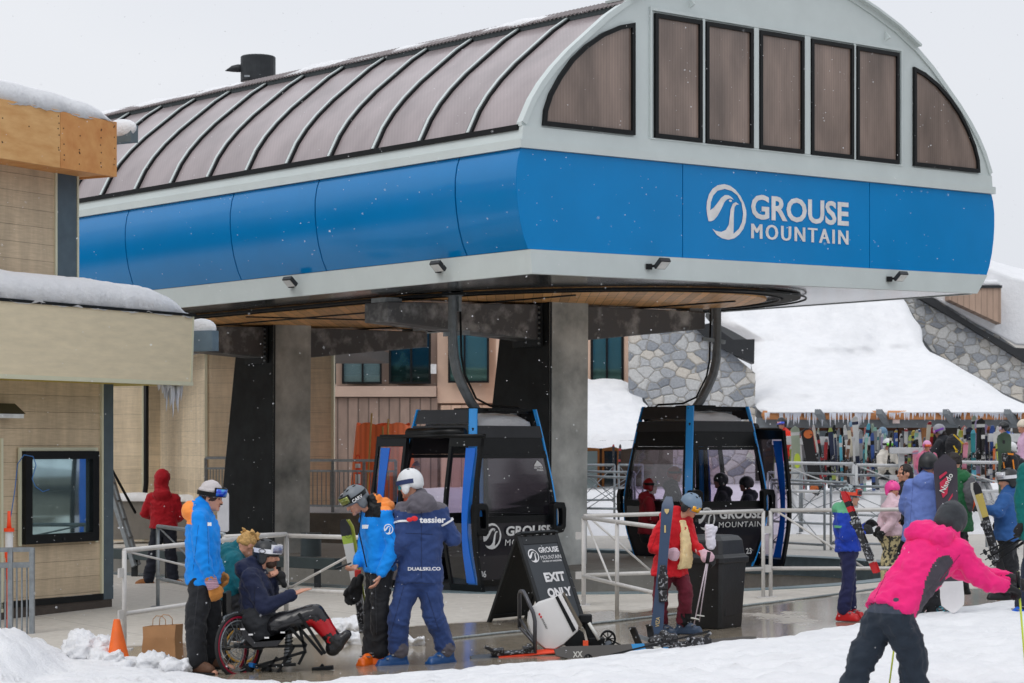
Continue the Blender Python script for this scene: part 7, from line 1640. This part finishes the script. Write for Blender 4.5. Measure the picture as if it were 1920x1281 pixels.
# ------------------------------------------------ pile on the snow: bucket shell and skis
def bucket():
    Y=21.3; g=G(1035,1222); r=thing('sit_ski_shell','white sit ski bucket shell tipped over in front of the folding sign','sit ski shell',g)
    q=lambda x,y,d=0:P(x,y,Y+d)
    WSH=mat('shell_white_gloss',(.74,.73,.72),.3,0,.03,4); 
    O=[(996,1138),(1010,1128),(1040,1118),(1054,1111),(1088,1174),(1086,1184),(1073,1196),(1058,1210),(1040,1220),(1022,1219),(1006,1206),(994,1188),(988,1166),(990,1148)]
    cx,cy=1037,1166; rg=[]
    for d,k in((-.17,.80),(-.165,.93),(-.13,.985),(-.05,1.0),(.12,1),(.2,.97),(.22,.85)): rg.append([q(cx+(x-cx)*k,cy+(y-cy)*k,d) for x,y in O])
    m=M(); m.loft(rg); m.build('shell',WSH,r,smooth='a',bevel=0)
    m=M(); m.loft([[q(*p,-.178) for p in((1041,1120),(1046,1117),(1080,1181),(1074,1186))],[q(*p,-.165) for p in((1041,1120),(1046,1117),(1080,1181),(1074,1186))]]); m.build('black_stripe',BLACK,r)
    m=M(); m.loft([[q(*p,d) for p in((1055,1112),(1058,1110),(1092,1172),(1088,1180))] for d in(-.17,.18)]); m.build('rim_pad',mat('pad_taupe',C(104,96,84),.8),r)
    text('tessier',r,'lettering',BKK,q(1015,1161,-.18),V((.42,0,-.9)),V((.9,0,.42)),.022,.11,.01,.008)
    for dx,dy in((1011.5,1152),(1014.5,1157)): m=M(); m.ell(q(dx,dy,-.178),(.009,.004,.012)); m.build('red_dot',mat('print_red',C(220,30,36),.5),r)
    FR=mat('frame_gunmetal',C(84,84,88),.35,.5)
    m=M(); m.tube([q(974,1178,.1),q(974,1114,.1),q(976,1109,.05),q(981,1109,-.1),q(986,1118,-.2),q(1000,1150,-.24),q(1003,1165,-.24),q(1003,1226,-.24)],.02,8); m.tube([q(974,1178,.1),q(978,1180,0),q(1001,1205,-.22)],.016,8); m.tube([q(974,1160,.1),q(1001,1200,-.2)],.014,8); m.build('tube_frame',FR,r,smooth=True)
    m=M(); m.loft([[q(*p,d) for p in((1062,1198),(1084,1180),(1094,1186),(1100,1212),(1070,1216),(1058,1210))] for d in(-.15,.15)]); m.build('base_plate',BLACK,r,bevel=.01)
    m=M(); m.bar(q(1086,1155),q(1120,1205),.06,.06); m.bar(q(1100,1165),q(1112,1210),.08,.07); m.box(q(1098,1160),(.12,.14,.08)); m.box(q(1118,1205),(.16,.16,.1)); m.build('suspension_arm',BLACK,r,bevel=.01)
    m=M(); m.tube([q(1104,1168,-.1),q(1123,1200,-.1)],.016,8); m.build('damper_rod',WHS,r,smooth=True)
    m=M(); m.box(q(1098,1208,-.16),(.05,.02,.07)); m.build('orange_clip',mc('binding_coral',250,96,60),r)
bucket()
SN=lambda px,py,dz=.0:(lambda p:V((p.x,p.y,zg(p.x,p.y)+max(0,snowh(p.x,p.y))+dz)))(G(px,py,.06))
OZ=lambda t,j:1 if .18<t<.62 else 0
ski('charcoal and orange ski lying flat with its tail toward the navy suited person',P(1145,1212,21.3),P(883,1236,20.9),.12,(0,-.35,.94),[mc('ski_charcoal',52,60,70),mc('ski_orange',250,84,56)],OZ,None,.04,.30)
r,d,n,s,L=ski('wide dark grey ski lying on edge in the snow in front of the white shell',P(1038,1227,20.7),P(1420,1205,21.7),.15,(.03,-.86,.5),[mc('ski_dark_taupe',74,70,66),BKK,mc('ski_cyan',20,130,190)],lambda t,j:(2 if .52<t<.62 else 1 if .3<t<.52 else 0),None,.03,.42)
text('XX',r,'lettering',WHS,P(1074,1233,20.60),(1,0,.06),Z,.055,.09,.03,.006)
ski('narrow grey ski lying flat in the snow, nearest the camera of the pile',P(1441,1209,21.5),P(1068,1241,20.6),.11,(0,-.1,1),[mc('ski_pale_grey',150,150,146)],None,None,.05,.55)
def gear():
    rt=thing('loose_bindings','tangle of black and silver ski bindings on the dark grey ski','bindings',P(1265,1215,21.1)); rg=random.Random(5)
    for k,(px,py) in enumerate(((1212,1228),(1232,1222),(1250,1214),(1262,1220),(1278,1216),(1298,1208),(1314,1204))):
        m=M(); c=P(px,py,21.05); m.box(c,(rg.uniform(.1,.2),.08,rg.uniform(.05,.09)),(V((.95,.1,rg.uniform(-.2,.3))).normalized(),V((-.1,.99,0)),Z)); m.bar(c,c+V((rg.uniform(-.1,.1),-.03,rg.uniform(.06,.12))),.04,.03); m.build('binding',BIND,rt,bevel=.008)
    m=M(); m.box(P(1233,1216,20.98),(.07,.04,.04)); m.build('white_plate',WHS,rt,bevel=.01)
    m=M(); m.box(P(1248,1219,20.98),(.06,.04,.05)); m.build('cyan_plate',mc('ski_cyan',20,130,190),rt,bevel=.01)
gear()
def outriggers():
    for px,py,lb in((1140,1198,'black ski pole basket standing up behind the shell, pole lying to the right'),):
        r=thing('outrigger_pole',lb,'ski pole',P(px,py,21.6)); c=P(px,py,21.6); m=M(); ax=V((.35,-.9,.1)).normalized(); u=ax.cross(Z).normalized(); w=u.cross(ax)
        for q in(.075,): 
            rings=[[c+(u*math.cos(2*math.pi*k/24)+w*math.sin(2*math.pi*k/24))*(q+.012*math.cos(b))+ax*.012*math.sin(b) for b in [2*math.pi*j/6 for j in range(6)]] for k in range(25)]; m.loft(rings,cap=False)
        for k in range(4): a=math.pi*k/4; m.bar(c+(u*math.cos(a)+w*math.sin(a))*.07,c-(u*math.cos(a)+w*math.sin(a))*.07,.018,.01)
        m.build('basket',BLACK,r); m=M(); m.tube([c,P(1185,1220,21.7)],.008,6); m.build('shaft',BLACK,r)
    r=thing('ski_pole','black ski pole lying over the dark grey ski, basket at the lower left','ski pole',P(1103,1238,20.5)); c=P(1103,1238,20.5); m=M()
    ax=V((.6,-.75,.1)).normalized(); u=ax.cross(Z).normalized(); w=u.cross(ax); rings=[[c+(u*math.cos(2*math.pi*k/24)+w*math.sin(2*math.pi*k/24))*(.05+.009*math.cos(b))+ax*.009*math.sin(b) for b in [2*math.pi*j/6 for j in range(6)]] for k in range(25)]; m.loft(rings,cap=False)
    for k in range(3): a=math.pi*k/3; m.bar(c+(u*math.cos(a)+w*math.sin(a))*.05,c-(u*math.cos(a)+w*math.sin(a))*.05,.012,.01)
    m.build('basket',BLACK,r); m=M(); m.tube([c,P(1330,1184,20.95)],[.008,.011],6); m.build('shaft',BLACK,r)
    # upright brake boots / outrigger feet
    r=thing('outrigger','pair of upturned black outrigger ski tips beside the burgundy trousers','outrigger',P(1190,1208,21.6))
    for a,b in(((1186,1174),(1200,1210)),((1219,1170),(1224,1210))): m=M(); skim(m,P(*a,21.5),P(*b,21.5),.09,(-.8,-.6,.1),0,.03,.02,.9); m.build('tip',BKK,r,bevel=.004)
    m=M(); m.bar(P(1192,1192,21.5),P(1218,1200,21.5),.05,.04); m.build('crossbar',GALV,r); m=M(); m.cap(P(1226,1203,21.4),P(1262,1196,21.4),.06,.05,8); m.cap(P(1245,1190,21.4),P(1250,1206,21.4),.05,.05); fuse(m,'arm_cuff',BIND,r,.012,1)
outriggers()
# ------------------------------------------------ ski racks far behind
def rack(label,a,b,Y,ytop,hbar=.14,posts=(),bz=None):
    r=thing('ski_rack',label,'ski rack',P(a,ytop,Y),'white steel ski racks before the lodge'); RW=mat('rack_snowy_white',C(198,200,202),.6,.1,.1,9,.1)
    m=M(); A=P(a,ytop,Y);B=P(b,ytop,Y); m.bar(A,B,.09,hbar); m.build('top_beam',RW,r,bevel=.01)
    g=gs(A.x,Y)
    for px in posts: p=P(px,ytop,Y+.12); m=M(); m.bar(p,V((p.x,p.y,g-.2)),.10,.10); m.build('post',GALV if px>1800 else RW,r); m=M(); m.bar(V((p.x,p.y,g+.45)),V((p.x,p.y-.9,g)),.07,.07); m.build('foot',RW,r)
    if bz: m=M(); A=P(a,bz,Y+.1);B=P(b,bz,Y+.1); m.bar(A,B,.07,.09); m.build('lower_beam',RW,r)
    m=M(); m.bar(P(posts[0]+10,ytop+30,Y),P(min(posts[0]+55,b),ytop+75,Y),.04,.04) if posts else m.bar(A,B,.02); m.build('brace',RW,r)
rack('short white ski rack just right of the far gondola',1448,1511,45,826,.18,(1489,))
rack('long white ski rack in front of the brown lodge doors',1524,1662,45.5,827,.17,(1600,),890)
rack('white ski rack behind the pink helmeted children',1668,1735,43,845,.12,(1690,),895)
rack('white ski rack with two grey posts left of the green snowboard',1796,1850,44,823,.17,(1836,1848),888)
rack('white ski rack behind the green snowboard at the right',1852,1925,43.5,821,.16,(1900,),884)
CL={'coral':(240,120,110),'cyan':(70,190,220),'lime':(190,210,80),'white':(222,222,220),'navy':(40,50,84),'black':(28,28,32),'red':(200,36,44),'orange':(236,110,40),'yellow':(226,196,60),'teal':(20,140,150),'pink':(242,140,170),'lilac':(180,160,206),'grey':(140,142,146),'sage':(170,186,160),'brown':(120,76,50),'blue':(50,90,180),'mint':(150,210,190),'cream':(226,216,190)}
def cm(c): return mat('ski_'+c+'_far',C(*[v*.8+.2*sum(CL[c])/3 for v in CL[c]]),.4,0,.05,5)
def rackskis():
    rg=random.Random(11); Wz='skis standing in the racks before the lodge'
    L=[(1518,803,1538,905,8,'red','black',45.2),(1497,812,1506,935,7,'white','red',45.2),(1483,835,1490,930,6,'lime','white',45.4),(1556,801,1566,915,8,'navy','lime',45.2),(1566,806,1562,920,5,'white','black',45.3),(1583,797,1600,925,6,'white','grey',45.2),(1590,798,1606,920,6,'cream','grey',45.2),
       (1622,800,1628,900,5,'coral','white',45.4),(1629,793,1616,880,6,'cyan','navy',45.2),(1635,794,1650,905,6,'sage','lime',45.3),(1640,800,1643,910,7,'grey','mint',45.3),(1575,815,1580,922,5,'cyan','white',45.2),(1549,822,1545,915,6,'red','grey',45.3),(1612,830,1608,905,8,'brown','blue',45.4),(1660,830,1664,900,6,'mint','teal',45.3),
       (1532,812,1548,900,5,'black','red',45.0),(1572,803,1573,915,5,'grey','black',45.5),(1606,800,1600,915,5,'black','white',45.5),(1645,805,1650,900,5,'white','teal',45.5),(1654,812,1657,905,5,'lilac','white',45.5),
       (1680,805,1676,880,6,'blue','yellow',44.5),(1699,803,1697,880,6,'white','red',44.5),(1712,806,1716,880,7,'yellow','navy',44.5),(1722,804,1732,885,6,'white','blue',44.5),(1743,789,1733,885,7,'cream','red',44),(1748,800,1740,885,6,'red','yellow',44.1),
       (1690,815,1692,890,5,'grey','black',43.4),(1706,815,1704,890,5,'lime','grey',43.4),(1718,818,1722,890,5,'black','white',43.4),
       (1799,806,1803,905,5,'lime','white',44),(1803,806,1797,905,5,'yellow','grey',44.1),(1811,828,1806,905,8,'pink','coral',43.6),(1824,805,1826,905,8,'teal','cyan',43.6),(1831,786,1834,905,7,'lilac','orange',43.8),(1808,800,1816,905,5,'white','black',44),(1853,798,1849,905,5,'brown','orange',44),(1860,797,1861,905,8,'blue','white',43.9),
       (1867,830,1878,905,4,'lime','black',43.6),(1872,826,1886,905,4,'yellow','black',43.6),(1864,835,1863,905,4,'orange','black',43.6),(1843,800,1843,905,6,'black','white',43.7),(1848,810,1853,905,5,'navy','white',43.9),(1906,835,1912,905,5,'white','navy',43.6),
       (1092,872,1092,930,3,'grey','grey',49),(1150,832,1151,890,4,'black','red',48.5),(1163,832,1160,890,4,'black','red',48.5)]
    mut=['white','black','grey','white','navy','cream','black','white','grey','blue','sage','mint','black','grey','brown']
    for (xa,xb,n_,yt,yb,Y0) in ((1500,1662,20,796,925,45.1),(1668,1735,8,803,890,43.7),(1795,1925,14,795,905,43.7)):
        for k in range(n_):
            x=xa+(xb-xa)*(k+rg.uniform(0,1))/n_; L.append((round(x,1),yt+rg.uniform(0,26),round(x+rg.uniform(-9,9),1),yb-rg.uniform(0,14),rg.choice((3.5,4,5,6)),rg.choice(mut),rg.choice(mut),Y0+rg.uniform(-.15,.7)))
    area=lambda x:'left of the pier doorway' if x<1200 else 'long rack' if x<1668 else 'rack behind the pink helmets' if x<1790 else 'right hand rack'
    cnt={}
    for x0,y0,x1,y1,w,c1,c2,Y in L:
        s=F_/Y; a=P(x0,y0,Y-.25); b=P(x1,y1,Y); m=M(); z=rg.randint(0,3)
        skim(m,a,b,w/s*1.25,(0,-1,.1),0,.05,.02,.8,14,zone=lambda t,j:(1 if (t>.86 or .1<t<.35) else 0) if z<2 else (1 if int(t*14)%5==1 else 0))
        bm=V(b).lerp(V(a),.42); k0=len(m.f); m.box(bm+V((0,-.05,.1)),(w/s*.9,.07,.1),None,2); m.box(bm+V((0,-.05,-.13)),(w/s*.8,.06,.12),None,2)
        o=m.build('ski',[cm(c1),cm(c2),BIND],base=b); key=(c1,c2,area(x0)); cnt[key]=cnt.get(key,0)+1
        tag(o,f'{c1} ski with {c2} bands leaning {"left" if x0<x1-1 else "right" if x0>x1+1 else "straight"} in the {area(x0)}' if x0>1200 else ('small pole-like ski left of the pier doorway' if x0<1100 else ('left' if x0<1155 else 'right')+' of two black skis with red bands by the porch doors'),'ski',Wz)
    # boards
    for lb,x0,y0,x1,y1,w,c1,c2,Y in (('black snowboard with orange discs leaning across the gap between white racks',1511,801,1532,928,22,'black','orange',44.6),('sage striped snowboard standing left of the black one',1490,798,1497,920,17,'sage','white',44.9),('blue and white snowboard, tallest above the long rack',1602,779,1612,895,12,'white','navy',45.2),
        ('lilac pink snowboard behind the pale pink helmet',1716,842,1720,900,12,'pink','lilac',43.2),('navy snowboard with curved top in the right hand rack',1817,799,1822,900,13,'navy','black',44),('salmon tipped snowboard at the left end of the right hand rack',1807,797,1812,900,10,'coral','white',44.3),('black snowboard with white marks in the right hand rack',1839,783,1836,903,16,'black','white',43.8),('lilac snowboard behind the black one with white marks',1848,795,1850,900,12,'lilac','lilac',44.2),
        ('white snowboard peeking behind the green one',1869,806,1870,900,14,'white','white',43.6),('sage tipped snowboard, tallest in the right hand rack',1826,777,1829,900,9,'sage','black',44.2)):
        s=F_/Y; r,d,n,s_,L_=board(lb,P(x0,y0,Y-.3),P(x1,y1,Y),w/s*1.05,(-.05,-1,.1),[cm(c1),cm(c2)],None if 'discs' in lb else (lambda t,j:1 if t<.35 or .8<t<.86 else 0),'snowboards in the racks')
        if 'discs' in lb:
            for t,k in((.9,.09),(.10,.09)):
                m=M(); c=V(P(x1,y1,Y)).lerp(V(P(x0,y0,Y-.3)),t)+n*.03+s_*(.02 if t>.5 else -.04); m.prism([c+(s_*math.cos(a)+d*math.sin(a))*k for a in [2*math.pi*q/20 for q in range(20)]],n*.006); m.build('disc_print',cm('orange'),r)
                text('R',r,'lettering',BKK,c+n*.008-s_*.03*-1-d*.03,(1,0,0),Z,.06,.05,.03,.004)
    r,d,n,s_,L_=board('green snowboard with a small square label carried above a black backpack',P(1882,809,39.0),P(1886,935,39.2),.27,(-.05,-1,.05),[mc('board_moss',74,96,80)])
    m=M(); m.box(P(1882,829,38.93),(.045,.01,.06)); m.build('square_label',BKK,r); m=M(); m.box(P(1884,858,38.9),(.1,.08,.16)); m.build('binding',BIND,r,bevel=.02)
    r=thing('backpack','black backpack with orange straps below the green snowboard','backpack',P(1893,880,39.2)); m=M(); m.ell(P(1893,875,39.15),(.17,.14,.28),None,14); fuse(m,'pack',cloth('pack_black',(.02,.02,.024)),r,.02,2,.012,8)
    for px in(1882,1900): m=M(); m.bar(P(px-1,862,38.98),P(px+2,885,38.98),.025,.02); m.build('orange_strap',mc('strap_bright_orange',250,150,40),r)
    m=M(); m.bar(P(1888,851,38.98),P(1900,852,38.98),.03,.03); m.build('top_loop',mc('strap_bright_orange',250,150,40),r)
    # red pennant on the short rack and lime disc
    r=thing('red_pennant','red triangular cloth hanging on the short white rack','pennant',P(1470,865,44.6)); m=M(); m.prism([P(1466,823,44.6),P(1470,823,44.6),P(1479,860,44.6),P(1471,865,44.6),P(1461,862,44.6)],(0,.02,0)); m.build('cloth',mc('pennant_red',226,40,36),r)
    r=thing('lime_disc','round lime disc on the post of the short white rack','disc',P(1495,864,44.6)); m=M(); m.prism([P(1495+6*math.cos(a),864+14*math.sin(a),44.6) for a in [2*math.pi*q/20 for q in range(20)]],(0,.02,0)); m.build('disc_face',mc('disc_lime',196,214,70),r)
    # backpack yellow straps on the black jacket
    r=thing('backpack','black backpack with yellow straps worn by the person under the purple strapped helmet','backpack',P(1788,860,43.3)); m=M(); m.ell(P(1787,838,43.2),(.16,.15,.26),None,12); fuse(m,'pack',cloth('pack_black',(.02,.02,.024)),r,.02,2,.012,8)
    for a,b in(((1788,815),(1806,832)),((1788,836),(1795,848)),((1794,842),(1789,860)),((1789,858),(1784,860))): m=M(); m.bar(P(*a,42.9),P(*b,42.9),.035,.02); m.build('yellow_strap',mc('strap_yellow',236,196,30),r)
rackskis()
# ------------------------------------------------ pillar of metal in the pit, falling snow
def flakes():
    rg=random.Random(21); m=M()
    for k in range(2300):
        y=9+22*rg.random()**.7; hwid=y*.235; x=rg.uniform(-hwid-.5,hwid+.5); z=rg.uniform(0,2+y*.2); r_=rg.uniform(.0016,.0046)*(.8 if y<13 else 1)*(1+.5*(rg.random()>.97))
        c=V((x,y,z)); a=[c+V(q)*r_ for q in((1,0,0),(0,1,0),(-1,0,0),(0,-1,0),(0,0,1),(0,0,-1))]; i=len(m.v); m.v+=a
        for f in((0,1,4),(1,2,4),(2,3,4),(3,0,4),(1,0,5),(2,1,5),(3,2,5),(0,3,5)): m.f.append([i+j for j in f]); m.m.append(0)
    o=m.build('falling_snow',mat('flake_white',(.85,.86,.88),.6,0,.01,1),smooth=True); tag(o,None,None,kind='stuff'); o['label']='sparse white snowflakes falling through the air'; o['category']='snow'
flakes()

for i,(x0,x1,y0,Y,l) in enumerate(((1455,1600,868,43.6,'snowy queue rail in front of the black snowboard'),(1606,1740,872,43.2,'snowy queue rail in front of the white suited skier'),(1745,1925,866,42.6,'snowy queue rail in front of the right hand rack'))):
    a=P(x0,0,Y);b=P(x1,0,Y); a.z=P(x0,y0,Y).z-1.05; b.z=P(x1,y0+2,Y).z-1.05; panel(a,b,1.05,l,'pale rails in front of the ski racks',MT['rack_snowy_white'],.03,.5,2)
